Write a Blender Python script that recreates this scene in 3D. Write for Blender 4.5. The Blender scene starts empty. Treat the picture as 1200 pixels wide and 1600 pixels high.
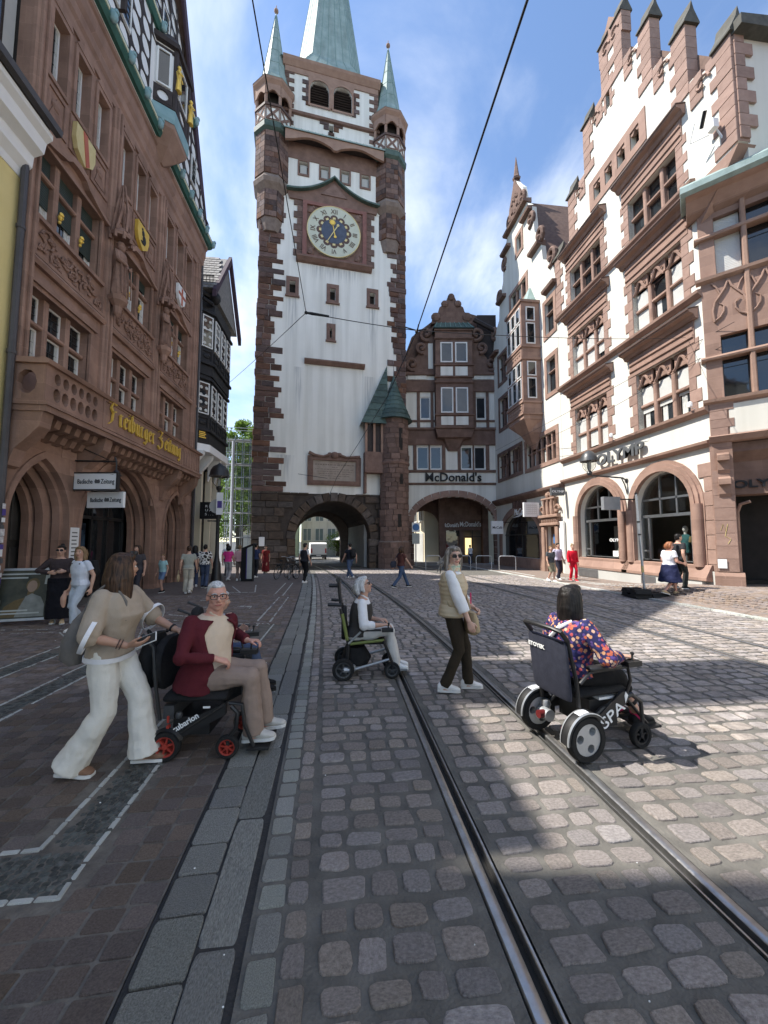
import bpy, bmesh, math, random
from mathutils import Vector, Matrix, noise
from mathutils.geometry import tessellate_polygon
R = math.radians
random.seed(7)
SC = bpy.context.scene
COL = SC.collection
# ------------------------------------------------------------------ camera
cam_d = bpy.data.cameras.new('camera')
cam = bpy.data.objects.new('camera', cam_d)
COL.objects.link(cam)
cam.location = (0,0,1.65)
cam.rotation_euler = (R(90 + 4.289),0, R(-6.26))
cam_d.sensor_fit = 'VERTICAL'
cam_d.sensor_height = 36.0
cam_d.lens = 13.5
cam_d.clip_start = 0.05
cam_d.clip_end = 3000
SC.camera = cam
# ------------------------------------------------------------------ sun and sky
SUN_EL, SUN_A = R(55), R(9)          # height above the horizon, angle past the left row's normal
sdir = Vector((-math.cos(SUN_A) * math.cos(SUN_EL), math.sin(SUN_A) * math.cos(SUN_EL), math.sin(SUN_EL)))
sun_d = bpy.data.lights.new('sun', 'SUN')
sun_d.energy = 4.5
sun_d.angle = R(0.53)
sun_d.color = (1.0,0.95,0.87)
sun = bpy.data.objects.new('sun', sun_d)
COL.objects.link(sun)
sun.location = (-30,10,60)
sun.rotation_euler = sdir.to_track_quat('Z', 'Y').to_euler()
world = bpy.data.worlds.new('World')
SC.world = world
world.use_nodes = True
nt = world.node_tree
nt.nodes.clear()
def N(tree, kind, **kw):
 n = tree.nodes.new(kind)
 for k, v in kw.items():
  setattr(n, k, v)
 return n
wo = N(nt, 'ShaderNodeOutputWorld')
bg = N(nt, 'ShaderNodeBackground')
bg.inputs['Strength'].default_value = 0.148
sky = N(nt, 'ShaderNodeTexSky', sky_type='NISHITA')
sky.sun_disc = False
sky.sun_elevation = SUN_EL
sky.sun_rotation = math.atan2(sdir.x, sdir.y)
sky.altitude = 300
sky.air_density = 1.0
sky.dust_density = 0.15
sky.ozone_density = 2.6
tc = N(nt, 'ShaderNodeTexCoord')
sep = N(nt, 'ShaderNodeSeparateXYZ')
nt.links.new(tc.outputs['Generated'], sep.inputs[0])
zz = N(nt, 'ShaderNodeMath', operation='MAXIMUM'); zz.inputs[1].default_value = 0.0
nt.links.new(sep.outputs['Z'], zz.inputs[0])
za = N(nt, 'ShaderNodeMath', operation='ADD'); za.inputs[1].default_value = 0.22
nt.links.new(zz.outputs[0], za.inputs[0])
dx = N(nt, 'ShaderNodeMath', operation='DIVIDE'); dy = N(nt, 'ShaderNodeMath', operation='DIVIDE')
nt.links.new(sep.outputs['X'], dx.inputs[0]); nt.links.new(za.outputs[0], dx.inputs[1])
nt.links.new(sep.outputs['Y'], dy.inputs[0]); nt.links.new(za.outputs[0], dy.inputs[1])
cmb = N(nt, 'ShaderNodeCombineXYZ')
nt.links.new(dx.outputs[0], cmb.inputs[0]); nt.links.new(dy.outputs[0], cmb.inputs[1])
mp = N(nt, 'ShaderNodeMapping')
mp.inputs['Location'].default_value = (2.1,6.6,0.0)
mp.inputs['Rotation'].default_value = (0,0, R(28))
mp.inputs['Scale'].default_value = (1.0,0.62,1.0)
nt.links.new(cmb.outputs[0], mp.inputs[0])
nz = N(nt, 'ShaderNodeTexNoise')
nz.inputs['Scale'].default_value = 1.25
nz.inputs['Detail'].default_value = 9
nz.inputs['Roughness'].default_value = 0.56
nz.inputs['Distortion'].default_value = 0.55
nt.links.new(mp.outputs[0], nz.inputs['Vector'])
rp = N(nt, 'ShaderNodeMapRange', interpolation_type='SMOOTHSTEP')
rp.inputs['From Min'].default_value = 0.455
rp.inputs['From Max'].default_value = 0.74
rp.inputs['To Max'].default_value = 0.92
nt.links.new(nz.outputs['Fac'], rp.inputs['Value'])
mx = N(nt, 'ShaderNodeMixRGB')
mx.inputs['Color2'].default_value = (5.0,5.2,5.5,1)
nt.links.new(rp.outputs[0], mx.inputs['Fac'])
nt.links.new(sky.outputs[0], mx.inputs['Color1'])
nt.links.new(mx.outputs[0], bg.inputs['Color'])
nt.links.new(bg.outputs[0], wo.inputs['Surface'])
vs = SC.view_settings
vs.view_transform = 'Standard'
vs.look = 'None'
vs.gamma = 1.0
vs.use_curve_mapping = False
vs.exposure = 0.98
SC.cycles.max_bounces = 8
SC.cycles.diffuse_bounces = 5
SC.cycles.glossy_bounces = 4
SC.cycles.transmission_bounces = 6
SC.cycles.transparent_max_bounces = 8
# ------------------------------------------------------------------ materials
MATS = {}
def link(t, a, b):
 t.links.new(a, b)
def mat(name, c1, c2=None, scale=3.0, rough=0.8, bump=0.0, bscale=None, rnd=0.0, metal=0.0, spec=0.3,
  streak=0.0, coord='Object', detail=6, attr=False, c3=None, hue=0.0, blocks=None, stains=None):
 """base colour between c1 and c2 by noise; rnd: brightness spread from piece to piece."""
 m = bpy.data.materials.new(name)
 m.use_nodes = True
 t = m.node_tree
 b = t.nodes['Principled BSDF']
 b.inputs['Roughness'].default_value = rough
 b.inputs['Metallic'].default_value = metal
 b.inputs['Specular IOR Level'].default_value = spec
 c2 = c2 or tuple(min(1, v * 1.25) for v in c1)
 tc = N(t, 'ShaderNodeTexCoord')
 vec = tc.outputs[coord]
 oi = N(t, 'ShaderNodeObjectInfo')
 if rnd:
  vadd = N(t, 'ShaderNodeVectorMath', operation='ADD')
  sc_ = N(t, 'ShaderNodeVectorMath', operation='SCALE')
  sc_.inputs['Scale'].default_value = 37.0
  cmb_ = N(t, 'ShaderNodeCombineXYZ')
  for i in range(3):
   link(t, oi.outputs['Random'], cmb_.inputs[i])
  link(t, cmb_.outputs[0], sc_.inputs[0])
  link(t, vec, vadd.inputs[0]); link(t, sc_.outputs[0], vadd.inputs[1])
  vec = vadd.outputs[0]
 n1 = N(t, 'ShaderNodeTexNoise')
 n1.inputs['Scale'].default_value = scale
 n1.inputs['Detail'].default_value = detail
 n1.inputs['Roughness'].default_value = 0.62
 link(t, vec, n1.inputs['Vector'])
 ra = N(t, 'ShaderNodeValToRGB')
 ra.color_ramp.elements[0].position = 0.3
 ra.color_ramp.elements[1].position = 0.7
 ra.color_ramp.elements[0].color = (*c1,1)
 ra.color_ramp.elements[1].color = (*c2,1)
 if c3:
  e = ra.color_ramp.elements.new(0.5); e.color = (*c3,1)
 link(t, n1.outputs['Fac'], ra.inputs[0])
 out = ra.outputs[0]
 if rnd:
  val = oi.outputs['Random']
  if attr:
   at = N(t, 'ShaderNodeAttribute', attribute_name='rnd')
   ad = N(t, 'ShaderNodeMath', operation='ADD')
   link(t, val, ad.inputs[0]); link(t, at.outputs['Fac'], ad.inputs[1])
   fr = N(t, 'ShaderNodeMath', operation='FRACT')
   link(t, ad.outputs[0], fr.inputs[0])
   val = fr.outputs[0]
  mr = N(t, 'ShaderNodeMapRange')
  mr.inputs['To Min'].default_value = 1 - rnd
  mr.inputs['To Max'].default_value = 1 + rnd
  link(t, val, mr.inputs['Value'])
  hs = N(t, 'ShaderNodeHueSaturation')
  link(t, mr.outputs[0], hs.inputs['Value'])
  if hue:
   m7 = N(t, 'ShaderNodeMath', operation='MULTIPLY'); m7.inputs[1].default_value = 7.13
   f7 = N(t, 'ShaderNodeMath', operation='FRACT')
   link(t, val, m7.inputs[0]); link(t, m7.outputs[0], f7.inputs[0])
   mh = N(t, 'ShaderNodeMapRange')
   mh.inputs['To Min'].default_value = 0.5 - hue; mh.inputs['To Max'].default_value = 0.5 + hue
   link(t, f7.outputs[0], mh.inputs['Value']); link(t, mh.outputs[0], hs.inputs['Hue'])
   ms = N(t, 'ShaderNodeMapRange')
   ms.inputs['To Min'].default_value = 0.55; ms.inputs['To Max'].default_value = 1.35
   link(t, f7.outputs[0], ms.inputs['Value']); link(t, ms.outputs[0], hs.inputs['Saturation'])
  link(t, out, hs.inputs['Color'])
  out = hs.outputs[0]
 if streak:
  mpg = N(t, 'ShaderNodeMapping')
  mpg.inputs['Scale'].default_value = (1.6,1.6,0.07)
  link(t, tc.outputs['Object'], mpg.inputs[0])
  n2 = N(t, 'ShaderNodeTexNoise')
  n2.inputs['Scale'].default_value = 1.3; n2.inputs['Detail'].default_value = 7
  link(t, mpg.outputs[0], n2.inputs['Vector'])
  r2 = N(t, 'ShaderNodeValToRGB')
  r2.color_ramp.elements[0].position = 0.42; r2.color_ramp.elements[0].color = (1,1,1,1)
  r2.color_ramp.elements[1].position = 0.72
  k = 1 - streak
  r2.color_ramp.elements[1].color = (k, k, k * 0.98,1)
  link(t, n2.outputs['Fac'], r2.inputs[0])
  ml = N(t, 'ShaderNodeMixRGB', blend_type='MULTIPLY')
  ml.inputs['Fac'].default_value = 1
  link(t, out, ml.inputs['Color1']); link(t, r2.outputs[0], ml.inputs['Color2'])
  out = ml.outputs[0]
 if blocks:                                            # stones of slightly different tone
  sx = N(t, 'ShaderNodeSeparateXYZ'); link(t, tc.outputs['Object'], sx.inputs[0])
  sa = N(t, 'ShaderNodeMath', operation='ADD'); link(t, sx.outputs[0], sa.inputs[0]); link(t, sx.outputs[1], sa.inputs[1])
  cx = N(t, 'ShaderNodeCombineXYZ'); link(t, sa.outputs[0], cx.inputs[0]); link(t, sx.outputs[2], cx.inputs[1])
  br = N(t, 'ShaderNodeTexBrick'); br.inputs['Scale'].default_value = 1
  br.inputs['Brick Width'].default_value, br.inputs['Row Height'].default_value = blocks
  br.inputs['Mortar Size'].default_value = .006
  br.inputs['Color1'].default_value = (.80,.78,.77,1); br.inputs['Color2'].default_value = (1.1,1.08,1.06,1); br.inputs['Mortar'].default_value = (1.15,1.12,1.1,1)
  link(t, cx.outputs[0], br.inputs['Vector'])
  mb = N(t, 'ShaderNodeMixRGB', blend_type='MULTIPLY'); mb.inputs['Fac'].default_value = .8
  link(t, out, mb.inputs['Color1']); link(t, br.outputs['Color'], mb.inputs['Color2']); out = mb.outputs[0]
 if stains:                                            # run-off marks below openings: (x, half width, z top, z bottom)
  sx = N(t, 'ShaderNodeSeparateXYZ'); link(t, tc.outputs['Object'], sx.inputs[0])
  mg = N(t, 'ShaderNodeMapping'); mg.inputs['Scale'].default_value = (5,5,.25); link(t, tc.outputs['Object'], mg.inputs[0])
  ng = N(t, 'ShaderNodeTexNoise'); ng.inputs['Scale'].default_value = 1.5; ng.inputs['Detail'].default_value = 6; link(t, mg.outputs[0], ng.inputs['Vector'])
  for (x0, hw, zt, zb) in stains:
   def M2(op, a, bv):
    q = N(t, 'ShaderNodeMath', operation=op); link(t, a, q.inputs[0])
    if isinstance(bv, (int, float)): q.inputs[1].default_value = bv
    else: link(t, bv, q.inputs[1])
    return q.outputs[0]
   def MR(a, f0, f1):
    q = N(t, 'ShaderNodeMapRange', interpolation_type='SMOOTHSTEP'); link(t, a, q.inputs['Value']); q.inputs['From Min'].default_value = f0; q.inputs['From Max'].default_value = f1; return q.outputs[0]
   fac = M2('MULTIPLY', MR(M2('ABSOLUTE', M2('SUBTRACT', sx.outputs[0], x0),0), hw, hw * .3), MR(sx.outputs[2], zb, zt))
   fac = M2('MULTIPLY', M2('MULTIPLY', fac, MR(sx.outputs[2], zt + .05, zt)), MR(ng.outputs['Fac'], .36,.66))
   ms_ = N(t, 'ShaderNodeMixRGB'); ms_.inputs['Color2'].default_value = (.34,.35,.35,1)
   link(t, M2('MULTIPLY', fac, .75), ms_.inputs['Fac']); link(t, out, ms_.inputs['Color1']); out = ms_.outputs[0]
 link(t, out, b.inputs['Base Color'])
 if bump:
  n3 = N(t, 'ShaderNodeTexNoise')
  n3.inputs['Scale'].default_value = bscale or scale * 6
  n3.inputs['Detail'].default_value = 5
  link(t, vec, n3.inputs['Vector'])
  bp = N(t, 'ShaderNodeBump')
  bp.inputs['Strength'].default_value = bump
  bp.inputs['Distance'].default_value = 0.02
  link(t, n3.outputs['Fac'], bp.inputs['Height'])
  link(t, bp.outputs[0], b.inputs['Normal'])
 MATS[name] = m
 return m
mat('red_sandstone', (0.255,0.158,0.12),(0.40,0.255,0.195),1.4,0.88,0.25,22, streak=0.22, blocks=(.85,.42))
mat('red_block', (0.26,0.162,0.124),(0.395,0.252,0.193),2.0,0.9,0.3,26, rnd=0.16)
mat('red_carved', (0.19,0.114,0.086),(0.34,0.212,0.16),4.0,0.9,0.3,30)
mat('dark_stone', (0.075,0.044,0.037),(0.155,0.092,0.074),2.6,0.92,0.6,14, rnd=0.38, hue=0.012)
mat('dark_stone_low', (0.058,0.045,0.037),(0.125,0.096,0.078),2.6,0.95,0.8,11, rnd=0.27, hue=0.005)
mat('mid_stone', (0.125,0.08,0.066),(0.205,0.135,0.11),2.6,0.92,0.5,14, rnd=0.26)
mat('tower_trim', (0.145,0.09,0.072),(0.23,0.145,0.115),2.2,0.9,0.4,16)
mat('tan_stone', (0.27,0.172,0.13),(0.36,0.238,0.182),2.2,0.9,0.3,16)
mat('mortar', (0.16,0.12,0.10),(0.24,0.19,0.16),4.0,0.95,0.4,20)
mat('pink_stone', (0.28,0.18,0.142),(0.36,0.24,0.192),1.6,0.88,0.25,18, streak=0.12, blocks=(.75,.4))
mat('pink_block', (0.265,0.172,0.138),(0.35,0.235,0.19),2.2,0.88,0.3,22, rnd=0.12)
mat('plum_stone', (0.14,0.09,0.072),(0.225,0.148,0.12),2.0,0.9,0.3,18, blocks=(.7,.4))
mat('plaster', (0.75,0.74,0.685),(0.81,0.80,0.745),0.5,0.92,0.12,40, streak=0.2)
mat('plaster_tower', (0.75,0.74,0.685),(0.81,0.80,0.745),0.5,0.92,0.12,40, streak=0.2, stains=[(2.0,.5,18.9,14.2),(4.84,.5,18.8,14.6),(7.8,.5,18.9,13),(5.0,2.6,21.5,20.2),(7.6,.5,13.6,8.2),(2.5,.4,13.8,9),(1.6,.9,7.5,5)])
mat('plaster_warm', (0.66,0.64,0.575),(0.70,0.68,0.61),0.5,0.92,0.12,40, streak=0.12)
mat('plaster_yellow', (0.70,0.57,0.24),(0.76,0.63,0.30),0.6,0.9,0.1,40, streak=0.08)
mat('plaster_cream', (0.66,0.58,0.43),(0.72,0.65,0.5),0.6,0.9)
mat('plaster_grey', (0.42,0.42,0.40),(0.5,0.5,0.47),0.8,0.9)
mat('pale_green', (0.42,0.55,0.42),(0.48,0.6,0.48),0.8,0.9)
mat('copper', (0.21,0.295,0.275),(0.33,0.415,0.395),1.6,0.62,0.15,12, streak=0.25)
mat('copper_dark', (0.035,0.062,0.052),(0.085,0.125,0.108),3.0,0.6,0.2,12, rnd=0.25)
mat('copper_seam', (0.13,0.22,0.20),(0.2,0.3,0.27),2.0,0.6)
mat('slate', (0.16,0.155,0.15),(0.28,0.27,0.255),6.0,0.7,0.2,10, rnd=0.25)
mat('roof_tile', (0.10,0.062,0.05),(0.17,0.11,0.085),4.0,0.85,0.3,12, rnd=0.2)
mat('timber_dark', (0.035,0.027,0.026),(0.06,0.047,0.043),5.0,0.75,0.2,20)
mat('timber_black', (0.012,0.012,0.013),(0.022,0.021,0.022),5.0,0.55,0.15,20)
mat('timber_purple', (0.05,0.032,0.05),(0.07,0.045,0.065),4.0,0.7)
mat('green_paint', (0.03,0.10,0.085),(0.05,0.15,0.125),4.0,0.5)
mat('teal_paint', (0.20,0.34,0.36),(0.28,0.42,0.44),3.0,0.6)
mat('cream_paint', (0.62,0.62,0.44),(0.68,0.68,0.5),3.0,0.6)
mat('white_paint', (0.78,0.78,0.77),(0.82,0.82,0.81),3.0,0.5)
mat('window_frame', (0.72,0.72,0.70),(0.78,0.78,0.76),3.0,0.5)
mat('brown_frame', (0.09,0.055,0.045),(0.12,0.075,0.06),3.0,0.6)
mat('blind_white', (0.56,0.56,0.53),(0.62,0.62,0.59),3.0,0.7)
mat('blind_dark', (0.02,0.026,0.024),(0.03,0.036,0.034),3.0,0.6)
mat('curtain', (0.5,0.5,0.47),(0.66,0.66,0.62),8.0,0.9)
mat('gold', (0.78,0.50,0.07),(0.88,0.62,0.13),6.0,0.38, metal=0.35, spec=0.5)
mat('gold_pale', (0.62,0.50,0.22),(0.72,0.60,0.30),6.0,0.45, metal=0.3)
mat('coping', (0.06,0.058,0.048),(0.11,0.105,0.088),4,0.8)
mat('lead', (0.03,0.03,0.03),(0.045,0.045,0.045),3.0,0.6)
mat('grey_metal', (0.28,0.29,0.30),(0.36,0.37,0.38),5.0,0.38, metal=0.85, spec=0.5)
mat('zinc', (0.36,0.38,0.40),(0.46,0.48,0.5),6.0,0.45, metal=0.6)
mat('black_metal', (0.014,0.014,0.015),(0.022,0.022,0.023),6.0,0.42, spec=0.5)
mat('dark_grey_metal', (0.045,0.047,0.05),(0.06,0.062,0.065),6.0,0.4, spec=0.5)
mat('pipe_dark', (0.05,0.047,0.05),(0.08,0.075,0.08),2.0,0.5, spec=0.4)
mat('rubber', (0.012,0.012,0.012),(0.02,0.02,0.02),20.0,0.85)
mat('black_plastic', (0.012,0.012,0.013),(0.02,0.02,0.021),10.0,0.45, spec=0.5)
mat('sign_white', (0.76,0.77,0.77),(0.8,0.81,0.81),2.0,0.4)
mat('sign_black', (0.012,0.012,0.013),(0.016,0.016,0.017),2.0,0.4)
mat('sign_grey', (0.09,0.095,0.10),(0.11,0.115,0.12),2.0,0.5)
mat('ink', (0.01,0.01,0.012),(0.016,0.016,0.018),2.0,0.5)
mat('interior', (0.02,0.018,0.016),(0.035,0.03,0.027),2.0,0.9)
mat('interior_warm', (0.10,0.085,0.065),(0.16,0.13,0.10),1.0,0.9)
mat('wood_door', (0.10,0.055,0.035),(0.16,0.09,0.055),4.0,0.6)
mat('dark_door', (0.035,0.033,0.03),(0.06,0.055,0.05),3.0,0.6,0.15,10)
def glass_mat(name, col=(0.012,0.014,0.016), rough=0.04, wob=0.02):
 m = mat(name, col, tuple(v * 1.6 for v in col),2.0, rough, spec=0.75)
 t = m.node_tree; b = t.nodes['Principled BSDF']
 b.inputs['IOR'].default_value = 1.55
 tcn = N(t, 'ShaderNodeTexCoord'); n3 = N(t, 'ShaderNodeTexNoise')
 n3.inputs['Scale'].default_value = 1.3
 link(t, tcn.outputs['Object'], n3.inputs['Vector'])
 bp = N(t, 'ShaderNodeBump'); bp.inputs['Strength'].default_value = 0.25; bp.inputs['Distance'].default_value = wob
 link(t, n3.outputs['Fac'], bp.inputs['Height']); link(t, bp.outputs[0], b.inputs['Normal'])
 return m
glass_mat('glass')
glass_mat('glass_sky', (0.02,0.025,0.03),0.03,0.015)
def clear_glass(name):
 m = bpy.data.materials.new(name); m.use_nodes = True
 t = m.node_tree; t.nodes.clear()
 o = N(t, 'ShaderNodeOutputMaterial'); mxs = N(t, 'ShaderNodeMixShader')
 tr = N(t, 'ShaderNodeBsdfTransparent'); gl = N(t, 'ShaderNodeBsdfGlossy')
 tr.inputs['Color'].default_value = (0.86,0.87,0.86,1)
 gl.inputs['Roughness'].default_value = 0.02
 fr = N(t, 'ShaderNodeLayerWeight'); pw = N(t, 'ShaderNodeMath', operation='POWER'); pw.inputs[1].default_value = 3.5; mf = N(t, 'ShaderNodeMath', operation='MULTIPLY_ADD'); mf.inputs[1].default_value = .6; mf.inputs[2].default_value = .05
 link(t, fr.outputs['Facing'], pw.inputs[0]); link(t, pw.outputs[0], mf.inputs[0]); link(t, mf.outputs[0], mxs.inputs[0]); link(t, tr.outputs[0], mxs.inputs[1]); link(t, gl.outputs[0], mxs.inputs[2])
 link(t, mxs.outputs[0], o.inputs['Surface'])
 MATS[name] = m
clear_glass('clear_glass')
# ------------------------------------------------------------------ mesh helpers
class MB:
 """collects shapes; build() links them as one mesh object"""
 def __init__(s):
  s.v = []; s.f = []; s.M = None
 def add(s, vs_, fs, M=None):
  o = len(s.v)
  M = M or s.M
  s.v.extend([tuple(M @ Vector(p)) for p in vs_] if M else [tuple(p) for p in vs_])
  s.f.extend([[i + o for i in f] for f in fs])
  return s
 def box(s, x0, x1, y0, y1, z0, z1, M=None):
  if x1 < x0: x0, x1 = x1, x0
  if y1 < y0: y0, y1 = y1, y0
  if z1 < z0: z0, z1 = z1, z0
  return s.add([(x0, y0, z0),(x1, y0, z0),(x1, y1, z0),(x0, y1, z0),(x0, y0, z1),(x1, y0, z1),(x1, y1, z1),(x0, y1, z1)],
      [(0,3,2,1),(4,5,6,7),(0,1,5,4),(1,2,6,5),(2,3,7,6),(3,0,4,7)], M)
 def bbox(s, x0, x1, y0, y1, z0, z1, b=0.01, M=None):
  """box with chamfered front (low y) edges"""
  return s.add([(x0, y1, z0),(x1, y1, z0),(x1, y1, z1),(x0, y1, z1),
      (x0, y0 + b, z0),(x1, y0 + b, z0),(x1, y0 + b, z1),(x0, y0 + b, z1),
      (x0 + b, y0, z0 + b),(x1 - b, y0, z0 + b),(x1 - b, y0, z1 - b),(x0 + b, y0, z1 - b)],
      [(3,2,1,0),(8,9,10,11),(4,5,9,8),(5,6,10,9),(6,7,11,10),(7,4,8,11),
      (0,1,5,4),(1,2,6,5),(2,3,7,6),(3,0,4,7)], M)
 def prism(s, poly, a, b, axis='y', M=None):
  """poly: list of 2-D points, extruded from a to b along axis (y: points are x,z; x: points are y,z; z: points are x,y)"""
  def P(p, t):
   return (p[0], t, p[1]) if axis == 'y' else ((t, p[0], p[1]) if axis == 'x' else (p[0], p[1], t))
  n = len(poly)
  vs_ = [P(p, a) for p in poly] + [P(p, b) for p in poly]
  fs = [(i, (i + 1) % n, n + (i + 1) % n, n + i) for i in range(n)]
  tri = tessellate_polygon([[Vector((p[0], p[1], 0)) for p in poly]])
  for t in tri:
   fs.append(tuple(t)); fs.append(tuple(n + i for i in reversed(t)))
  return s.add(vs_, fs, M)
 def plate(s, outer, holes, y0, y1, M=None):
  """flat wall in x,z with holes, front at y0, back at y1, reveals on every edge"""
  loops = [outer] + list(holes)
  flat = [p for l in loops for p in l]
  n = len(flat)
  vs_ = [(p[0], y0, p[1]) for p in flat] + [(p[0], y1, p[1]) for p in flat]
  tri = tessellate_polygon([[Vector((p[0], p[1], 0)) for p in l] for l in loops])
  fs = []
  for t in tri:
   fs.append(tuple(t)); fs.append(tuple(n + i for i in reversed(t)))
  o = 0
  for l in loops:
   k = len(l)
   for i in range(k):
    a, b = o + i, o + (i + 1) % k
    fs.append((a, b, n + b, n + a))
   o += k
  return s.add(vs_, fs, M)
 def tube(s, pts, r, n=8, M=None, closed=False, cap=True):
  pts = [Vector(p) for p in pts]
  rs = r if isinstance(r, (list, tuple)) else [r] * len(pts)
  vs_ = []; fs = []
  m = len(pts)
  prev = None
  for i, p in enumerate(pts):
   if closed:
    d = pts[(i + 1) % m] - pts[i - 1]
   else:
    d = pts[min(i + 1, m - 1)] - pts[max(i - 1,0)]
   d.normalize()
   if prev is None:
    u = d.orthogonal().normalized()
   else:
    u = (prev - d * prev.dot(d))
    u = u.normalized() if u.length > 1e-6 else d.orthogonal().normalized()
   prev = u
   w = d.cross(u)
   for k in range(n):
    a = 2 * math.pi * k / n
    vs_.append(p + (u * math.cos(a) + w * math.sin(a)) * rs[i])
  for i in range(m if closed else m - 1):
   for k in range(n):
    j = (i + 1) % m
    fs.append((i * n + k, i * n + (k + 1) % n, j * n + (k + 1) % n, j * n + k))
  if not closed and cap:
   fs.append(tuple(reversed(range(n)))); fs.append(tuple((m - 1) * n + k for k in range(n)))
  return s.add(vs_, fs, M)
 def lathe(s, prof, c=(0,0,0), n=16, axis='z', M=None, a0=0.0, a1=2 * math.pi, ring=False):
  full = abs(a1 - a0 - 2 * math.pi) < 1e-6
  vs_ = []; fs = []
  cnt = n if full else n + 1
  for (r, h) in prof:
   for k in range(cnt):
    a = a0 + (a1 - a0) * k / n
    x, y = r * math.cos(a), r * math.sin(a)
    q = (x, y, h) if axis == 'z' else ((h, x, y) if axis == 'x' else (x, h, y))
    vs_.append((q[0] + c[0], q[1] + c[1], q[2] + c[2]))
  m = len(prof)
  for i in range(m - 1):
   for k in range(cnt if full else n):
    k2 = (k + 1) % cnt
    fs.append((i * cnt + k, i * cnt + k2,(i + 1) * cnt + k2,(i + 1) * cnt + k))
  if full and not ring:
   if prof[0][0] > 1e-5: fs.append(tuple(reversed(range(cnt))))
   if prof[-1][0] > 1e-5: fs.append(tuple((m - 1) * cnt + k for k in range(cnt)))
  return s.add(vs_, fs, M)
 def ball(s, c, r, n=10, M=None):
  rx, ry, rz = r if isinstance(r, (list, tuple)) else (r, r, r)
  vs_ = [(c[0], c[1], c[2] - rz)]
  h = n // 2
  for i in range(1, h):
   t = math.pi * i / h
   for k in range(n):
    a = 2 * math.pi * k / n
    vs_.append((c[0] + rx * math.sin(t) * math.cos(a), c[1] + ry * math.sin(t) * math.sin(a), c[2] - rz * math.cos(t)))
  vs_.append((c[0], c[1], c[2] + rz))
  fs = [(0,1 + (k + 1) % n, 1 + k) for k in range(n)]
  for i in range(h - 2):
   for k in range(n):
    a = 1 + i * n
    fs.append((a + k, a + (k + 1) % n, a + n + (k + 1) % n, a + n + k))
  e = len(vs_) - 1; a = 1 + (h - 2) * n
  fs += [(a + k, a + (k + 1) % n, e) for k in range(n)]
  return s.add(vs_, fs, M)
 def mesh(s, name, material, smooth=False):
  me = bpy.data.meshes.new(name)
  me.from_pydata(s.v, [], s.f)
  bm = bmesh.new(); bm.from_mesh(me)
  bmesh.ops.recalc_face_normals(bm, faces=bm.faces)
  bm.to_mesh(me); bm.free()
  if material: me.materials.append(MATS[material] if isinstance(material, str) else material)
  if smooth:
   me.polygons.foreach_set('use_smooth', [True] * len(me.polygons))
   me.set_sharp_from_angle(angle=R(42))
  return me
 def build(s, name, material, parent=None, smooth=False, kind=None, label=None):
  o = bpy.data.objects.new(name, s.mesh(name, material, smooth))
  COL.objects.link(o)
  if parent: o.parent = parent
  if kind: o['kind'] = kind
  if label: o['label'] = label
  return o
def inst(name, me, parent, loc=(0,0,0), scale=(1,1,1), rot=(0,0,0)):
 o = bpy.data.objects.new(name, me)
 COL.objects.link(o)
 o.parent = parent; o.location = loc; o.scale = scale; o.rotation_euler = rot
 return o
def thing(name, label, cat, loc=(0,0,0), rz=0.0, group=None):
 o = bpy.data.objects.new(name, None)
 COL.objects.link(o)
 o.empty_display_size = 0.2
 o.location = loc; o.rotation_euler = (0,0, rz)
 return tag(o, label, cat, group)
def tag(o, label=None, cat=None, group=None, kind=None):
 if label: o['label'] = label
 if cat: o['category'] = cat
 if group: o['group'] = group
 if kind: o['kind'] = kind
 return o
def text(name, s, size, depth, material, parent, loc, rot=(R(90),0,0), wide=1.0, bold=0.0, align='CENTER', shear=0.0, space=1.0):
 cu = bpy.data.curves.new(name, 'FONT')
 cu.body = s; cu.size = size; cu.extrude = depth; cu.offset = bold; cu.align_x = align; cu.shear = shear; cu.space_character = space
 cu.resolution_u = 3
 tmp = bpy.data.objects.new(name, cu)
 me = bpy.data.meshes.new_from_object(tmp)
 bpy.data.objects.remove(tmp); bpy.data.curves.remove(cu)
 me.materials.append(MATS[material])
 o = bpy.data.objects.new(name, me); COL.objects.link(o)
 o.parent = parent; o.location = loc; o.rotation_euler = rot; o.scale = (wide, 1,1)
 return o
def gz(y):
 return -0.01 * y
UNIT = {}
def unit_block(material, b=0.08):
 """a shared 1 x 1 x 1 block with chamfered edges and slightly rough face (front at -y)"""
 key = (material, b)
 if key not in UNIT:
  m = MB()
  m.bbox(-0.5,0.5,-0.5,0.5,-0.5,0.5, b)
  UNIT[key] = m.mesh('block', material)
 return UNIT[key]
def block(name, parent, x0, x1, y0, y1, z0, z1, material, b=0.06, rot=0.0):
 return inst(name, unit_block(material, b), parent, ((x0 + x1) / 2,(y0 + y1) / 2,(z0 + z1) / 2),(x1 - x0, y1 - y0, z1 - z0),(0, rot, 0))
def arc(cx, cz, r, a0, a1, n, rz=None):
 rz = rz or r
 return [(cx + r * math.cos(a0 + (a1 - a0) * i / n), cz + rz * math.sin(a0 + (a1 - a0) * i / n)) for i in range(n + 1)]
def pointed(xl, xr, zb, zs, za, n=8):
 """pointed arch outline, counter-clockwise from the lower left: springing at zs, apex at za"""
 w = (xr - xl) / 2; xm = (xl + xr) / 2; h = za - zs
 rr = (w * w + h * h) / (2 * w)
 rr = max(rr, w)
 pts = [(xl, zb),(xr, zb)]
 cx = xr - rr
 a_end = math.atan2(h, xm - cx)
 for i in range(n + 1):
  a = a_end * i / n
  pts.append((cx + rr * math.cos(a), zs + rr * math.sin(a)))
 cx = xl + rr
 for i in range(n, -1,-1):
  a = a_end * i / n
  if i == n: continue
  pts.append((cx - rr * math.cos(a), zs + rr * math.sin(a)))
 return pts
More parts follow.
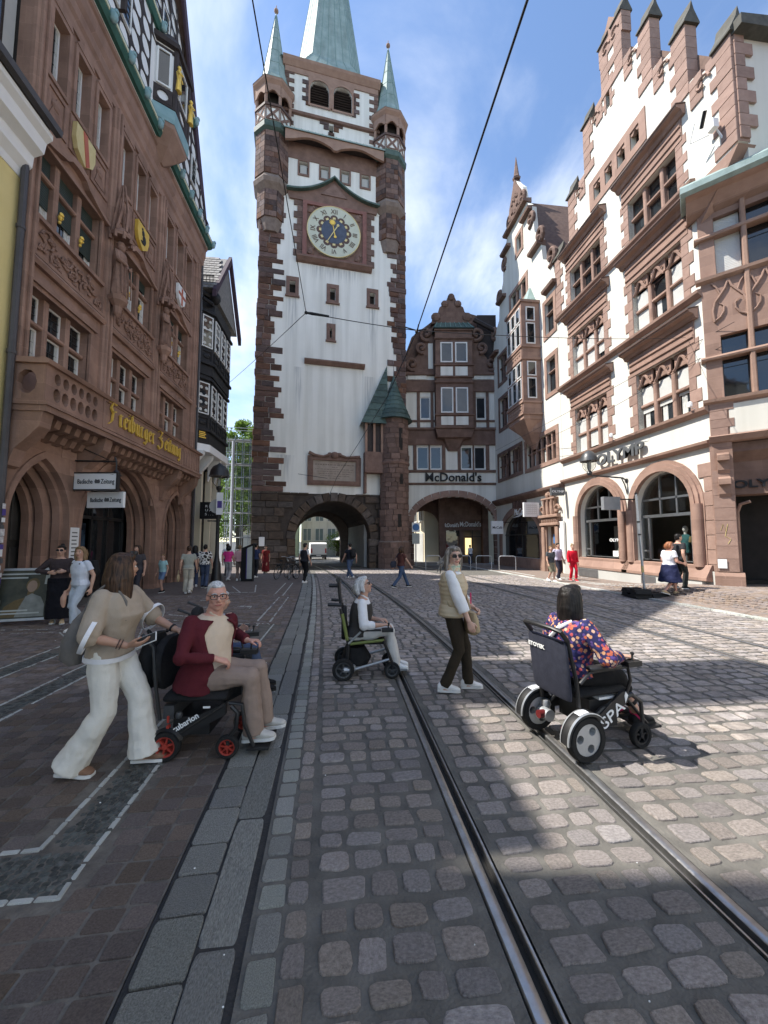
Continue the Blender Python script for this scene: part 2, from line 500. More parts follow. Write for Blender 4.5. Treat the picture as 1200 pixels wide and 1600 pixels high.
def rect(x0, x1, z0, z1):
 return [(x0, z0),(x1, z0),(x1, z1),(x0, z1)]
def round_arch(xl, xr, zb, zs, za, n=16):
 xm = (xl + xr) / 2
 return [(xl, zb),(xr, zb)] + arc(xm, zs, (xr - xl) / 2,0, math.pi, n, za - zs)
# ------------------------------------------------------------------ ground, roadway, pavements
mat('cobble', (0.175,0.152,0.142),(0.37,0.325,0.302),11.0,0.85,0.75,40, rnd=0.24, attr=True, hue=0.02, spec=0.35)
mat('paver', (0.115,0.09,0.081),(0.225,0.18,0.16),14.0,0.9,0.8,45, rnd=0.24, attr=True, hue=0.02)
mat('paver_right', (0.20,0.155,0.132),(0.28,0.225,0.195),12.0,0.85,0.4,70, rnd=0.18, attr=True, hue=0.015)
mat('granite', (0.15,0.153,0.144),(0.40,0.405,0.38),34.0,0.8,1.0,60, rnd=0.18, hue=0.01)
mat('granite_pale', (0.24,0.247,0.23),(0.60,0.61,0.57),30.0,0.8,1.0,50, rnd=0.22, hue=0.03)
mat('white_stone', (0.30,0.31,0.295),(0.52,0.53,0.505),30.0,0.7,0.3,60, rnd=0.15, attr=True)
mat('pebble', (0.04,0.045,0.043),(0.10,0.105,0.098),25.0,0.6,0.3,60, rnd=0.45, attr=True, hue=0.04)
mat('joint', (0.085,0.081,0.074),(0.165,0.156,0.139),5.0,0.9,0.5,60)
mat('joint_dark', (0.030,0.029,0.029),(0.052,0.05,0.05),6.0,0.85,0.5,60)
mat('joint_sand', (0.09,0.08,0.071),(0.19,0.172,0.15),9.0,0.95,0.5,60)
mat('asphalt', (0.10,0.098,0.094),(0.15,0.147,0.14),2.0,0.9,0.4,60)
mat('asphalt_pale', (0.22,0.215,0.205),(0.30,0.295,0.28),1.2,0.9,0.3,60)
mat('rail_steel', (0.36,0.355,0.35),(0.52,0.515,0.51),14.0,0.33,0.15,30, metal=0.9, spec=0.5)
mat('rail_dark', (0.016,0.015,0.014),(0.03,0.028,0.025),8.0,0.8)
def brick_mat(name, c1, c2, mortar, bw, bh, ms=0.012):
 m = mat(name, c1, c2,6.0,0.88)
 t = m.node_tree; b = t.nodes['Principled BSDF']
 br = N(t, 'ShaderNodeTexBrick')
 br.inputs['Scale'].default_value = 1.0
 br.inputs['Brick Width'].default_value = bw; br.inputs['Row Height'].default_value = bh
 br.inputs['Mortar Size'].default_value = ms
 br.inputs['Color1'].default_value = (*c1,1); br.inputs['Color2'].default_value = (*c2,1)
 br.inputs['Mortar'].default_value = (*mortar, 1)
 tcn = N(t, 'ShaderNodeTexCoord')
 link(t, tcn.outputs['Object'], br.inputs['Vector'])
 link(t, br.outputs['Color'], b.inputs['Base Color'])
brick_mat('paver_far', (0.12,0.095,0.085),(0.165,0.132,0.118),(0.14,0.124,0.112),0.15,0.15)
brick_mat('paver_right_far', (0.20,0.15,0.125),(0.26,0.20,0.17),(0.18,0.16,0.14),0.16,0.11)
def sh(y):                      # the tram line bends left towards the gate
 return -0.0042 * max(0.0, y - 4.5) ** 2
def sh2(y):
 return 0.05 * (y - 6) * 0.6 - 0.0032 * max(0.0, y - 6) ** 2
def shs(y):                     # the gutter strip
 return -0.042 * (y - 1.5) - 0.0016 * max(0.0, y - 5.0) ** 2
def strip(mb, fa, fb, ya, yb, z, step=0.8):
 """sheet between the lines x = fa(y) and x = fb(y)"""
 n = max(1, int((yb - ya) / step))
 vs_ = []; fs = []
 for i in range(n + 1):
  y = ya + (yb - ya) * i / n
  vs_ += [(fa(y), y, gz(y) + z),(fb(y), y, gz(y) + z)]
 fs = [(2 * i, 2 * i + 1,2 * i + 3,2 * i + 2) for i in range(n)]
 mb.add(vs_, fs)
g = MB()
g.add([(-600,-200, gz(-200) - 0.09),(600,-200, gz(-200) - 0.09),(600,60, gz(60) - 0.09),(-600,60, gz(60) - 0.09),
  (600,900, gz(60) - 0.09),(-600,900, gz(60) - 0.09)], [(0,1,2,3),(3,2,4,5)])
tag(g.build('ground', 'asphalt'), kind='structure')
RL = lambda y: 0.735 + sh(y)          # gauge faces of the near track
RR = lambda y: 1.765 + sh(y)
QL = lambda y: 5.78 + sh2(y)
QR = lambda y: 6.81 + sh2(y)
road = MB()
YA, YB = -4.0,30.0
strip(road, lambda y: -0.37 + shs(y), lambda y: RL(y) - 0.065, YA, YB, -0.005)
strip(road, lambda y: RL(y) + 0.07, lambda y: RR(y) - 0.07, YA, YB, -0.005)
strip(road, lambda y: RR(y) + 0.065, lambda y: QL(y) - 0.065, YA, YB, -0.005)
strip(road, lambda y: QL(y) + 0.07, lambda y: QR(y) - 0.07, YA, YB, -0.005)
strip(road, lambda y: QR(y) + 0.065, lambda y: 9.3 + 0.012 * (y - 8), YA, YB, -0.005)
roadway = tag(road.build('roadway', 'joint'), kind='structure')
fs_ = MB()
strip(fs_, lambda y: -7.0, lambda y: 14.0,30.0,62.0,-0.02,4)
tag(fs_.build('far_street', 'asphalt_pale'), kind='structure')
def stone_mesh(material, n=10, wob=0.10, seed=0, top=0.16, rectness=3.2):
 """unit stone (x,y in -0.5..0.5, top at z=0,0.05 deep) with a worn, roughly four-cornered outline and soft shoulder"""
 rg = random.Random(seed)
 ring = []
 for (sx, sy) in ((1,1),(-1,1),(-1,-1),(1,-1)):
  c1, c2 = [min(0.3, rg.uniform(0.6,1.6) * 0.75 / rectness) for _ in range(2)]
  j = lambda: 1 - wob * rg.random() * 0.55
  p1 = (sx * 0.5 * j(), sy * (0.5 - c1) * j()); p2 = (sx * (0.5 - c2) * j(), sy * 0.5 * j())
  mid = ((p1[0] + p2[0]) / 2 + sx * min(c1, c2) * 0.22,(p1[1] + p2[1]) / 2 + sy * min(c1, c2) * 0.22)
  ring += [p1, mid, p2] if sx * sy > 0 else [p2, mid, p1]
 n = len(ring)
 m = MB()
 i1 = 1 - top * 0.5
 vs_ = [(x, y, -0.04) for x, y in ring] + [(x, y, -0.006) for x, y in ring]
 vs_ += [(x * i1, y * i1,-0.002 + rg.uniform(-.0008,.0008)) for x, y in ring]
 i2 = 1 - top * 1.15
 vs_ += [(x * i2, y * i2, rg.uniform(-.0012,.0012)) for x, y in ring]
 fs = []
 for r_ in range(3):
  for i in range(n):
   j = (i + 1) % n
   fs.append((r_ * n + i, r_ * n + j, (r_ + 1) * n + j, (r_ + 1) * n + i))
 fs.append(tuple(3 * n + i for i in range(n)))
 m.add(vs_, fs)
 return m.mesh('stone', material, smooth=False)
def lay(parent, cells, material, variants, name, limit=300, zoff=0.0, stuff_name=None, zjit=0.004, zf=None):
 zf = zf or (lambda x, y: gz(y))
 """cells: (cx, cy, w, d, rot). The nearest become objects, the rest one mesh."""
 cells = sorted(cells, key=lambda c: c[0] * c[0] + c[1] * c[1])
 # only those the camera can see come first
 def vis(c):
  fx, fy = c[0] * 0.109 + c[1] * 0.994, c[0] * 0.994 - c[1] * 0.109
  return fx > 1.15 and abs(fy) < fx * 1.05 + 0.2
 cells = [c for c in cells if vis(c)] + [c for c in cells if not vis(c)]
 first, rest = cells[:limit], cells[limit:]
 for i, (cx, cy, w, d, rot) in enumerate(first):
  inst(name, variants[i * 7 % len(variants)], parent, (cx, cy, zf(cx, cy) + zoff + random.uniform(-zjit, zjit)),(w, d, 1),(random.uniform(-.012,.012), random.uniform(-.012,.012), rot))
 if rest:
  vs_ = []; fs = []; rn = []
  tabs = []
  for me in variants:
   tabs.append(([tuple(v.co) for v in me.vertices], [tuple(p.vertices) for p in me.polygons]))
  for (cx, cy, w, d, rot) in rest:
   vv, ff = random.choice(tabs)
   o = len(vs_)
   z0 = zf(cx, cy) + zoff + random.uniform(-zjit, zjit)
   c, s = math.cos(rot), math.sin(rot)
   for (x, y, z) in vv:
    x *= w; y *= d
    vs_.append((cx + x * c - y * s, cy + x * s + y * c, z0 + z))
   q = random.random()
   for f in ff:
    fs.append([k + o for k in f]); rn.append(q)
  me = bpy.data.meshes.new(stuff_name or name)
  me.from_pydata(vs_, [], fs)
  at = me.attributes.new('rnd', 'FLOAT', 'FACE')
  at.data.foreach_set('value', rn)
  me.materials.append(MATS[material])
  o = bpy.data.objects.new(stuff_name or name, me); COL.objects.link(o)
  o.parent = parent; o['kind'] = 'stuff'
COB = [stone_mesh('cobble', 9,0.30, i, 0.06, random.choice((3.2,4.6,7.5))) for i in range(22)]
cells = []
def cobble_rows(fa, fb, ya, yb, wmin, wmax, drow, gap=0.019, skew=0.0):
 y = ya
 while y < yb:
  d = drow * random.uniform(0.82,1.2)
  xa, xb = fa(y), fb(y)
  x = xa + random.uniform(0,0.03)
  while x < xb - 0.06:
   w = random.uniform(wmin, wmax)
   if xb - (x + w) < wmin * 0.6: w = xb - x
   dd = d * random.uniform(0.86,1.0)
   yy = y + d / 2 + skew * (x - xa) + random.uniform(-.008,.008)
   cells.append((x + w / 2, yy, w - gap, dd - gap, random.uniform(-.05,.05)))
   x += w
  y += d
# left of the near track: a lengthwise column, then crosswise rows
y = -0.2
while y < 20:
 d = random.uniform(0.12,0.19)
 xl = -0.235 + shs(y)
 cells.append((xl + 0.06, y + d / 2,0.10, d - 0.022, random.uniform(-.06,.06)))
 y += d
cobble_rows(lambda y: -0.11 + shs(y), lambda y: RL(y) - 0.085 - 0.05 * random.random(),-0.2,24,0.13,0.25,0.145)
cobble_rows(lambda y: RL(y) + 0.10, lambda y: RR(y) - 0.10,-0.2,26,0.13,0.24,0.155)
cobble_rows(lambda y: RR(y) + 0.10, lambda y: QL(y) - 0.09,-0.2,26,0.14,0.27,0.165,0.020)
cobble_rows(lambda y: QL(y) + 0.10, lambda y: QR(y) - 0.10,2.0,22,0.15,0.26,0.17)
cobble_rows(lambda y: QR(y) + 0.10, lambda y: 9.2 + 0.012 * (y - 8),3.0,20,0.16,0.28,0.18)
lay(roadway, cells, 'cobble', COB, 'cobblestone', 300,0.004, 'far_cobblestones')
# tram rails: running head, groove and guard lip
def rail(name, f, side, label, ya=-3.0, yb=30.0):
 """side -1: the groove lies to the right of the head, +1: to the left"""
 n = int((yb - ya) / 0.6)
 def sweep(prof, close=False):
  vs_ = []; fs = []
  m = len(prof)
  for i in range(n + 1):
   y = ya + (yb - ya) * i / n
   for (px, pz) in prof:
    vs_.append((f(y) + px * side, y, gz(y) + pz))
  for i in range(n):
   for k in range(m - 1):
    fs.append((i * m + k, i * m + k + 1,(i + 1) * m + k + 1,(i + 1) * m + k))
  mb = MB(); mb.add(vs_, fs); return mb
 t = thing(name, label, 'rail', (0,0,0),0, 'tram rails set in the street')
 sweep([(0.058,-0.05),(0.058,-0.003),(0.052,0.004),(0.028,0.006),(0.008,0.004),(0.0,-0.004),(0.0,-0.045)]).build('running_head', 'rail_steel', t, True)
 sweep([(0.0,-0.04),(-0.042,-0.04)]).build('groove', 'rail_dark', t)
 sweep([(-0.042,-0.045),(-0.042,-0.002),(-0.046,0.002),(-0.056,0.002),(-0.06,-0.03)]).build('guard_lip', 'rail_steel', t, True)
 return t
rail('tram_rail', RL, -1, 'bright steel tram rail left of the standing woman in the padded vest')
rail('tram_rail', RR, 1, 'bright steel tram rail under the wheels of the rightmost wheelchair')
rail('tram_rail', QL, -1, 'worn tram rail on the far track, the nearer of its two')
rail('tram_rail', QR, 1, 'worn tram rail on the far track, the one closer to the clothes shop')
# gutter: kerb blocks, channel slabs, pale stone row
gut = MB()
strip(gut, lambda y: -0.80 + shs(y), lambda y: -0.37 + shs(y), YA, 26,-0.013)
gutter = tag(gut.build('gutter', 'joint_dark'), kind='structure')
def slab_mesh(material, seed):
 return stone_mesh(material, 12,0.035, seed, 0.06,9)
KB = [slab_mesh('granite', 40 + i) for i in range(8)]
CS = [slab_mesh('granite', 60 + i) for i in range(6)]
WS = [stone_mesh('granite_pale', 11,0.16,80 + i, 0.06,6) for i in range(8)]
def column(xc, w, dmin, dmax, y0, y1, variants, name, gap, parent, zoff=0.003):
 y = y0
 while y < y1:
  d = random.uniform(dmin, dmax)
  inst(name, random.choice(variants), parent, (xc + shs(y + d / 2) + random.uniform(-.006,.006), y + d / 2, gz(y) + zoff),(w * random.uniform(.95,1.03), d - gap, 1),
    (random.uniform(-.01,.01), random.uniform(-.01,.01),0.042 + random.uniform(-.02,.02)))
  y += d
column(-0.675,0.20,0.2,0.3,0.0,22, KB, 'kerb_block', 0.012, gutter)
column(-0.485,0.165,0.5,0.85,0.0,22, CS, 'channel_slab', 0.012, gutter, -0.006)
column(-0.295,0.118,0.12,0.2,0.0,22, WS, 'pale_stone', 0.022, gutter)
# left pavement of small brown pavers with white stone inlays
lp = MB()
strip(lp, lambda y: -9.0, lambda y: -0.80 + shs(y), YA, 13.5,-0.006)
pave_l = tag(lp.build('left_pavement', 'joint_sand'), kind='structure')
lf = MB()
strip(lf, lambda y: -12.0, lambda y: -0.80 + shs(y),13.5,30,-0.002)
tag(lf.build('far_left_pavement', 'paver_far'), kind='structure')
PV = [stone_mesh('paver', 8,0.08,100 + i, 0.05,9) for i in range(14)]
def on_band(x, y):
 if -1.70 < x < -1.28 and y > 2.05 and y < 8.4: return True
 if x < -1.28 and 2.05 < y < 2.44: return True
 for a, b in ((-3.52,-3.17),(-4.56,-4.18)):
  if a < x < b and y < 7.0: return True
 return False
cells = []
y = 0.0
while y < 13.4:
 d = 0.128 * random.uniform(0.9,1.1)
 x = -0.80 + shs(y) - 0.005
 while x > -7.0:
  w = random.uniform(0.12,0.17)
  if not on_band(x - w / 2, y + d / 2):
   cells.append((x - w / 2, y + d / 2, w - 0.012, d - 0.011, random.uniform(-.03,.03)))
  x -= w
 y += d
lay(pave_l, cells, 'paver', PV, 'paver', 300,0.0, 'far_pavers', 0.0035)
# white inlay lines
WL = [stone_mesh('white_stone', 8,0.06,130 + i, 0.08,7) for i in range(6)]
cells = []
def inlay(p, q, w=0.031, l=0.105):
 p, q = Vector(p), Vector(q); d = q - p; n = max(1, int(d.length / l)); ang = math.atan2(d.y, d.x)
 for i in range(n):
  c = p + d * ((i + 0.5) / n)
  cells.append((c.x, c.y, d.length / n * random.uniform(.86,.97), w * random.uniform(.8,1.05), ang + random.uniform(-.05,.05)))
inlay((-5.5,2.09),(-1.31,2.09)); inlay((-1.31,2.07),(-1.36,3.2)); inlay((-1.36,3.2),(-1.40,8.4))
inlay((-5.5,2.41),(-1.61,2.41)); inlay((-1.62,2.41),(-1.68,4.5)); inlay((-1.68,4.5),(-1.72,8.4))
for x in (-3.19,-3.49,-4.21,-4.53): inlay((x, 2.9),(x - 0.03,7.2))
inlay((-4.54,7.2),(-5.3,8.05)); inlay((-5.3,8.06),(-6.6,8.1)); inlay((-4.2,8.3),(-6.6,8.4)); inlay((-3.5,7.2),(-3.9,8.2))
for x in (-2.2,-1.9): inlay((x, 13.0),(x - 0.2,17.2),0.05,0.2)
for x in (-1.80,-1.52): inlay((x, 8.6),(x - 0.15,12.6),0.045,0.16)
inlay((-1.5,8.45),(-2.4,8.5),0.045,.16); inlay((-2.3,7.4),(-1.95,8.3),0.04,.16)
inlay((-2.4,10.8),(-2.9,10.9),0.1,.14); inlay((-2.45,10.9),(-2.4,10.4),.12,.2)
inlay((-3.2,10.9),(-3.9,10.8),.05,.2); inlay((-3.3,12.3),(-4.2,12.1),.05,.2)
inlay((-3.0,14),(-3.5,16.5),.05,.2); inlay((-3.5,14),(-4.3,16.0),.05,.2); inlay((-3.0,14),(-3.9,13.9),.05,.2)
inlay((-4.4,9.4),(-5.6,10.6),.045,.16); inlay((-4.2,9.1),(-5.5,9.3),.045,.16); inlay((-3.0,9.2),(-4.1,9.8),.045,.16); inlay((-3.1,8.8),(-4.2,9.3),.045,.16)
lay(pave_l, cells, 'white_stone', WL, 'white_inlay_stone', 300,0.001, 'far_inlay_stones', 0.002)
# dark river pebbles inside the bands
PB = [stone_mesh('pebble', 7,0.15,150 + i, 0.35,2.4) for i in range(8)]
cells = []
def pebbles(xa, xb, ya, yb, s):
 y = ya
 while y < yb:
  x = xa + random.random() * s
  while x < xb:
   w = s * random.uniform(0.55,1.0)
   cells.append((x + w / 2 - 0.018 * (y - 2), y, w, s * 0.62, random.uniform(-.5,.5)))
   x += w + 0.003
  y += s * 0.55
pebbles(-1.575,-1.345,2.44,5.4,0.05)
pebbles(-4.5,-1.345,2.12,2.39,0.055)
pebbles(-3.44,-3.22,3.4,6.2,0.075); pebbles(-4.46,-4.22,4.5,6.6,0.085)
lay(pave_l, cells, 'pebble', PB, 'pebble', 0,-0.001, 'inlay_pebbles', 0.003)
# right pavement: kerb line and small pavers up to the shops
KR = lambda y: 9.3 + 0.012 * (y - 8)
def pz(x, y):                    # the right pavement climbs towards the corner of the clothes shop
 f = min(1, max(0,(15.5 - y) / 4.0)); h = min(1, max(0,(x - 9.3) / 1.6))
 f = f * f * (3 - 2 * f); h = h * h * (3 - 2 * h)
 return gz(y) + .26 * f * h
kb = MB(); vs_ = []; fs = []
nx_, ny_ = 14,40
for j in range(ny_ + 1):
 y = 3.0 + 28.0 * j / ny_
 for i in range(nx_ + 1):
  x = KR(y) + (17.0 - KR(y)) * i / nx_; vs_.append((x, y, pz(x, y) + .028))
for j in range(ny_):
 for i in range(nx_):
  q = j * (nx_ + 1) + i; fs.append((q, q + 1, q + nx_ + 2, q + nx_ + 1))
kb.add(vs_, fs)
pave_r = tag(kb.build('right_pavement', 'paver_right_far'), kind='structure')
kr = [slab_mesh('granite_pale', 200 + i) for i in range(5)]
y = 4.5
while y < 29:
 d = random.uniform(0.7,1.1)
 o = inst('kerb_stone', random.choice(kr), pave_r, (KR(y + d / 2) - 0.09, y + d / 2, gz(y) + 0.034),(0.2, d - 0.012,1),(0,0,-0.012)); y += d
PR = [stone_mesh('paver_right', 8,0.06,220 + i, 0.10,6) for i in range(10)]
cells = []
y = 7.5
while y < 14:
 d = random.uniform(0.11,0.14); x = KR(y) + 0.03
 while x < 12.9:
  w = random.uniform(0.14,0.24); cells.append((x + w / 2, y + d / 2, w - 0.012, d - 0.011, random.uniform(-.02,.02))); x += w
 y += d
lay(pave_r, cells, 'paver_right', PR, 'paver', 300,0.040, 'far_pavers', 0.003, pz)
cells = []
for x in (10.2,10.55): inlay((x, 12.6),(x + 0.05,18.0),0.05,0.2)
inlay((10.2,12.6),(11.4,12.2),.08,.3); inlay((10.6,18.0),(11.9,17.6),.08,.3); inlay((9.9,19.0),(10.1,26.0),.1,.35)
lay(pave_r, cells, 'white_stone', WL, 'white_inlay_stone', 300,0.046, None, 0.001, pz)
# ------------------------------------------------------------------ facade helpers (local axes facing a front: x right, y inwards, z up)
def win_group(parent, s0, s1, z0, z1, n, transoms=(), yin=0.22, stone='red_sandstone', frame='window_frame', pane='glass',
    mull=0.15, fw=0.05, bars=(1,2), blinds=None, curtains=None, barmat='lead', split=False):
 """stone mullions and transoms in an opening, and a window with pane in every light"""
 w = (s1 - s0 - mull * (n - 1)) / n
 for i in range(1, n):
  a = s0 + i * w + (i - 1) * mull
  m = MB(); m.bbox(a, a + mull, yin - 0.16, yin + 0.10, z0, z1,0.035)
  m.build('mullion', stone, parent)
 zs = [z0] + sorted(transoms) + [z1]
 th = mull * 0.75
 for zt in transoms:
  m = MB(); m.bbox(s0, s1, yin - 0.13, yin + 0.09, zt - th / 2, zt + th / 2,0.03)
  m.build('transom', stone, parent)
 for i in range(n):
  a = s0 + i * (w + mull); b = a + w
  for k in range(len(zs) - 1):
   c = zs[k] + (th / 2 if k > 0 else 0); d = zs[k + 1] - (th / 2 if k < len(zs) - 2 else 0)
   m = MB()
   m.plate(rect(a, b, c, d), [rect(a + fw, b - fw, c + fw, d - fw)], yin, yin + 0.06)
   if split:
    m.box((a + b) / 2 - fw * 0.5,(a + b) / 2 + fw * 0.5, yin, yin + 0.05, c + fw, d - fw)
   o = m.build('window', frame, parent)
   m = MB(); m.box(a + fw, b - fw, yin + 0.03, yin + 0.045, c + fw, d - fw)
   m.build('pane', pane, o)
   if bars:
    m = MB()
    for q in range(bars[0]):
     x = a + fw + (b - a - 2 * fw) * (q + 1) / (bars[0] + 1); m.box(x - 0.008, x + 0.008, yin + 0.015, yin + 0.028, c + fw, d - fw)
    for q in range(bars[1]):
     zq = c + fw + (d - c - 2 * fw) * (q + 1) / (bars[1] + 1); m.box(a + fw, b - fw, yin + 0.013, yin + 0.026, zq - 0.008, zq + 0.008)
    if m.v: m.build('glazing_bar', barmat, o)
   if blinds and (i, k) in blinds:
    bm_, fr = blinds[(i, k)]
    m = MB()
    nsl = max(3, int((d - c) * fr / 0.06))
    zt = d - fw * 0.3; h = (d - c - fw) * fr / nsl
    for q in range(nsl):
     m.bbox(a + fw * 0.4, b - fw * 0.4, yin - 0.03, yin - 0.004, zt - h * (q + 1), zt - h * q, 0.008)
    m.build('blind', bm_, o)
   if curtains and (i, k) in curtains:
    m = MB()
    x0, x1 = curtains[(i, k)]
    xx = a + fw + (b - a - 2 * fw) * x0; xe = a + fw + (b - a - 2 * fw) * x1
    nn = 6
    for q in range(nn):
     xa, xb = xx + (xe - xx) * q / nn, xx + (xe - xx) * (q + 1) / nn
     m.box(xa, xb, yin + (0.022 if q % 2 else 0.012), yin + 0.029, c + fw, d - fw)
    m.build('curtain', 'curtain', o)
def surround(parent, s0, s1, z0, z1, w, stone, y=-0.04, name='window_surround', yb=0.02, sill=True):
 m = MB()
 m.plate(rect(s0 - w, s1 + w, z0 - (w if sill else 0), z1 + w), [rect(s0, s1, z0, z1)], y, yb)
 m.plate(rect(s0 - w * .55, s1 + w * .55, z0 - w * .55, z1 + w * .55), [rect(s0, s1, z0, z1)], y - 0.03, y - 0.002)
 return m.build(name, stone, parent)
def cornice(parent, s0, s1, prof, stone, name='cornice', ends=True):
 """prof: list of (y, z) corners of the moulding section"""
 m = MB(); m.prism(prof, s0, s1, 'x'); return m.build(name, stone, parent)
def ashlar(parent, s0, s1, z0, z1, rh, bw, stone, skip, y=-0.012, yb=0.03, gap=0.012, name='ashlar_block', rg=random):
 z = z0; r_ = 0; made = 0
 while z < z1 - 0.05:
  h = min(rh * rg.uniform(0.9,1.1), z1 - z)
  x = s0 - (bw * 0.5 if r_ % 2 else 0) * rg.uniform(.7,1.2)
  while x < s1:
   w = bw * rg.uniform(0.75,1.3); a, b = max(x, s0), min(x + w, s1)
   if b - a > 0.08 and not skip(a, b, z, z + h):
    block(name, parent, a + gap / 2, b - gap / 2, y + rg.uniform(-.004,.004), yb, z + gap / 2, z + h - gap / 2, stone, 0.02); made += 1
   x += w
  z += h; r_ += 1
 return made
def inside_arch(pts_list):
 def f(a, b, z0, z1):
  for (xl, xr, zs, za) in pts_list:
   for px in (a, (a + b) / 2, b):
    for pz in (z0, z1):
     if xl < px < xr:
      if pz < zs: return True
      u = (px - (xl + xr) / 2) / ((xr - xl) / 2)
      if pz < zs + (za - zs) * (1 - abs(u) ** 1.6) + 0.02: return True
  return False
 return f
def nib_text(mb, strokes, ox, oz, sc, w, y0, y1, ang=R(42)):
 """broad-nib pen strokes: each polyline becomes slanted-end bars"""
 nx, nz_ = math.cos(ang) * w / 2, math.sin(ang) * w / 2
 for st in strokes:
  for (p, q) in zip(st[:-1], st[1:]):
   a = (ox + p[0] * sc, oz + p[1] * sc); b = (ox + q[0] * sc, oz + q[1] * sc)
   P = [(a[0] - nx, a[1] - nz_),(a[0] + nx, a[1] + nz_),(b[0] + nx, b[1] + nz_),(b[0] - nx, b[1] - nz_)]
   mb.prism(P, y0, y1, 'y')
FRAK = {
 'F': (0.75, [[(.1,1.0),(.3,1.12),(.62,1.0),(.75,1.1)], [(.35,1.05),(.2,.75),(.38,.55),(.3,.1),(.08,-.05)], [(.3,.58),(.62,.66)]]),
 'Z': (0.8, [[(.1,.95),(.3,1.1),(.6,.98),(.32,.62),(.66,.42),(.6,.08),(.3,-.08),(.08,.08)], [(.2,.6),(.6,.66)]]),
 'r': (0.4, [[(.05,.6),(.16,.68),(.16,.1),(.26,0)], [(.16,.58),(.36,.68)]]),
 'e': (0.42, [[(.3,.4),(.38,.55),(.25,.68),(.12,.58),(.12,.12),(.24,0),(.38,.1)], [(.12,.36),(.3,.46)]]),
 'i': (0.26, [[(.03,.6),(.13,.68),(.13,.1),(.23,0)], [(.1,.9),(.18,.97)]]),
 'b': (0.46, [[(.03,.9),(.13,1.02),(.13,.1),(.25,0),(.38,.12),(.38,.55),(.26,.68),(.13,.56)]]),
 'u': (0.48, [[(.03,.6),(.13,.68),(.13,.12),(.24,0),(.36,.1)], [(.28,.6),(.37,.68),(.37,.1),(.47,0)]]),
 'g': (0.46, [[(.38,.64),(.24,.68),(.12,.56),(.12,.14),(.24,.02),(.36,.12)], [(.3,.62),(.38,.7),(.38,-.15),(.24,-.32),(.06,-.22)]]),
 't': (0.34, [[(.15,.9),(.15,.1),(.26,0),(.33,.07)], [(.03,.62),(.3,.68)]]),
 'n': (0.48, [[(.03,.6),(.13,.68),(.13,.0)], [(.13,.56),(.26,.68),(.37,.56),(.37,.1),(.47,0)]]),
 ' ': (0.3, []),
}
# ------------------------------------------------------------------ newspaper house, left
XL = -7.1
nh = thing('newspaper_house', 'red sandstone house with balcony, gold gothic lettering and half-timbered gable', 'house', (XL, 0,0), R(90))
bays = [(9.12,11.2),(12.2,14.2),(15.35,17.5)]
bays3 = [(9.25,11.5),(12.25,14.5),(15.35,17.9)]
arches = [(8.98,10.82,2.15,3.62),(11.3,15.55,1.95,4.15),(16.25,18.3,2.15,3.62)]
holes = [pointed(a, b, -0.25, zs, za) for a, b, zs, za in arches]
for s0, s1 in bays:
 holes.append(rect(s0, s1,5.75,7.45))
 holes.append(rect(s0, s1 + .2,9.2,11.0))
win3 = []
for s0, s1 in bays3:
 w = (s1 - s0) * 0.235; gap = ((s1 - s0) - 3 * w) / 2
 for i in range(3):
  a = s0 + i * (w + gap); win3.append((a, a + w)); holes.append(rect(a, a + w, 12.9,14.65))
m = MB()
m.plate([(8.75,-0.35),(19.0,-0.35),(19.0,15.3),(8.75,15.3)], holes, 0,0.3)
m.build('wall', 'red_sandstone', nh)
m = MB()                                                  # carcass behind the front
m.box(8.75,19.0,1.9,11,-0.4,16.2)
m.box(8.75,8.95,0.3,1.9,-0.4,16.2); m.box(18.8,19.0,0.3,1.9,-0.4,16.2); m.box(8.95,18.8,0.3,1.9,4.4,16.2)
m.build('rear_wall', 'interior', nh)
# stepped pointed reveals
for (a, b, zs, za) in arches:
 k3 = 3
 for k in range(k3):
  y0 = 0.02 + 0.2 * k if k else -0.05
  g0 = 0.0 if k == 0 else -0.02
  ins = 0.11 * (k + 1) if k else 0.0
  m = MB()
  if k == 0:
   m.plate(pointed(a - 0.13, b + 0.13,-0.3, zs, za + 0.17), [pointed(a, b, -0.29, zs, za)], -0.045,0.0)
  out = pointed(a - 0.05, b + 0.05,-0.3, zs, za + 0.06)
  inn = pointed(a + ins + 0.1, b - ins - 0.1,-0.29, zs, za - ins * 1.0 - 0.12)
  m.plate(out, [inn], 0.12 + 0.24 * k, 0.30 + 0.24 * k)
  m.build('arch_moulding', 'red_sandstone', nh)
# ashlar on the ground floor
sk = inside_arch([(a - .16, b + .16, zs, za + .2) for a, b, zs, za in arches])
ashlar(nh, 8.97,18.98,0.55,4.2,0.4,0.75, 'red_block', sk, name='ashlar_block')
for a, b in ((8.75,8.95),(10.95,11.17),(15.7,16.1),(18.42,19.0)):
 m = MB(); m.prism([(-0.07,-.35),(-.07,.5),(0,0.58),(0,-.35)], a, b, 'x'); m.build('plinth', 'red_sandstone', nh)
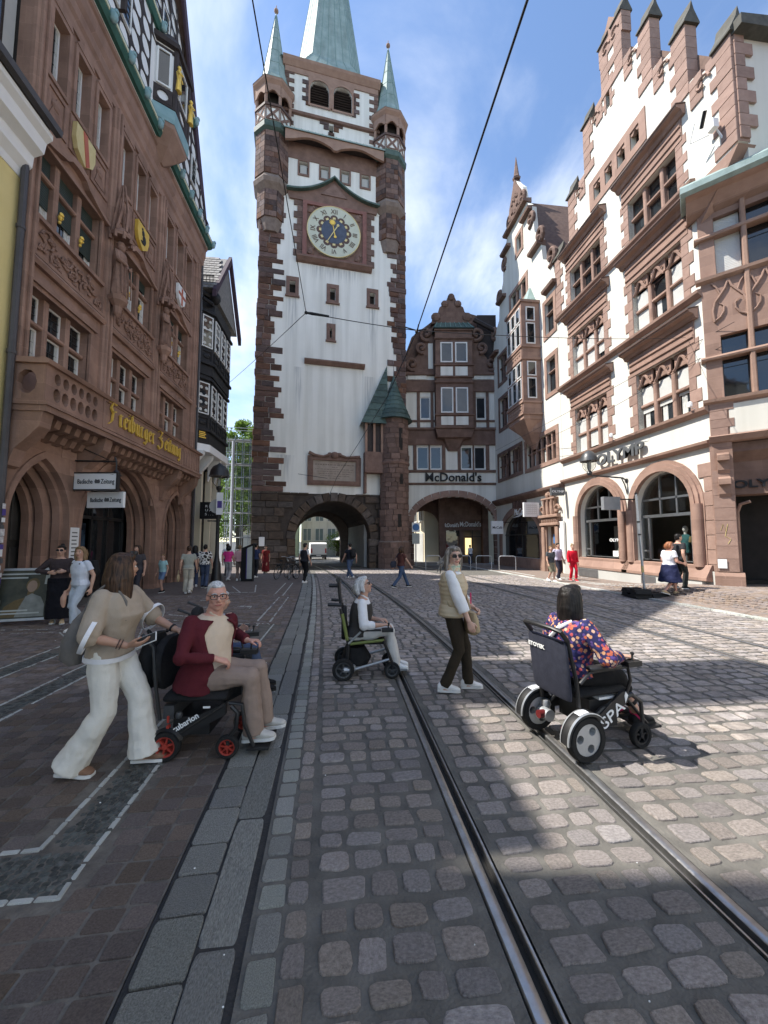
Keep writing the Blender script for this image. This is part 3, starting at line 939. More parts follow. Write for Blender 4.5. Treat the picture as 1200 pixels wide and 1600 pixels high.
# doors and shop front inside the arches
m = MB(); m.box(9.0,10.8,0.92,0.98,-0.3,3.5)
d1 = m.build('door', 'dark_door', nh)
m = MB()
for i in range(4):
 x = 9.3 + i * 0.32
 m.bbox(x, x + 0.27,0.88,0.92,0.2,1.5,0.02); m.bbox(x, x + 0.27,0.88,0.92,1.65,2.9,0.02)
m.build('door_panel', 'dark_door', d1)
m = MB(); m.box(11.4,15.4,1.0,1.05,2.45,4.1)
m.build('fanlight', 'glass', nh)
m = MB()
for x in (11.55,12.75,13.35,14.2,15.2): m.box(x - 0.035, x + 0.035,0.93,1.0,-0.3,3.9)
m.box(11.5,15.4,0.93,1.0,2.35,2.45)
m.build('shop_front_frame', 'black_metal', nh)
m = MB(); m.box(13.35,15.2,1.0,1.03,-0.3,2.35); m.build('shop_door', 'glass', nh)
m = MB(); m.box(11.55,12.75,1.0,1.05,-0.3,1.15); m.build('shop_panel', 'plaster_cream', nh)
mat('screen', (0.008,0.012,0.02),(0.05,0.09,0.14),1.8,0.12, spec=0.6)
m = MB(); m.box(11.6,12.95,0.86,0.93,1.2,2.2); m.build('display_screen', 'screen', nh)
m = MB(); m.box(16.4,18.2,0.92,0.98,-0.3,3.5)
m.build('door', 'dark_door', nh)
# string courses and cornice
cornice(nh, 8.75,19.0, [(-0.10,8.0),(-0.14,8.10),(-0.10,8.18),(0,8.18),(0,8.0)], 'red_sandstone', 'string_course')
cornice(nh, 8.7,19.05, [(0.0,14.95),(-0.06,14.95),(-0.08,15.2),(-0.14,15.3),(-0.15,15.55),(-0.22,15.7),(-0.24,16.05),(-0.30,16.1),(-0.30,16.25),(0.3,16.25),(0.3,14.95)], 'red_sandstone')
# bay piers with little shafts
for x in (8.9,11.86,14.9,18.55):
 m = MB()
 m.bbox(x - 0.17, x + 0.17,-0.12,0.0,5.5,15.0,0.04)
 m.tube([(x - 0.09,-0.14,5.5),(x - 0.09,-0.14,15.0)], 0.045,6); m.tube([(x + 0.09,-0.14,5.5),(x + 0.09,-0.14,15.0)], 0.045,6)
 m.build('pier', 'red_sandstone', nh)
mat('blind_green', (0.03,0.045,0.04),(0.045,0.06,0.052),3,0.6)
# first floor
for bi, (s0, s1) in enumerate(bays):
 surround(nh, s0, s1,5.75,7.45,0.18, 'red_sandstone')
 win_group(nh, s0, s1,5.75,7.45,3,(6.72,), bars=(1,2), curtains={(i, 0): (.86,1) for i in range(3)})
 # wavy hood over the lights
 m = MB(); w = (s1 - s0) / 3
 pts = [(s0 - 0.2,7.66)]
 for i in range(3):
  c = s0 + w * (i + .5)
  pts += [(c - w * .45,7.66),(c - w * .2,7.74),(c, 7.80),(c + w * .2,7.74),(c + w * .45,7.66)]
 pts += [(s1 + 0.2,7.66),(s1 + 0.2,7.55),(s0 - 0.2,7.55)]
 m.prism(pts, -0.13,0.0, 'y'); m.build('hood_moulding', 'red_sandstone', nh)
# relief panels under the second floor: carved scrolls
for bi, (s0, s1) in enumerate(bays):
 a, b = s0 - 0.02, s1 + 0.45
 m = MB()
 m.plate(rect(a - .05, b + .05,8.2,9.2), [rect(a + .05, b - .05,8.28,9.1)], -0.10,0.0)
 pn = m.build('relief_panel', 'red_sandstone', nh)
 rg = random.Random(bi + 3)
 for i in range(9):
  cx = a + 0.22 + (b - a - .44) * i / 8; cz = 8.69 + (0.14 if i % 2 else -0.14)
  m = MB()
  for q in range(3):
   r0 = 0.26 - 0.07 * q; ph = rg.uniform(0,6)
   pts = [(cx + (r0 - .035 * t) * math.cos(ph + t * .55) * (1 if q % 2 else -1),-0.035, cz + (r0 - .035 * t) * math.sin(ph + t * .55) * 1.05) for t in range(9)]
   m.tube(pts, [0.035 * (1 - t / 12) for t in range(9)], 5)
   e = pts[-1]; m.ball(e, 0.05,6)
  for q in range(3):
   an = rg.uniform(0,6.28); p = (cx + .2 * math.cos(an),-0.02, cz + .22 * math.sin(an)); m.ball(p, (0.08,0.04,0.05),6)
  m.build('carved_scroll', 'red_carved', pn)
# second floor
gold_heads = []
for bi, (s0, s1) in enumerate(bays):
 s1 += 0.2
 surround(nh, s0, s1,9.2,11.0,0.14, 'red_sandstone', sill=False)
 bl = {(i, 1): ('blind_green', 1.0) for i in range(3)}
 if bi == 0:
  bl.update({(0,0): ('blind_green', .55),(1,0): ('blind_green', .5),(2,0): ('blind_green', .62)})
 else:
  bl = {(1,1): ('blind_green', .9),(2,1): ('blind_green', .7)}
 win_group(nh, s0, s1,9.2,11.0,3,(10.42,), bars=(1,1), blinds=bl, curtains={(i, 0): (.72,1) for i in range(3)})
 w = (s1 - s0) / 3
 for i in (1,2):
  m = MB(); x = s0 + i * w
  m.ball((x, -0.02,9.72),(0.055,0.05,0.085),8); m.ball((x, -0.05,9.80),(0.07,0.045,0.05),8); m.ball((x + .01,-0.075,9.70),(0.02,0.025,0.03),6)
  m.ball((x, -0.01,9.60),(0.035,0.04,0.05),6)
  m.build('gilded_head', 'gold', nh, True)
 c = (s0 + s1) / 2; h = (s1 - s0) / 2 + .22
 up = [(c - h + 2 * h * i / 20,11.28 + 0.20 * math.cos((i / 20 - .5) * 2 * math.pi) + (0.1 if abs(i - 10) < 3 else 0)) for i in range(21)]
 dn = [(x, z - 0.13 - 0.05 * math.cos((x - c) * 2)) for x, z in reversed(up)]
 m = MB(); m.prism(up + dn, -0.16,0.0, 'y'); m.build('hood_moulding', 'red_sandstone', nh)
# third floor
for j, (a, b) in enumerate(win3):
 m = MB()
 m.plate(rect(a - .1, b + .1,12.8,14.78), [rect(a, b, 12.9,14.65)], -0.05,0.0)
 m.prism([(a - .1,14.78),(b + .1,14.78),(b, 14.95),((a + b) / 2,15.0),(a, 14.95)], -0.07,0, 'y')
 m.build('window_surround', 'red_sandstone', nh)
 win_group(nh, a, b, 12.9,14.65,1,(), yin=0.2, bars=(1,4), curtains={(0,0): (.85,1)})
 m = MB()
 m.plate(rect(a - .12, b + .12,11.75,12.72), [rect(a, b, 11.85,12.62)], -0.04,0.0)
 m.prism([(a + .05,11.9),(b - .05,11.9),((a + b) / 2,12.5)], -0.03,0, 'y'); m.ball(((a + b) / 2,-0.02,12.3),(.14,.05,.16),8)
 m.build('blind_tracery', 'red_carved', nh)
# coats of arms
def shield(s, z, sc, colors, label):
 o = [(-.5,.55),(.5,.55),(.52,.0),(.4,-.35),(0,-.65),(-.4,-.35),(-.52,0)]
 m = MB(); m.prism([(s + x * sc, z + y_ * sc) for x, y_ in o], -0.16,-0.05, 'y')
 t = m.build('shield', colors[0], nh, label=label)
 return t
mat('heraldic_red', (0.42,0.10,0.06),(0.48,0.14,0.08),3,0.5)
sh1 = shield(10.42,12.15,0.75,('gold_pale',), 'gilded shield with a red band')
m = MB(); m.prism([(10.28,12.56),(10.44,12.56),(10.58,11.8),(10.45,11.68)], -0.175,-0.158, 'y'); m.build('band', 'heraldic_red', sh1)
sh2_ = shield(13.45,12.15,0.72,('gold',), 'gold shield with a black beast')
m = MB()
m.ball((13.42,-0.165,12.28),(.09,.02,.12),8); m.ball((13.5,-0.165,12.1),(.12,.02,.16),8); m.ball((13.42,-0.165,11.95),(.14,.02,.06),8); m.ball((13.36,-0.165,12.4),(.05,.02,.05),6)
m.build('beast', 'ink', sh2_)
sh3 = shield(16.7,12.15,0.72,('white_paint',), 'white shield with a red cross')
m = MB(); m.box(16.64,16.76,-0.175,-0.158,11.75,12.5); m.box(16.36,17.04,-0.172,-0.159,12.12,12.24); m.build('cross', 'heraldic_red', sh3)
# statues on the piers under carved canopies
def statue(s, z0, h, seed):
 rg = random.Random(seed)
 m = MB()
 y = -0.34
 prof = [(0.0,0),(.17,0.0),(.20,.06),(.18,.25),(.155,.42),(.16,.52),(.185,.62),(.20,.72),(.17,.79),(.07,.83),(.055,.85)]
 n = 14; vs_ = []; fs = []
 for i, (r_, zz_) in enumerate(prof):
  for k in range(n):
   a = 2 * math.pi * k / n
   f = 1 + (0.10 * math.sin(5 * a + seed + zz_ * 6) if zz_ < .7 else 0)
   vs_.append((s + r_ * h * .6 * f * math.cos(a) * 1.05, y + r_ * h * .5 * f * math.sin(a), z0 + zz_ * h))
 for i in range(len(prof) - 1):
  for k in range(n):
   fs.append((i * n + k, i * n + (k + 1) % n, (i + 1) * n + (k + 1) % n, (i + 1) * n + k))
 m.add(vs_, fs)
 m.ball((s + .01, y - .02, z0 + .91 * h),(.062 * h, .066 * h, .085 * h),10)
 m.ball((s, y - .01, z0 + .95 * h),(.07 * h, .07 * h, .06 * h),8)
 for sg in (-1,1):
  m.tube([(s + sg * .11 * h, y, z0 + .77 * h),(s + sg * .15 * h, y - .05 * h, z0 + .6 * h),(s + sg * (.04 + .05 * rg.random()) * h, y - .14 * h, z0 + .56 * h)], [.042 * h, .04 * h, .03 * h], 7)
 m.tube([(s + .14 * h, y - .13 * h, z0 + .05 * h),(s + .1 * h, y - .14 * h, z0 + .62 * h)], .012 * h, 5)
 for k in range(5):
  x = s - .1 * h + .05 * h * k
  m.tube([(x, y - .085 * h, z0 + .6 * h),(x + rg.uniform(-.05,.05) * h, y - .10 * h, z0 + .05 * h)], .014 * h, 4)
 st = m.build('statue', 'red_carved', nh, True)
 m = MB()
 m.lathe([(.02, z0 - .62),(.10, z0 - .5),(.12, z0 - .3),(.24, z0 - .15),(.27, z0 - .02),(.25, z0)], (s, y, 0),8)
 m.build('console', 'red_sandstone', nh)
 m = MB(); zc = z0 + h + .1
 m.lathe([(.30, zc),(.31, zc + .1),(.26, zc + .16),(.22, zc + .25)], (s, y, 0),8)
 for k in range(8):
  a = math.pi * k / 4
  m.tube([(s + .28 * math.cos(a), y + .28 * math.sin(a), zc - .12),(s + .28 * math.cos(a), y + .28 * math.sin(a), zc + .1)], .05,5)
 for k in range(6):
  a = math.pi * k / 3
  m.tube([(s + .24 * math.cos(a), y + .24 * math.sin(a), zc + .15),(s + .17 * math.cos(a + .5), y + .17 * math.sin(a + .5), zc + .9),(s + .02 * math.cos(a), y + .05 * math.sin(a), zc + 1.75)], [.05,.045,.02], 5)
 m.build('statue_canopy', 'red_carved', nh)
statue(11.86,8.95,1.75,1)
statue(14.9,8.95,1.6,2)
# balcony
BY = -0.74
bal = MB()
bal.box(8.75,17.8, BY - 0.06,0.0,4.42,4.55)
bal.prism([(BY - .1,4.55),(BY - .1,4.62),(BY + .02,4.66),(0,4.66),(0,4.55)], 8.72,17.84, 'x')
bal.prism([(BY - .08,5.46),(BY - .12,5.54),(BY + .02,5.6),(BY + .2,5.56),(BY + .2,5.46)], 8.70,17.86, 'x')
bal.box(8.70,8.98, BY + .2,0,5.46,5.58)
bal.box(17.5,17.86, BY + .2,0,5.46,5.58)
balcony = bal.build('balcony', 'red_sandstone', nh)
hl = []
for i in range(6):
 cx = 9.12 + i * 0.265
 for k in range(2):
  cz = 4.88 + k * 0.36
  hl.append([(cx + (0.11 if k == 0 else .1) * math.cos(2 * math.pi * q / 10 + .3), cz + (.16 if k == 0 else .135) * math.sin(2 * math.pi * q / 10 + .3)) for q in range(10)])
m = MB(); m.plate(rect(8.78,10.72,4.66,5.46), hl, BY, BY + .16); m.build('pierced_parapet', 'red_sandstone', balcony)
m = MB(); m.plate([(.01,4.665),(0.725,4.665),(0.725,5.455),(.01,5.455)], [[(0.37 + .2 * math.cos(2 * math.pi * q / 10),5.06 + .27 * math.sin(2 * math.pi * q / 10)) for q in range(10)]], 0,.14, M=Matrix.Translation((8.772,0,0)) @ Matrix.Rotation(R(-90),4, 'Z'))
m.build('parapet_end', 'red_sandstone', balcony)
m = MB(); m.box(10.72,15.75, BY, BY + .12,4.66,5.46); m.plate(rect(10.76,15.72,4.67,5.45), [rect(10.84,15.64,4.73,5.4)], BY - .03, BY)
m.build('sign_panel', 'red_sandstone', balcony)
m = MB(); m.box(15.75,17.8, BY, BY + .12,4.66,5.46)
for i in range(7):
 cx = 15.95 + i * .27
 m.tube([(cx - .09, BY - .01,4.7),(cx - .09, BY - .01,5.2),(cx, BY - .01,5.36),(cx + .09, BY - .01,5.2),(cx + .09, BY - .01,4.7)], .022,5)
m.build('blind_arcade', 'red_sandstone', balcony)
m = MB(); m.box(17.66,17.8, BY + .12,0,4.66,5.46); m.build('parapet_end', 'red_sandstone', balcony)
# corbel table and consoles under the balcony
m = MB()
for i in range(26):
 x = 9.1 + i * 0.335
 if x > 17.6: break
 m.prism([(0,3.98),(-.18,4.02),(-.26,4.18),(-.5,4.24),(-.56,4.42),(0,4.42)], x, x + .17, 'x')
m.build('corbel_table', 'red_sandstone', balcony)
for x in (8.78,11.0,15.72,17.5):
 m = MB(); m.prism([(0,3.2),(-.1,3.25),(-.2,3.6),(-.45,3.85),(-.66,4.1),(-.72,4.42),(0,4.42)], x, x + .32, 'x'); m.build('console', 'red_sandstone', balcony)
# gold gothic lettering
m = MB(); x = 10.93; sc_ = 0.49
for ch in 'Freiburger Zeitung':
 w, st = FRAK[ch]
 k = sc_ * (1.15 if ch in 'FZ' else 1.0)
 nib_text(m, st, x, 4.90 if ch not in 'FZ' else 4.87, k, 0.074, BY - .07, BY - .025)
 x += w * k * 1.17
m.build('gold_lettering', 'gold', nh, label='gold gothic lettering reading Freiburger Zeitung')
# projecting lamp
m = MB()
m.tube([(10.95,-0.02,3.78),(10.95,-1.05,3.78)], .022,6); m.tube([(10.95,-0.02,4.2),(10.95,-.85,3.82)], .012,5); m.tube([(10.95,-1.0,3.9),(10.95,-1.05,3.78),(10.95,-1.05,3.5)], .02,6)
lamp = m.build('wall_lamp', 'black_metal', nh)
m = MB(); m.lathe([(.03,3.55),(.06,3.52),(.10,3.44),(.15,3.40),(.0,3.40)], (10.95,-1.05,0),12); m.build('lamp_shade', 'black_metal', lamp, True)
mat('frosted', (0.42,0.41,0.38),(0.5,0.49,0.46),3,0.35)
m = MB(); m.lathe([(.085,3.40),(.10,3.3),(.085,3.16),(.0,3.14)], (10.95,-1.05,0),12); m.build('lamp_glass', 'frosted', lamp, True)
# half-timbered gable
APEX = (13.9,24.6); GL, GR = 8.4,19.45
m = MB(); m.prism([(8.75,16.25),(19.0,16.25),(18.95,16.7),(13.9,24.3),(8.85,16.7)], -0.3,0.3, 'y'); m.build('gable_plaster', 'white_paint', nh)
cw, chh = 0.60,0.66
m = MB()
m.plate(rect(-.5,.5,-.5,.5), [[(.455 * math.cos(2 * math.pi * q / 14),.46 * math.sin(2 * math.pi * q / 14)) for q in range(14)]], -.5,.5)
cell = m.mesh('oval_panel', 'timber_dark')
orl, orr = 13.2,15.3
gw = []
for tier, (zb, y_) in enumerate(((16.85,-0.36),(20.35,-0.40))):
 rows = 5 if tier == 0 else 4
 for r_ in range(rows):
  z = zb + chh * (r_ + .5)
  half = (APEX[1] - z - chh * .5) / (APEX[1] - 16.6) * 5.45
  nn = int(half / cw)
  for i in range(-nn, nn + 1):
   x = APEX[0] + i * cw
   if orl - .1 < x < orr + .1 and z < 19.6: continue
   if tier == 0 and r_ in (1,2) and i in (-5,-4,5):
    continue
   if tier == 1 and r_ in (0,1) and i in (-2,0,2): continue
   inst('oval_timber_panel', cell, nh, (x, y_ + .045, z),(cw, 0.03, chh))
for (x, z, w, h) in ((13.9 - 4.5 * cw, 16.85 + 2 * chh, 2 * cw - .1,2 * chh - .1),(13.9 + 5 * cw, 16.85 + 2 * chh, cw - .06,2 * chh - .1),(13.9 - 2 * cw, 20.35 + chh, cw - .06,2 * chh - .1),(13.9,20.35 + chh, cw - .06,2 * chh - .1),(13.9 + 2 * cw, 20.35 + chh, cw - .06,2 * chh - .1)):
 win_group(nh, x - w / 2, x + w / 2, z - h / 2, z + h / 2,2 if w > 1 else 1,(), yin=-0.37, stone='timber_dark', mull=.1, fw=.06, bars=(1,4))
for zb, y_, hw in ((16.28,-0.52,5.3),(20.02,-0.5,2.75)):
 m = MB(); m.prism([(0.0, zb),(y_ + .1, zb),(y_, zb + .12),(y_, zb + .36),(y_ + .08, zb + .46),(0, zb + .46)], APEX[0] - hw, APEX[0] + hw, 'x')
 jb = m.build('jetty_beam', 'green_paint', nh)
 k = int(hw * 2 / 0.95)
 for i in range(k + 1):
  x = APEX[0] - hw + .1 + i * (2 * hw - .2) / k
  m = MB(); m.ball((x, y_ - .02, zb + .22),(.12,.13,.2),8); m.ball((x, y_ - .1, zb + .34),(.09,.07,.08),6); m.build('carved_head', 'teal_paint', jb, True)
  if i < k:
   m = MB(); m.bbox(x + .16, x + (2 * hw - .2) / k - .16, y_ - .03, y_ + .01, zb + .16, zb + .26,.01); m.build('cream_stripe', 'cream_paint', jb)
# oriel on the gable
oc = 14.25
def oriel_ring(k, z):
 return [(oc - 1.0 * k, -.2, z),(oc - .6 * k, -.2 - .72 * k, z),(oc + .6 * k, -.2 - .72 * k, z),(oc + 1.0 * k, -.2, z)]
def loft_open(rings):
 m = MB(); n = len(rings[0]); vs_ = [p for r_ in rings for p in r_]; fs = []
 for i in range(len(rings) - 1):
  for k in range(n - 1):
   fs.append((i * n + k, i * n + k + 1,(i + 1) * n + k + 1,(i + 1) * n + k))
 fs.append(tuple(range(n))); fs.append(tuple((len(rings) - 1) * n + k for k in range(n)))
 m.add(vs_, fs); return m
m = loft_open([oriel_ring(.12,15.75), oriel_ring(.55,16.15), oriel_ring(.62,16.25), oriel_ring(.95,16.6), oriel_ring(.98,16.75)])
orb = m.build('oriel_base', 'tan_stone', nh)
m = loft_open([oriel_ring(1.0,16.76), oriel_ring(1.03,16.9), oriel_ring(1.03,17.25), oriel_ring(.97,17.3)]); m.build('oriel_frieze', 'teal_paint', nh)
m = loft_open([oriel_ring(.93,17.3), oriel_ring(.93,19.7)]); ob = m.build('oriel', 'white_paint', nh)
m = loft_open([oriel_ring(1.12,19.7), oriel_ring(1.15,19.85), oriel_ring(.6,20.6), oriel_ring(.05,21.0)]); m.build('oriel_roof', 'timber_dark', ob)
R0, R1 = oriel_ring(.93,17.3), oriel_ring(.93,19.7)
m = MB()
for k in range(4):
 m.tube([R0[k], R1[k]], .09,6)
for k in range(3):
 for zq in (17.38,17.95,19.55):
  a, b = Vector(R0[k]), Vector(R0[k + 1]); m.tube([(a.x, a.y, zq),(b.x, b.y, zq)], .07,6)
m.build('oriel_timber', 'timber_dark', ob)
for k in range(3):
 a, b = Vector(R0[k]), Vector(R0[k + 1]); d = (b - a); L = d.length; ang = math.atan2(d.y, d.x)
 Mx = Matrix.Translation((a.x, a.y, 0)) @ Matrix.Rotation(ang, 4, 'Z')
 m = MB(); m.M = Mx
 m.plate(rect(L * .2, L * .8,18.05,19.45), [rect(L * .2 + .06, L * .8 - .06,18.11,19.39)], -.07,-.01)
 w = m.build('window', 'window_frame', ob)
 m = MB(); m.M = Mx; m.box(L * .2 + .06, L * .8 - .06,-.03,-.015,18.11,19.39); w2 = m.build('pane', 'glass', w)
 m = MB(); m.M = Mx
 cx = L / 2
 m.plate(rect(L * .1, L * .9,17.42,17.92), [[(cx + L * .24 * math.cos(2 * math.pi * q / 12),17.67 + .2 * math.sin(2 * math.pi * q / 12)) for q in range(12)]], -.06,-.01)
 m.build('oval_timber_panel', 'timber_dark', ob)
for k, dx in ((1,.08),(2,.05)):
 x, y_ = R0[k][0], R0[k][1] - .12
 m = MB(); m.lathe([(.02,18.1),(.11,18.12),(.09,18.4),(.07,18.6),(.11,18.85),(.05,18.95),(.045,19.0)], (x, y_, 0),8); m.ball((x, y_, 19.07),.075,8)
 m.tube([(x - .1, y_, 18.85),(x - .17, y_ - .1,18.65),(x - .05, y_ - .16,18.7)], .03,5); m.tube([(x + .1, y_, 18.85),(x + .2, y_ - .05,18.7)], .03,5)
 m.build('gilded_figure', 'gold', ob, True)
# roof with overhanging verges
m = MB()
for (ex, ez) in ((GR + .05,16.5),(GL - .05,16.5)):
 sg = 1 if ex > 13 else -1
 vs_ = [(ex, -.12, ez),(APEX[0], -.6, APEX[1]),(APEX[0], 11, APEX[1]),(ex, 11, ez),(ex + sg * .12,-.12, ez + .22),(APEX[0], -.6, APEX[1] + .34),(APEX[0], 11, APEX[1] + .34),(ex + sg * .12,11, ez + .22)]
 m.add(vs_, [(0,1,2,3),(4,5,6,7),(0,1,5,4),(1,2,6,5),(2,3,7,6),(3,0,4,7)])
rf = m.build('roof', 'roof_tile', nh)
for sg in (-1,1):
 ex = APEX[0] + sg * (GR - APEX[0])
 m = MB(); a = Vector((ex, -.2,16.45)); b = Vector((APEX[0], -.7,24.6))
 u = Vector((sg * .35,0,.28))
 vs_ = [a - u * .6, a + u * .5, b + Vector((0,0,.35)), b - Vector((0,0,.3)), a - u * .6 + Vector((0,.1,0)), a + u * .5 + Vector((0,.1,0)), b + Vector((0,.1,.35)), b + Vector((0,.1,-.3))]
 m.add(vs_, [(0,1,2,3),(4,5,6,7),(0,1,5,4),(1,2,6,5),(2,3,7,6),(3,0,4,7)])
 m.build('verge_board', 'timber_purple', rf)
# downpipes
m = MB(); m.tube([(18.92,-.14,0.3),(18.92,-.14,4.2),(18.92,-.14,15.2)], .05,8); m.build('downpipe', 'pipe_dark', nh, True)
# signs hanging out from the newspaper house
def banner_sign(y, x0, x1, z0, z1, rot, framed, label):
 t = thing('hanging_sign', label, 'sign', (x0, y, 0), rot)
 m = MB(); m.box(0, x1 - x0,-.04,.04, z0, z1); m.build('board', 'sign_white', t)
 w = x1 - x0
 if framed:
  m = MB(); m.plate(rect(-.02, w + .02, z0 - .02, z1 + .02), [rect(.015, w - .015, z0 + .015, z1 - .015)], -.055,.055); m.box(-.05,0,-.02,.02, z0 - .05, z1 + .12); m.build('frame', 'black_metal', t)
 h = (z1 - z0)
 text('lettering', 'Badische', h * .40,.004, 'ink', t, (w * .27,-.045, z0 + h * .36), wide=.66)
 text('lettering', 'Zeitung', h * .40,.004, 'ink', t, (w * .79,-.045, z0 + h * .36), wide=.66)
 m = MB(); cx = w * .555
 m.prism([(cx - .06, z0 + h * .38),(cx + .06, z0 + h * .38),(cx + .075, z0 + h * .5),(cx + .05, z0 + h * .62),(cx, z0 + h * .58),(cx - .05, z0 + h * .64),(cx - .075, z0 + h * .5)], -.05,-.041, 'y')
 m.build('emblem', 'sign_grey', t)
 return t
banner_sign(11.0,-7.1,-5.92,3.0,3.45, R(-8), True, 'framed white newspaper sign beneath the balcony, the upper of the two')
banner_sign(11.35,-6.95,-5.85,2.55,2.98, R(-14), False, 'unframed white newspaper sign hanging at the doorway, the lower of the two')
nb = thing('notice_board', 'small white notice sheet on the pier beside the shop doorway', 'notice', (-7.1,11.05,0), R(90))
m = MB(); m.box(-.17,.17,-.05,-.02,1.05,2.0); m.build('sheet', 'sign_white', nb)
m = MB()
for i in range(8): m.box(-.11,.11 - .02 * (i % 3),-.054,-.051,1.15 + i * .1,1.18 + i * .1)
m.build('print', 'sign_grey', nb)
# ------------------------------------------------------------------ yellow house at the left edge and its taller neighbour
yh = thing('yellow_house', 'yellow plastered house with white eaves at the left edge of the picture', 'house', (XL, 0,0), R(90))
m = MB()
wn = [rect(a, a + 1.0, z, z + 1.7) for a in (4.1,6.0) for z in (4.6,7.4)]
m.plate([(3.3,-.35),(8.74,-.35),(8.74,9.6),(3.3,9.6)], wn + [rect(3.9,7.6,-.3,3.1)], 0,.3)
m.build('wall', 'plaster_yellow', yh)
m = MB(); m.box(3.3,8.74,.8,9,-.4,11.0); m.build('rear_wall', 'interior', yh)
for w_ in wn:
 win_group(yh, w_[0][0], w_[1][0], w_[0][1], w_[2][1], 2,(), yin=.12, stone='white_paint', mull=.06, bars=(0,2), barmat='white_paint')
win_group(yh, 3.9,7.6,-.3,3.1,2,(2.5,), yin=.2, stone='dark_grey_metal', frame='dark_grey_metal', mull=.12, bars=None)
cornice(yh, 3.3,8.74, [(.3,9.6),(-.02,9.6),(-.06,9.75),(-.2,9.9),(-.22,10.15),(-.42,10.25),(-.46,10.5),(-.58,10.6),(-.58,10.72),(.3,10.72)], 'white_paint', 'eaves')
m = MB(); m.prism([(-.6,10.74),(-.72,10.76),(-.74,10.9),(-.6,10.98),(-.45,10.98)], 3.3,8.8, 'x'); m.build('rain_gutter', 'pipe_dark', yh)
m = MB(); m.prism([(-.5,10.98),(5,12.6),(9,11.2),(9,10.8),(-.5,10.8)], 3.3,8.74, 'x'); m.build('roof', 'roof_tile', yh)
m = MB(); m.box(5.85,6.95,.1,3.4,11.0,18.2); dm = m.build('dormer', 'plaster_grey', yh)
m = MB(); m.prism([(5.7,18.2),(7.1,18.2),(6.4,19.0)], -.15,3.6, 'y'); m.build('dormer_roof', 'roof_tile', dm)
m = MB(); m.box(6.1,6.75,.02,.098,12.4,14.6); m.build('dormer_window', 'glass', dm)
m = MB(); m.box(7.3,8.72,.35,3.4,11.0,14.4); dm2 = m.build('dormer', 'plaster_grey', yh)
m = MB(); m.box(7.5,8.35,.27,.348,12.2,13.9); m.build('dormer_window', 'glass', dm2)
m = MB(); m.prism([(.2,14.4),(3.6,14.4),(3.6,15.2)], 7.2,8.73, 'x'); m.build('dormer_roof', 'roof_tile', dm2)
m = MB(); m.tube([(8.66,-.12,-.1),(8.66,-.12,4.6),(8.66,-.12,10.4)], .07,8)
for z in (1.2,5.6,8.4): m.tube([(8.66,-.12, z),(8.66,-.12, z + .08)], .085,8)
m.build('downpipe', 'pipe_dark', yh, True)
mat('sticker_paper', (0.35,0.33,0.33),(0.75,0.74,0.74),14,0.6)
nb_ = thing('tall_house', 'tall cream house standing before the yellow house, beyond the left edge', 'house', (XL, 0,0), R(90))
m = MB(); m.box(-14,3.28,0,10,-.4,16.5); m.build('wall', 'plaster_cream', nb_)
m = MB(); m.prism([(-.5,16.5),(5,20),(10.5,16.5)], -14,3.28, 'x'); m.build('roof', 'roof_tile', nb_)
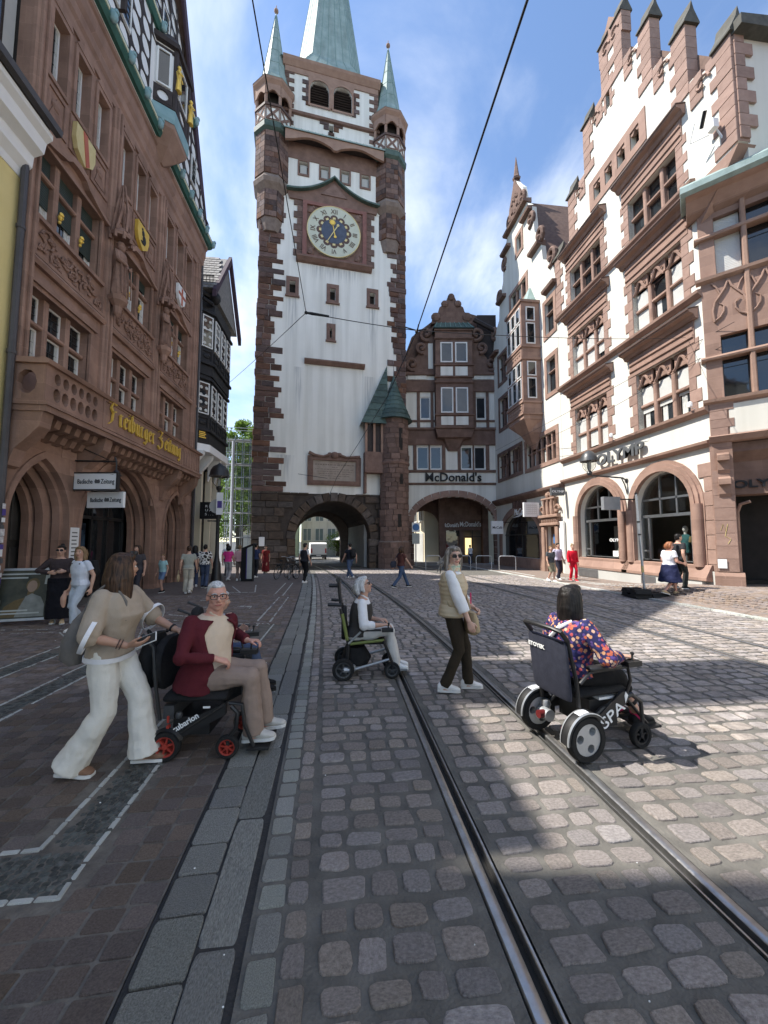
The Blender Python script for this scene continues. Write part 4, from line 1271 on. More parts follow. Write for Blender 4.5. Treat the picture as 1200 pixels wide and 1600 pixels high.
# ------------------------------------------------------------------ black timbered house
bh = thing('black_house', 'narrow black timbered house with jettied bay and slate roof', 'house', (XL, 0,0), R(90))
m = MB(); m.box(19.0,23.6,.25,9,5.5,15.2); m.build('wall', 'timber_black', bh)
m = MB(); m.box(19.0,23.6,.5,9,-.4,5.5); m.build('ground_floor', 'interior', bh)
def bay(parent, y0, z0, z1, name, material, sa=19.25, sb=23.2, ins=.9):
 r_ = [(sa, .25),(sa, y0 + ins * .55),(sa + ins * .6, y0),(sb - ins * .6, y0),(sb, y0 + ins * .55),(sb, .25)]
 m = MB(); m.prism(r_, z0, z1, 'z'); return m.build(name, material, parent), r_
b1, rg1 = bay(bh, -.42,6.45,9.95, 'bay', 'timber_black')
b2, rg2 = bay(bh, -.5,9.95,13.9, 'bay', 'timber_black')
for (bb, r_, zs) in ((b1, rg1,(7.95,9.55)),(b2, rg2,(11.35,13.0))):
 for k in (1,2):
  a, b = Vector((*r_[k], 0)), Vector((*r_[k + 1], 0)); d = b - a; L = d.length
  Mx = Matrix.Translation(a) @ Matrix.Rotation(math.atan2(d.y, d.x),4, 'Z')
  cnt = 1 if L < 1.3 else 3
  for i in range(cnt):
   x0 = L * (i + .5) / cnt - .33; x1 = x0 + .66
   if cnt == 1: x0, x1 = L * .14, L * .9
   m = MB(); m.M = Mx; zm = (zs[0] + zs[1]) / 2 + .1
   m.plate(rect(x0, x1, *zs), [rect(x0 + .05, x1 - .05, zs[0] + .05, zm - .03), rect(x0 + .05, x1 - .05, zm + .03, zs[1] - .05)], -.06,-.005)
   w = m.build('window', 'window_frame', bb)
   m = MB(); m.M = Mx; m.box(x0 + .05, x1 - .05,-.03,-.012, zs[0] + .05, zs[1] - .05); m.build('pane', 'glass', w)
   m = MB(); m.M = Mx
   for q in range(4):
    for p in range(2):
     m.lathe([(.001,0),(.085,0),(.07,-.014),(.001,-.016)], (x0 + (x1 - x0) * (p + .5) / 2,-.032, zs[0] + .2 + q * (zs[1] - zs[0] - .25) / 3.6),8, 'y')
   m.build('bullseye_glass', 'curtain', w, kind='stuff')
   m = MB(); m.M = Mx; m.plate(rect(x0 - .04, x1 + .04, zs[0] - .75, zs[0] - .12), [rect(x0 + .05, x1 - .05, zs[0] - .66, zs[0] - .2)], -.05,-.004)
   m.ball(((x0 + x1) / 2,-.02, zs[0] - .43),(.2,.05,.14),8); m.build('carved_panel', 'timber_black', bb)
  for zq in (zs[0] - .9, zs[1] + .12):
   m = MB(); m.M = Mx; m.bbox(-.05, L + .05,-.12,-.003, zq, zq + .16,.03); m.build('timber_rail', 'timber_black', bb)
m = MB(); m.prism([(19.15,.25),(19.15,.05),(19.7,-.52),(22.75,-.52),(23.3,.05),(23.3,.25)], 6.05,6.42, 'z'); m.build('bay_soffit', 'white_paint', bh)
for x in (19.35,20.6,21.9,23.0):
 m = MB(); m.prism([(.25,4.9),(.15,5.2),(-.1,5.5),(-.36,5.85),(-.4,6.05),(.25,6.05)], x - .12, x + .12, 'x'); m.build('bracket', 'white_paint', bh)
m = MB(); m.box(19.45,20.3,-.2,-.06,6.62,6.95);
pl = thing('small_plaque', 'tiny gold inscription on the black bay under its lower window', 'plaque', (XL, 0,0), R(90))
m = MB()
Mx = Matrix.Translation((19.25,-.42 + .495,0)) @ Matrix.Rotation(math.atan2(-.495,.54),4, 'Z')
m.M = Mx
for i in range(4): m.box(.2,.55 - .05 * (i % 2),-.075,-.055,6.72 + i * .09,6.77 + i * .09)
m.build('gold_lines', 'gold', pl)
# ground floor shop opening, white post and black sign
m = MB()
for x in (19.15,20.9,22.3,23.45): m.box(x - .1, x + .1,.2,.5,-.35,5.5)
m.build('shop_post', 'plaster_cream', bh)
m = MB(); m.tube([(19.02,-.1,.2),(19.02,-.1,14.2)], .06,8); m.build('downpipe', 'zinc', bh, True)
# steep slate roof with its gable to the street, laid in courses
S0, S1, SM, ZE, ZR = 19.1,23.7,21.4,14.2,17.5
m = MB(); m.prism([(S0, ZE),(SM, ZR),(S1, ZE)], -.55,5, 'y'); rf = m.build('roof', 'slate', bh)
slm = unit_block('slate', .05); nr = 13; pit = math.atan2(ZR - ZE, SM - S0); L = math.hypot(ZR - ZE, SM - S0) / nr
for i in range(nr):
 t0 = (i + .5) / nr; y = -.6 + .8 * max(0, t0 - .4) - (.12 if i % 2 else 0)
 while y < 2.6:
  inst('slate', slm, rf, (S0 + (SM - S0) * t0 - .03, y + .12, ZE + (ZR - ZE) * t0 + .035),(L * 1.15,.245,.03),(0,-pit + .07,0)); y += .26
for (sa_, sb_) in ((S0 - .1, SM),(SM, S1 + .1)):
 za, zb = (ZE - .15, ZR + .05) if sb_ == SM else (ZR + .05, ZE - .15)
 m = MB(); m.prism([(sa_, za - .3),(sb_, zb - .35),(sb_, zb + .08),(sa_, za + .1)], -.8,-.62, 'y'); m.build('verge_board', 'timber_purple', rf)
m = MB()
for i in range(14): m.box(S0 + .3, S0 + .33,-.5 + i * .16,-.48 + i * .16, ZE + .55, ZE + .9)
m.box(S0 + .3, S0 + .33,-.55,1.7, ZE + .86, ZE + .9); m.box(S0 + .3, S0 + .33,-.55,1.7, ZE + .65, ZE + .68)
m.build('snow_guard', 'black_metal', rf)
m = MB(); m.ball((19.6,-.55,14.0),(.28,.3,.33),10); m.tube([(18.95,-.2,13.6),(19.3,-.5,13.55),(19.7,-.45,13.7)], .09,7); m.tube([(19.0,0,14.0),(19.6,-.5,14.0)], .12,7); m.build('carved_beam_end', 'timber_black', bh, True)
sg_ = thing('shop_sign', 'square black projecting sign with spaced white letters beside the black house', 'sign', (-7.1,20.2,0),0)
m = MB(); m.box(.0,1.0,-.08,.08,2.75,3.6); m.build('board', 'sign_black', sg_)
for i, row in enumerate(('R I T', 'U A L', 'S . . .')):
 text('lettering', row, .17,.004, 'sign_white', sg_, (.25,-.085,3.33 - i * .2), align='LEFT', wide=1.25)
# ------------------------------------------------------------------ gate tower
TA = math.atan2(.1263,.992)
P0 = (-5.6,26.3)
tw = thing('gate_tower', 'white medieval gate tower with dark stone quoins, clock and green copper spire', 'tower', (P0[0], P0[1], 0), TA)
ARCH = (2.45,7.7,1.75,4.4)
m = MB(); m.plate([(-.35,-.5),(10.4,-.5),(10.4,4.9),(-.35,4.9)], [round_arch(ARCH[0], ARCH[1], -.49, ARCH[2], ARCH[3])], .06,9.6)
m.build('base', 'dark_stone_low', tw)
m = MB(); m.plate([(-.35,-.5),(10.4,-.5),(10.4,4.9),(-.35,4.9)], [round_arch(2.5,6.75,-.49,1.6,3.95)], 9.62,10.2); m.build('rear_arch', 'mortar', tw)
m = MB(); m.box(7.45,7.66,1.2,9.4,-.35,3.1); m.build('passage_wall', 'plaster_grey', tw)
# shaft
wins = [(1.99,19.62),(4.84,19.5),(7.79,19.62)]
hol = [rect(x - .2, x + .2, z - .45, z + .45) for x, z in wins] + [rect(4.66,4.82,16.2,16.95), rect(2.95,7.1,7.9,14.1)]
cren = [2.62,4.15,5.68,7.2]
hol += [rect(x - .3, x + .3,28.35,29.35) for x in cren]
m = MB(); m.plate([(-.2,4.9),(10.25,4.9),(10.25,30.6),(-.2,30.6)], hol, 0.0,.4)
m.build('wall', 'plaster_tower', tw)
m = MB(); m.box(2.9,7.15,.05,.3,7.85,14.15); m.build('blind_panel', 'plaster', tw)
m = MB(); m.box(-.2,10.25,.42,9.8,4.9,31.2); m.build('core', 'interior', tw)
for x, z in wins + [(4.74,16.58)]:
 w, h = (.2,.45) if z > 17 else (.08,.38)
 m = MB(); m.plate(rect(x - w - .24, x + w + .24, z - h - .26, z + h + .3), [rect(x - w, x + w, z - h, z + h)], -.07,0); m.box(x - w - .3, x + w + .3,-.14,0, z - h - .3, z - h - .2); m.build('window_surround', 'tower_trim', tw)
for x in cren:
 m = MB(); m.plate(rect(x - .42, x + .42,28.2,29.6), [rect(x - .3, x + .3,28.35,29.35)], -.06,0); w = m.build('window_surround', 'tower_trim', tw)
 m = MB(); m.box(x - .24, x + .24,.14,.18,28.45,29.2); m.build('shutter', 'plaster_grey', w)
m = MB(); m.plate([(.6,29.45),(9.5,29.45),(9.5,30.7),(.6,30.7)], [], -.05,0)
m.build('dark_band', 'tower_trim', tw)
rg = random.Random(11)
# corner stones, toothed into the plaster
z = 4.95; row = 0
while z < 26.4:
 h = rg.uniform(.33,.47)
 for side in (0,1):
  L = rg.choice((.95,1.2,1.55,1.8)) * rg.uniform(.9,1.1)
  if z < 9: L *= 1.08
  if side == 0: a, b = -.32 + rg.uniform(-.06,.05) - (26 - z) * .006,-.3 + L
  else: a, b = 10.36 - L * .8,10.36 + rg.uniform(-.05,.06)
  n = 1 if rg.random() < .3 else 2
  cut = a + (b - a) * rg.uniform(.35,.62)
  for (p, q) in ([(a, b)] if n == 1 else [(a, cut),(cut, b)]):
   block('quoin_stone', tw, p + .012, q - .012,-.06 + rg.uniform(-.035,.03),.5, z + .012, z + h - .012, 'dark_stone', .05)
 z += h; row += 1
m = MB(); m.box(-.33,.3,-.02,.5,4.9,30.4); m.box(9.7,10.35,-.02,.5,4.9,30.4); m.build('quoin_bedding', 'mortar', tw)
# rough stone base with voussoirs
z = -.4
while z < 4.85:
 h = rg.uniform(.4,.62); h = min(h, 4.95 - z)
 x = -.4
 while x < 10.4:
  w = rg.uniform(.5,1.15); a, b = x, min(x + w, 10.45)
  xm = (a + b) / 2
  def near(px, pz):
   if pz < ARCH[2]: return ARCH[0] - .35 < px < ARCH[1] + .35
   u = (px - 5.075) / (2.62 + .55); v = (pz - ARCH[2]) / (ARCH[3] - ARCH[2] + .62)
   return u * u + v * v < 1
  if b - a > .15 and not any(near(px, pz) for px in (a + .05, xm, b - .05) for pz in (z + .05, z + h - .05)):
   top = z + h - .012
   block('base_stone', tw, a + .012, b - .012,-.1 + rg.uniform(-.07,.05),.3, z + .012, top, 'dark_stone_low', .06)
  x += w
 z += h
N_ = 17
for i in range(N_):
 t = math.pi * (i + .5) / N_
 cx, cz = 5.075 + 2.9 * math.cos(t), ARCH[2] + (ARCH[3] - ARCH[2] + .3) * math.sin(t)
 w = 2.9 * math.pi / N_ * .93
 nx_, nz2 = math.cos(t) / 2.9, math.sin(t) / 2.9
 o = block('voussoir', tw, cx - .3, cx + .3,-.12 + rg.uniform(-.05,.04),.5, cz - w / 2, cz + w / 2, 'dark_stone_low', .06, rot=-t)
for s_, z in [(s_, -.4 + k * .55) for s_ in (ARCH[0] - .18, ARCH[1] + .18) for k in range(4)]:
 block('jamb_stone', tw, s_ - .32, s_ + .22,-.13 + rg.uniform(-.05,.05),.6, z + .01, z + .54, 'dark_stone_low', .06)
# ledge and inscription plaque
m = MB(); m.prism([(0,14.1),(-.12,14.12),(-.3,14.3),(-.32,14.4),(0,14.55)], 2.9,7.2, 'x'); m.build('ledge', 'tower_trim', tw)
mat('plaque_stone', (0.30,0.25,0.21),(0.40,0.34,0.29),3,0.9,0.2,20, streak=.15)
m = MB(); m.plate(rect(3.22,6.95,5.5,7.55), [rect(3.6,6.6,5.82,7.25)], -.16,0); m.plate(rect(3.34,6.83,5.6,7.46), [rect(3.6,6.6,5.82,7.25)], -.2,-.162)
pq = m.build('plaque_frame', 'tower_trim', tw)
m = MB(); m.box(3.58,6.62,-.08,0,5.8,7.27); m.build('plaque', 'plaque_stone', tw)
m = MB()
for i, (a, b) in enumerate(((4.8,5.4),(3.75,6.45),(4.9,5.3),(3.75,6.4),(3.9,6.3),(4.0,6.2),(4.1,6.1),(4.75,5.45))):
 x = a
 while x < b:
  w = rg.uniform(.06,.25); m.box(x, min(x + w, b),-.084,-.079,7.08 - i * .155,7.12 - i * .155 + (.03 if i == 1 else 0)); x += w + .05
m.build('inscription', 'mortar', pq, kind='stuff')
m = MB(); m.ball((5.08,-.2,7.62),(.3,.14,.26),10); m.ball((4.75,-.18,7.7),(.18,.1,.13),8); m.ball((5.41,-.18,7.7),(.18,.1,.13),8)
m.tube([(3.3,-.18,7.75),(3.7,-.2,7.58),(4.3,-.22,7.5),(4.75,-.22,7.66)], [.13,.1,.08,.1], 7); m.tube([(6.87,-.18,7.6),(6.5,-.2,7.56),(5.9,-.22,7.5),(5.4,-.22,7.66)], [.1,.1,.08,.1], 7)
m.build('cartouche', 'tower_trim', pq, True)
# clock
mat('clock_face', (0.50,0.51,0.40),(0.56,0.57,0.46),4,0.6)
mat('clock_blue', (0.055,0.068,0.10),(0.085,0.105,0.15),4,0.6)
mat('clock_red', (0.19,0.09,0.075),(0.26,0.125,0.105),3,0.8)
CX_, CZ_ = 4.86,24.08
m = MB(); m.box(2.6,7.3,-.12,0,21.9,26.2); ck = m.build('clock_panel', 'tower_trim', tw)
m = MB(); m.plate(rect(2.62,7.28,21.95,26.2), [rect(2.92,6.98,22.1,25.95)], -.24,-.121); m.build('clock_frame', 'clock_red', ck)
for i in range(9):
 for sd in (0,1):
  L = .38 if i % 2 else .62; z = 22.0 + i * .48
  a, b = (2.61 - L, 2.61) if sd == 0 else (7.29,7.29 + L)
  block('frame_stone', ck, a, b, -.08,.03, z + .01, z + .47, 'mid_stone', .04)
m = MB(); m.prism([(0,21.55),(-.2,21.6),(-.42,21.8),(-.42,21.92),(0,21.95)], 2.2,7.7, 'x'); m.build('clock_sill', 'tower_trim', ck)
for (x, z) in ((3.25,25.6),(6.65,25.6),(3.25,22.45),(6.65,22.45)):
 m = MB(); m.ball((x, -.13, z),(.22,.1,.3),8); m.ball((x + .12,-.15, z + .2),(.12,.1,.12),8); m.ball((x - .15,-.14, z - .15),(.15,.08,.1),8); m.build('corner_relief', 'tower_trim', ck, True)
m = MB(); m.lathe([(.0,-.33),(1.9,-.33),(1.93,-.30),(1.93,-.12)], (CX_, 0, CZ_),48, 'y'); dial = m.build('clock_dial', 'clock_face', tw)
m = MB(); m.lathe([(1.90,-.335),(1.91,-.35),(1.95,-.345),(1.955,-.28),(1.9,-.28)], (CX_, 0, CZ_),48, 'y', ring=True); m.build('gilded_rim', 'gold_pale', dial, True)
m = MB(); m.lathe([(.0,-.355),(.93,-.355),(.93,-.33)], (CX_, 0, CZ_),32, 'y'); m.build('star_disc', 'clock_blue', dial)
for i in range(12):
 a = math.pi / 6 * i
 m = MB(); m.lathe([(.0,-.345),(.27,-.345),(.28,-.33)], (CX_ + 1.0 * math.sin(a),0, CZ_ + 1.0 * math.cos(a)),12, 'y'); m.build('dial_lobe', 'brown_frame', dial)
 m = MB(); b = a + .02; m.M = Matrix.Translation((CX_, 0, CZ_)) @ Matrix.Rotation(a, 4, 'Y'); m.box(-.1,.1,-.352,-.346,.9,1.08); m.build('dial_tile', 'gold_pale', dial)
for i, nm in enumerate(('XII', 'I', 'II', 'III', 'IIII', 'V', 'VI', 'VII', 'VIII', 'IX', 'X', 'XI')):
 a = math.pi / 6 * i
 rr_ = 1.36
 o = text('numeral', nm, .5,.008, 'brown_frame', dial, (CX_ + rr_ * math.sin(a),-.345, CZ_ + rr_ * math.cos(a)), rot=(R(90),0,0), wide=.85)
 o.rotation_euler = (Matrix.Rotation(a, 4, 'Y') @ Matrix.Rotation(R(90),4, 'X')).to_euler()
def hand(ang, l0, l1, w, y, nm):
 m = MB(); m.M = Matrix.Translation((CX_, 0, CZ_)) @ Matrix.Rotation(ang, 4, 'Y')
 m.prism([(-w, -l0),(w, -l0),(w * .6, l1),(0, l1 + .12),(-w * .6, l1)], y, y + .02, 'y'); m.lathe([(0, y - .01),(.1, y - .01),(.1, y + .02)], (0,0,-l0),10, 'y')
 return m
mm = hand(R(210),.55,.95,.035,-.41,0); mm.build('minute_hand', 'gold_pale', dial)
mm = hand(R(-11),.42,.55,.035,-.385,0)
for k in range(12):
 mm.M = Matrix.Translation((CX_, 0, CZ_)) @ Matrix.Rotation(R(-11),4, 'Y') @ Matrix.Translation((0,0,.68)) @ Matrix.Rotation(k * R(30),4, 'Y')
 mm.prism([(-.05,.1),(.05,.1),(0,.27)], -.39,-.37, 'y')
mm.M = Matrix.Translation((CX_, 0, CZ_)) @ Matrix.Rotation(R(-11),4, 'Y'); mm.lathe([(0,-.395),(.14,-.395),(.14,-.37)], (0,0,.68),12, 'y')
mm.build('hour_hand', 'gold', dial)
# ogee gable over the clock
up = []
for i in range(25):
 u = -1 + 2 * i / 24; x = CX_ + u * 3.4
 up.append((x, 26.9 + 1.5 * (1 - abs(u)) ** 2.2))
m = MB(); m.prism(up + [(CX_ + 3.2,26.25),(CX_ - 3.2,26.25)], -.14,0, 'y'); og = m.build('clock_gable', 'tower_trim', tw)
m = MB(); m.prism(up + [(x, z - .13) for x, z in reversed(up)], -.42,-.02, 'y'); m.build('gable_moulding', 'copper_dark', og)
m = MB(); m.prism([(3.9,26.95),(5.8,26.95),(4.86,27.95)], -.2,-.141, 'y'); m.build('gable_relief', 'mid_stone', og)
# canopy with little copper roof above the battlement windows
m = MB(); m.prism([(.3,31.75),(-.8,31.0),(-.8,30.9),(.3,31.55)], 1.2,8.6, 'x')
cr = m.build('canopy_roof', 'copper', tw)
m = MB()
for i in range(15): m.prism([(.25,31.77),(-.8,31.04),(-.8,31.0),(.25,31.72)], 1.4 + i * .5,1.44 + i * .5, 'x')
m.build('roof_seam', 'copper_seam', cr, kind='stuff')
def arcs(x0, x1):
 return [(x0,30.1)] + [(x0 + .3 + (x1 - x0 - .6) * i / 8,30.25 + .34 * math.sin(math.pi * i / 8)) for i in range(9)] + [(x1,30.1)]
m = MB(); m.prism([(1.3,30.92),(1.3,30.1)] + arcs(1.6,4.8)[1:-1] + [(4.75,30.05),(4.97,30.05)] + arcs(4.95,8.2)[1:-1] + [(8.5,30.1),(8.5,30.92)], -.72,-.55, 'y'); m.build('canopy_beam', 'tan_stone', tw)
m = MB(); m.box(1.3,8.5,-.55,0,30.75,30.9); m.build('canopy_soffit', 'timber_dark', tw)
# upper stage
UX0, UX1, UY = 1.15,8.25,.25
m = MB()
bw = [(3.02,4.42),(4.78,6.18)]
m.plate([(UX0,31.2),(UX1,31.2),(UX1,37.2),(UX0,37.2)], [round_arch(a, b, 34.35,35.75,36.4,10) for a, b in bw] + [rect(4.46,4.78,32.45,33.05)], UY, UY + .4)
m.build('upper_wall', 'plaster', tw)
m = MB(); m.box(UX0, UX1, UY + .7,8,31.2,37.4); m.build('upper_core', 'interior', tw)
cornice(tw, UX0 - .1, UX1 + .1, [(UY, 33.2),(UY - .16,33.24),(UY - .2,33.4),(UY, 33.48)], 'tower_trim', 'string_course')
m = MB(); m.prism([(UX0,36.55),(2.85,36.55)] + [(bw[0][0] + .7 - .78 * math.cos(math.pi * i / 10),35.75 + .78 * math.sin(math.pi * i / 10)) for i in range(11)] + [(4.6,35.75)] + [(bw[1][0] + .7 - .78 * math.cos(math.pi * i / 10),35.75 + .78 * math.sin(math.pi * i / 10)) for i in range(11)] + [(6.35,36.55),(UX1,36.55),(UX1,37.25),(UX0,37.25)], UY - .07, UY, 'y'); m.build('bell_frieze', 'tan_stone', tw)
cornice(tw, UX0 - .15, UX1 + .15, [(UY + .3,37.0),(UY - .1,37.0),(UY - .3,37.35),(UY - .35,37.55),(UY + .3,37.55)], 'tan_stone')
for a, b in bw:
 m = MB(); m.plate(round_arch(a - .13, b + .13,34.2,35.75,36.55,10), [round_arch(a, b, 34.35,35.75,36.4,10)], UY - .1, UY - .071); m.build('bell_opening', 'tan_stone', tw)
 for i in range(9):
  z = 34.45 + i * .21
  w = 0 if z < 35.7 else (z - 35.7) ** 1.6 * .75
  m = MB(); m.prism([(UY + .05, z),(UY + .12, z - .04),(UY + .35, z + .13),(UY + .28, z + .17)], a + .02 + w, b - .02 - w, 'x'); m.build('louvre', 'timber_dark', tw)
m = MB(); m.tube([(4.6, UY - .02,34.3),(4.6, UY - .02,36)], .13,8); m.build('bell_column', 'tan_stone', tw)
for (x0, x1, sgn) in ((UX0 - .02, None, 1),(UX1 + .02, None, -1)):
 z = 31.3; i = 0
 while z < 36.5:
  h = .34; L = (.34,.72)[i % 2] if not 33.1 < z < 33.6 else .34
  a, b = (x0, x0 + L) if sgn > 0 else (x0 - L, x0)
  block('quoin_stone', tw, a, b, UY - .05, UY + .3, z + .01, z + h - .01, 'mid_stone', .05); z += h; i += 1
for i in range(6):
 for sgn in (-1,1):
  L = (.28,.55)[i % 2]; x0 = 2.98 if sgn < 0 else 6.22
  a, b = (x0 - L, x0) if sgn < 0 else (x0, x0 + L)
  block('quoin_stone', tw, a, b, UY - .06, UY + .1,34.2 + i * .34,34.52 + i * .34, 'dark_stone', .05)
for (a, b, z0, z1) in ((4.05,4.44,32.6,32.95),(4.8,5.2,32.6,32.95),(3.75,4.44,32.97,33.18),(4.8,5.5,32.97,33.18),(4.4,4.85,32.2,32.43)):
 block('slit_stone', tw, a, b, UY - .06, UY + .1, z0, z1, 'dark_stone', .05)
# corner turrets
def turret(cx, cy, label_):
 r0 = 1.28
 def ring(r_, z, n=8, ph=math.pi / 8):
  return [(cx + r_ * math.cos(2 * math.pi * k / n + ph), cy + r_ * math.sin(2 * math.pi * k / n + ph), z) for k in range(n)]
 def oct(prof, name, material, par):
  m = MB(); rings = [ring(r_, z) for r_, z in prof]; n = 8
  vs_ = [p for r_ in rings for p in r_]; fs = []
  for i in range(len(rings) - 1):
   for k in range(n): fs.append((i * n + k, i * n + (k + 1) % n, (i + 1) * n + (k + 1) % n, (i + 1) * n + k))
  fs.append(tuple(range(n))); fs.append(tuple((len(rings) - 1) * n + k for k in range(n)))
  m.add(vs_, fs); return m.build(name, material, par)
 tb = oct([(.85,23.4),(1.0,24.2),(1.02,26.3),(1.32,26.7),(1.38,27.0),(1.22,27.3),(1.2,30.6)], 'turret_shaft', 'mortar', tw)
 # stones around the shaft
 z = 24.3; i = 0
 while z < 30.5:
  if 26.2 < z < 27.3:
   z = 27.35; continue
  h = .40; r_ = (1.03 if z < 26.5 else 1.22) * math.cos(math.pi / 8)
  for k in range(8):
   a = 2 * math.pi * k / 8
   if -math.cos(a + math.pi / 2) * 0 + math.sin(a) > .5: continue
   L = 2 * r_ * math.tan(math.pi / 8)
   cut = rg.uniform(.3,.7)
   for (p, q) in ((0, cut),(cut, 1)):
    mid = (p + q) / 2 - .5
    ox, oy = cx + (r_ + .0) * math.cos(a) - math.sin(a) * mid * L, cy + r_ * math.sin(a) + math.cos(a) * mid * L
    inst('turret_stone', unit_block('dark_stone' if (k + i) % 3 else 'mid_stone', .05), tb, (ox, oy, z + h / 2),((q - p) * L - .015,.12, h - .015),(0,0, a + math.pi / 2))
  z += h; i += 1
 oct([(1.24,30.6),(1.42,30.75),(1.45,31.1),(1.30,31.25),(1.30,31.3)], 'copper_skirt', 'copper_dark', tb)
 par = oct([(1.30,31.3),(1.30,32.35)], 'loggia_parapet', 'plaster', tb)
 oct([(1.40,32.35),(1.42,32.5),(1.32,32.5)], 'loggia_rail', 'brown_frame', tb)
 ri = 1.31 * math.cos(math.pi / 8); L = 2 * 1.31 * math.sin(math.pi / 8)
 for k in range(8):
  a = 2 * math.pi * k / 8
  if math.sin(a) > .8: continue
  m = MB(); m.M = Matrix.Translation((cx + ri * math.cos(a), cy + ri * math.sin(a),0)) @ Matrix.Rotation(a + math.pi / 2,4, 'Z')
  mm_ = [(.28 * math.cos(2 * math.pi * q / 10),31.82 + .28 * math.sin(2 * math.pi * q / 10)) for q in range(10)]
  m.plate(rect(-L / 2 + .02, L / 2 - .02,31.32,32.32), [[(-L / 2 + .08,31.45),(-.12,31.83),(-L / 2 + .08,32.2)], [(L / 2 - .08,31.45),(L / 2 - .08,32.2),(.12,31.83)], [(-.28,31.4),(.28,31.4),(0,31.74)], [(-.28,32.25),(0,31.92),(.28,32.25)]], -.035,-.002)
  m.build('parapet_tracery', 'tower_trim', par)
  m = MB(); m.M = Matrix.Translation((cx + ri * math.cos(a), cy + ri * math.sin(a),0)) @ Matrix.Rotation(a + math.pi / 2,4, 'Z')
  pts = [(-L / 2,33.2)] + [(-L / 2 + .12 + (L - .24) * q / 8,33.25 + .32 * math.sin(math.pi * q / 8)) for q in range(9)] + [(L / 2,33.2),(L / 2,34.0),(-L / 2,34.0)]
  m.prism(pts, -.08,.02, 'y'); m.build('loggia_arch', 'tan_stone', tb)
 for k in range(8):
  p = ring(1.25,0)[k]
  m = MB(); m.tube([(p[0], p[1], 32.5),(p[0], p[1], 33.9)], .11,6); m.build('loggia_post', 'tan_stone', tb)
 oct([(.8,32.4),(.8,33.95)], 'loggia_core', 'interior', tb)
 oct([(1.36,34.0),(1.55,34.25),(1.58,34.4),(1.36,34.42)], 'turret_cornice', 'tan_stone', tb)
 sp = oct([(1.6,34.4),(1.2,34.75),(.92,35.6),(.06,41.2),(.02,41.5)], 'turret_spire', 'copper', tb)
 m = MB()
 for k in range(8):
  q0, q1, q2 = ring(1.2,34.77)[k], ring(.93,35.6)[k], ring(.07,41.2)[k]
  m.tube([q0, q1, q2], .02,4)
 for z in (36.5,37.7,38.9,40.0):
  r_ = .92 - (z - 35.6) * .1536; m.tube(ring(r_ + .005, z),.012,4, closed=True)
 m.build('spire_seam', 'copper_seam', sp)
 m = MB(); m.ball((cx, cy, 41.65),.17,10); m.tube([(cx, cy, 41.4),(cx, cy, 42.1)], .03,5); m.build('finial', 'tan_stone', sp, True)
turret(.42,.55, 'left'); turret(9.15,.55, 'right')
# main spire
m = MB(); n = 8
SPX, SPY = 4.7,4.0
prof = [(3.95,37.55),(3.75,37.75),(3.1,38.6),(2.62,40.2),(.1,60)]
def sq_oct(r_, z, f):
 c = r_ * f
 return [(SPX - c, SPY - r_, z),(SPX + c, SPY - r_, z),(SPX + r_, SPY - c, z),(SPX + r_, SPY + c, z),(SPX + c, SPY + r_, z),(SPX - c, SPY + r_, z),(SPX - r_, SPY + c, z),(SPX - r_, SPY - c, z)]
fsq = [.97,.95,.75,.58,.5]
rings = [sq_oct(r_, z, f) for (r_, z), f in zip(prof, fsq)]
vs_ = [p for r_ in rings for p in r_]; fs = []
for i in range(len(rings) - 1):
 for k in range(8): fs.append((i * 8 + k, i * 8 + (k + 1) % 8,(i + 1) * 8 + (k + 1) % 8,(i + 1) * 8 + k))
fs.append(tuple(range(8)))
m.add(vs_, fs); spire = m.build('spire', 'copper', tw)
m = MB()
for k in range(8):
 for q in range(5):
  t = q / 5
  pts = []
  for r_ in rings: pts.append(Vector(r_[k]).lerp(Vector(r_[(k + 1) % 8]), t))
  m.tube(pts, .022,4)
m.build('standing_seam', 'copper_seam', spire, kind='stuff')
# round stair turret
st = thing('stair_turret', 'round red sandstone stair turret with green copper cone beside the gate arch', 'turret', (P0[0], P0[1], 0), TA)
SX, SY, SR = 9.35,-.25,1.02
m = MB(); m.lathe([(SR + .12,-.4),(SR + .12,1.5),(SR - .03,1.75),(SR - .03,7.2),(SR, 7.25),(SR, 10.4)], (SX, SY, 0),28); sb = m.build('wall', 'mortar', st)
z = -.35; cnt = 0
while z < 10.3:
 h = rg.uniform(.3,.44); rr_ = SR + (.1 if z < 1.5 else -.01) + (.05 if 7 < z < 7.4 else 0)
 a = R(180) + rg.uniform(0,.3)
 while a < R(362):
  w = rg.uniform(.42,.75); da = w / rr_
  am = a + da / 2
  inst('turret_stone', unit_block('mid_stone', .05), st, (SX + (rr_ - .03) * math.cos(am), SY + (rr_ - .03) * math.sin(am), z + h / 2),(w * 1.0 - .02,.12, h - .022),(0,0, am + math.pi / 2))
  a += da; cnt += 1
 z += h
for (a, z0, z1) in ((R(283),8.0,9.6),(R(285),5.6,6.3),(R(277),2.6,3.5)):
 m = MB(); m.M = Matrix.Translation((SX + (SR + .03) * math.cos(a), SY + (SR + .03) * math.sin(a),0)) @ Matrix.Rotation(a + math.pi / 2,4, 'Z')
 m.box(-.12,.12,-.03,.03, z0, z1); m.build('slit_window', 'interior', st)
m = MB(); m.lathe([(SR + .1,7.05),(SR + .12,7.2),(SR, 7.32)], (SX, SY, 0),28); m.build('string_course', 'tower_trim', st)
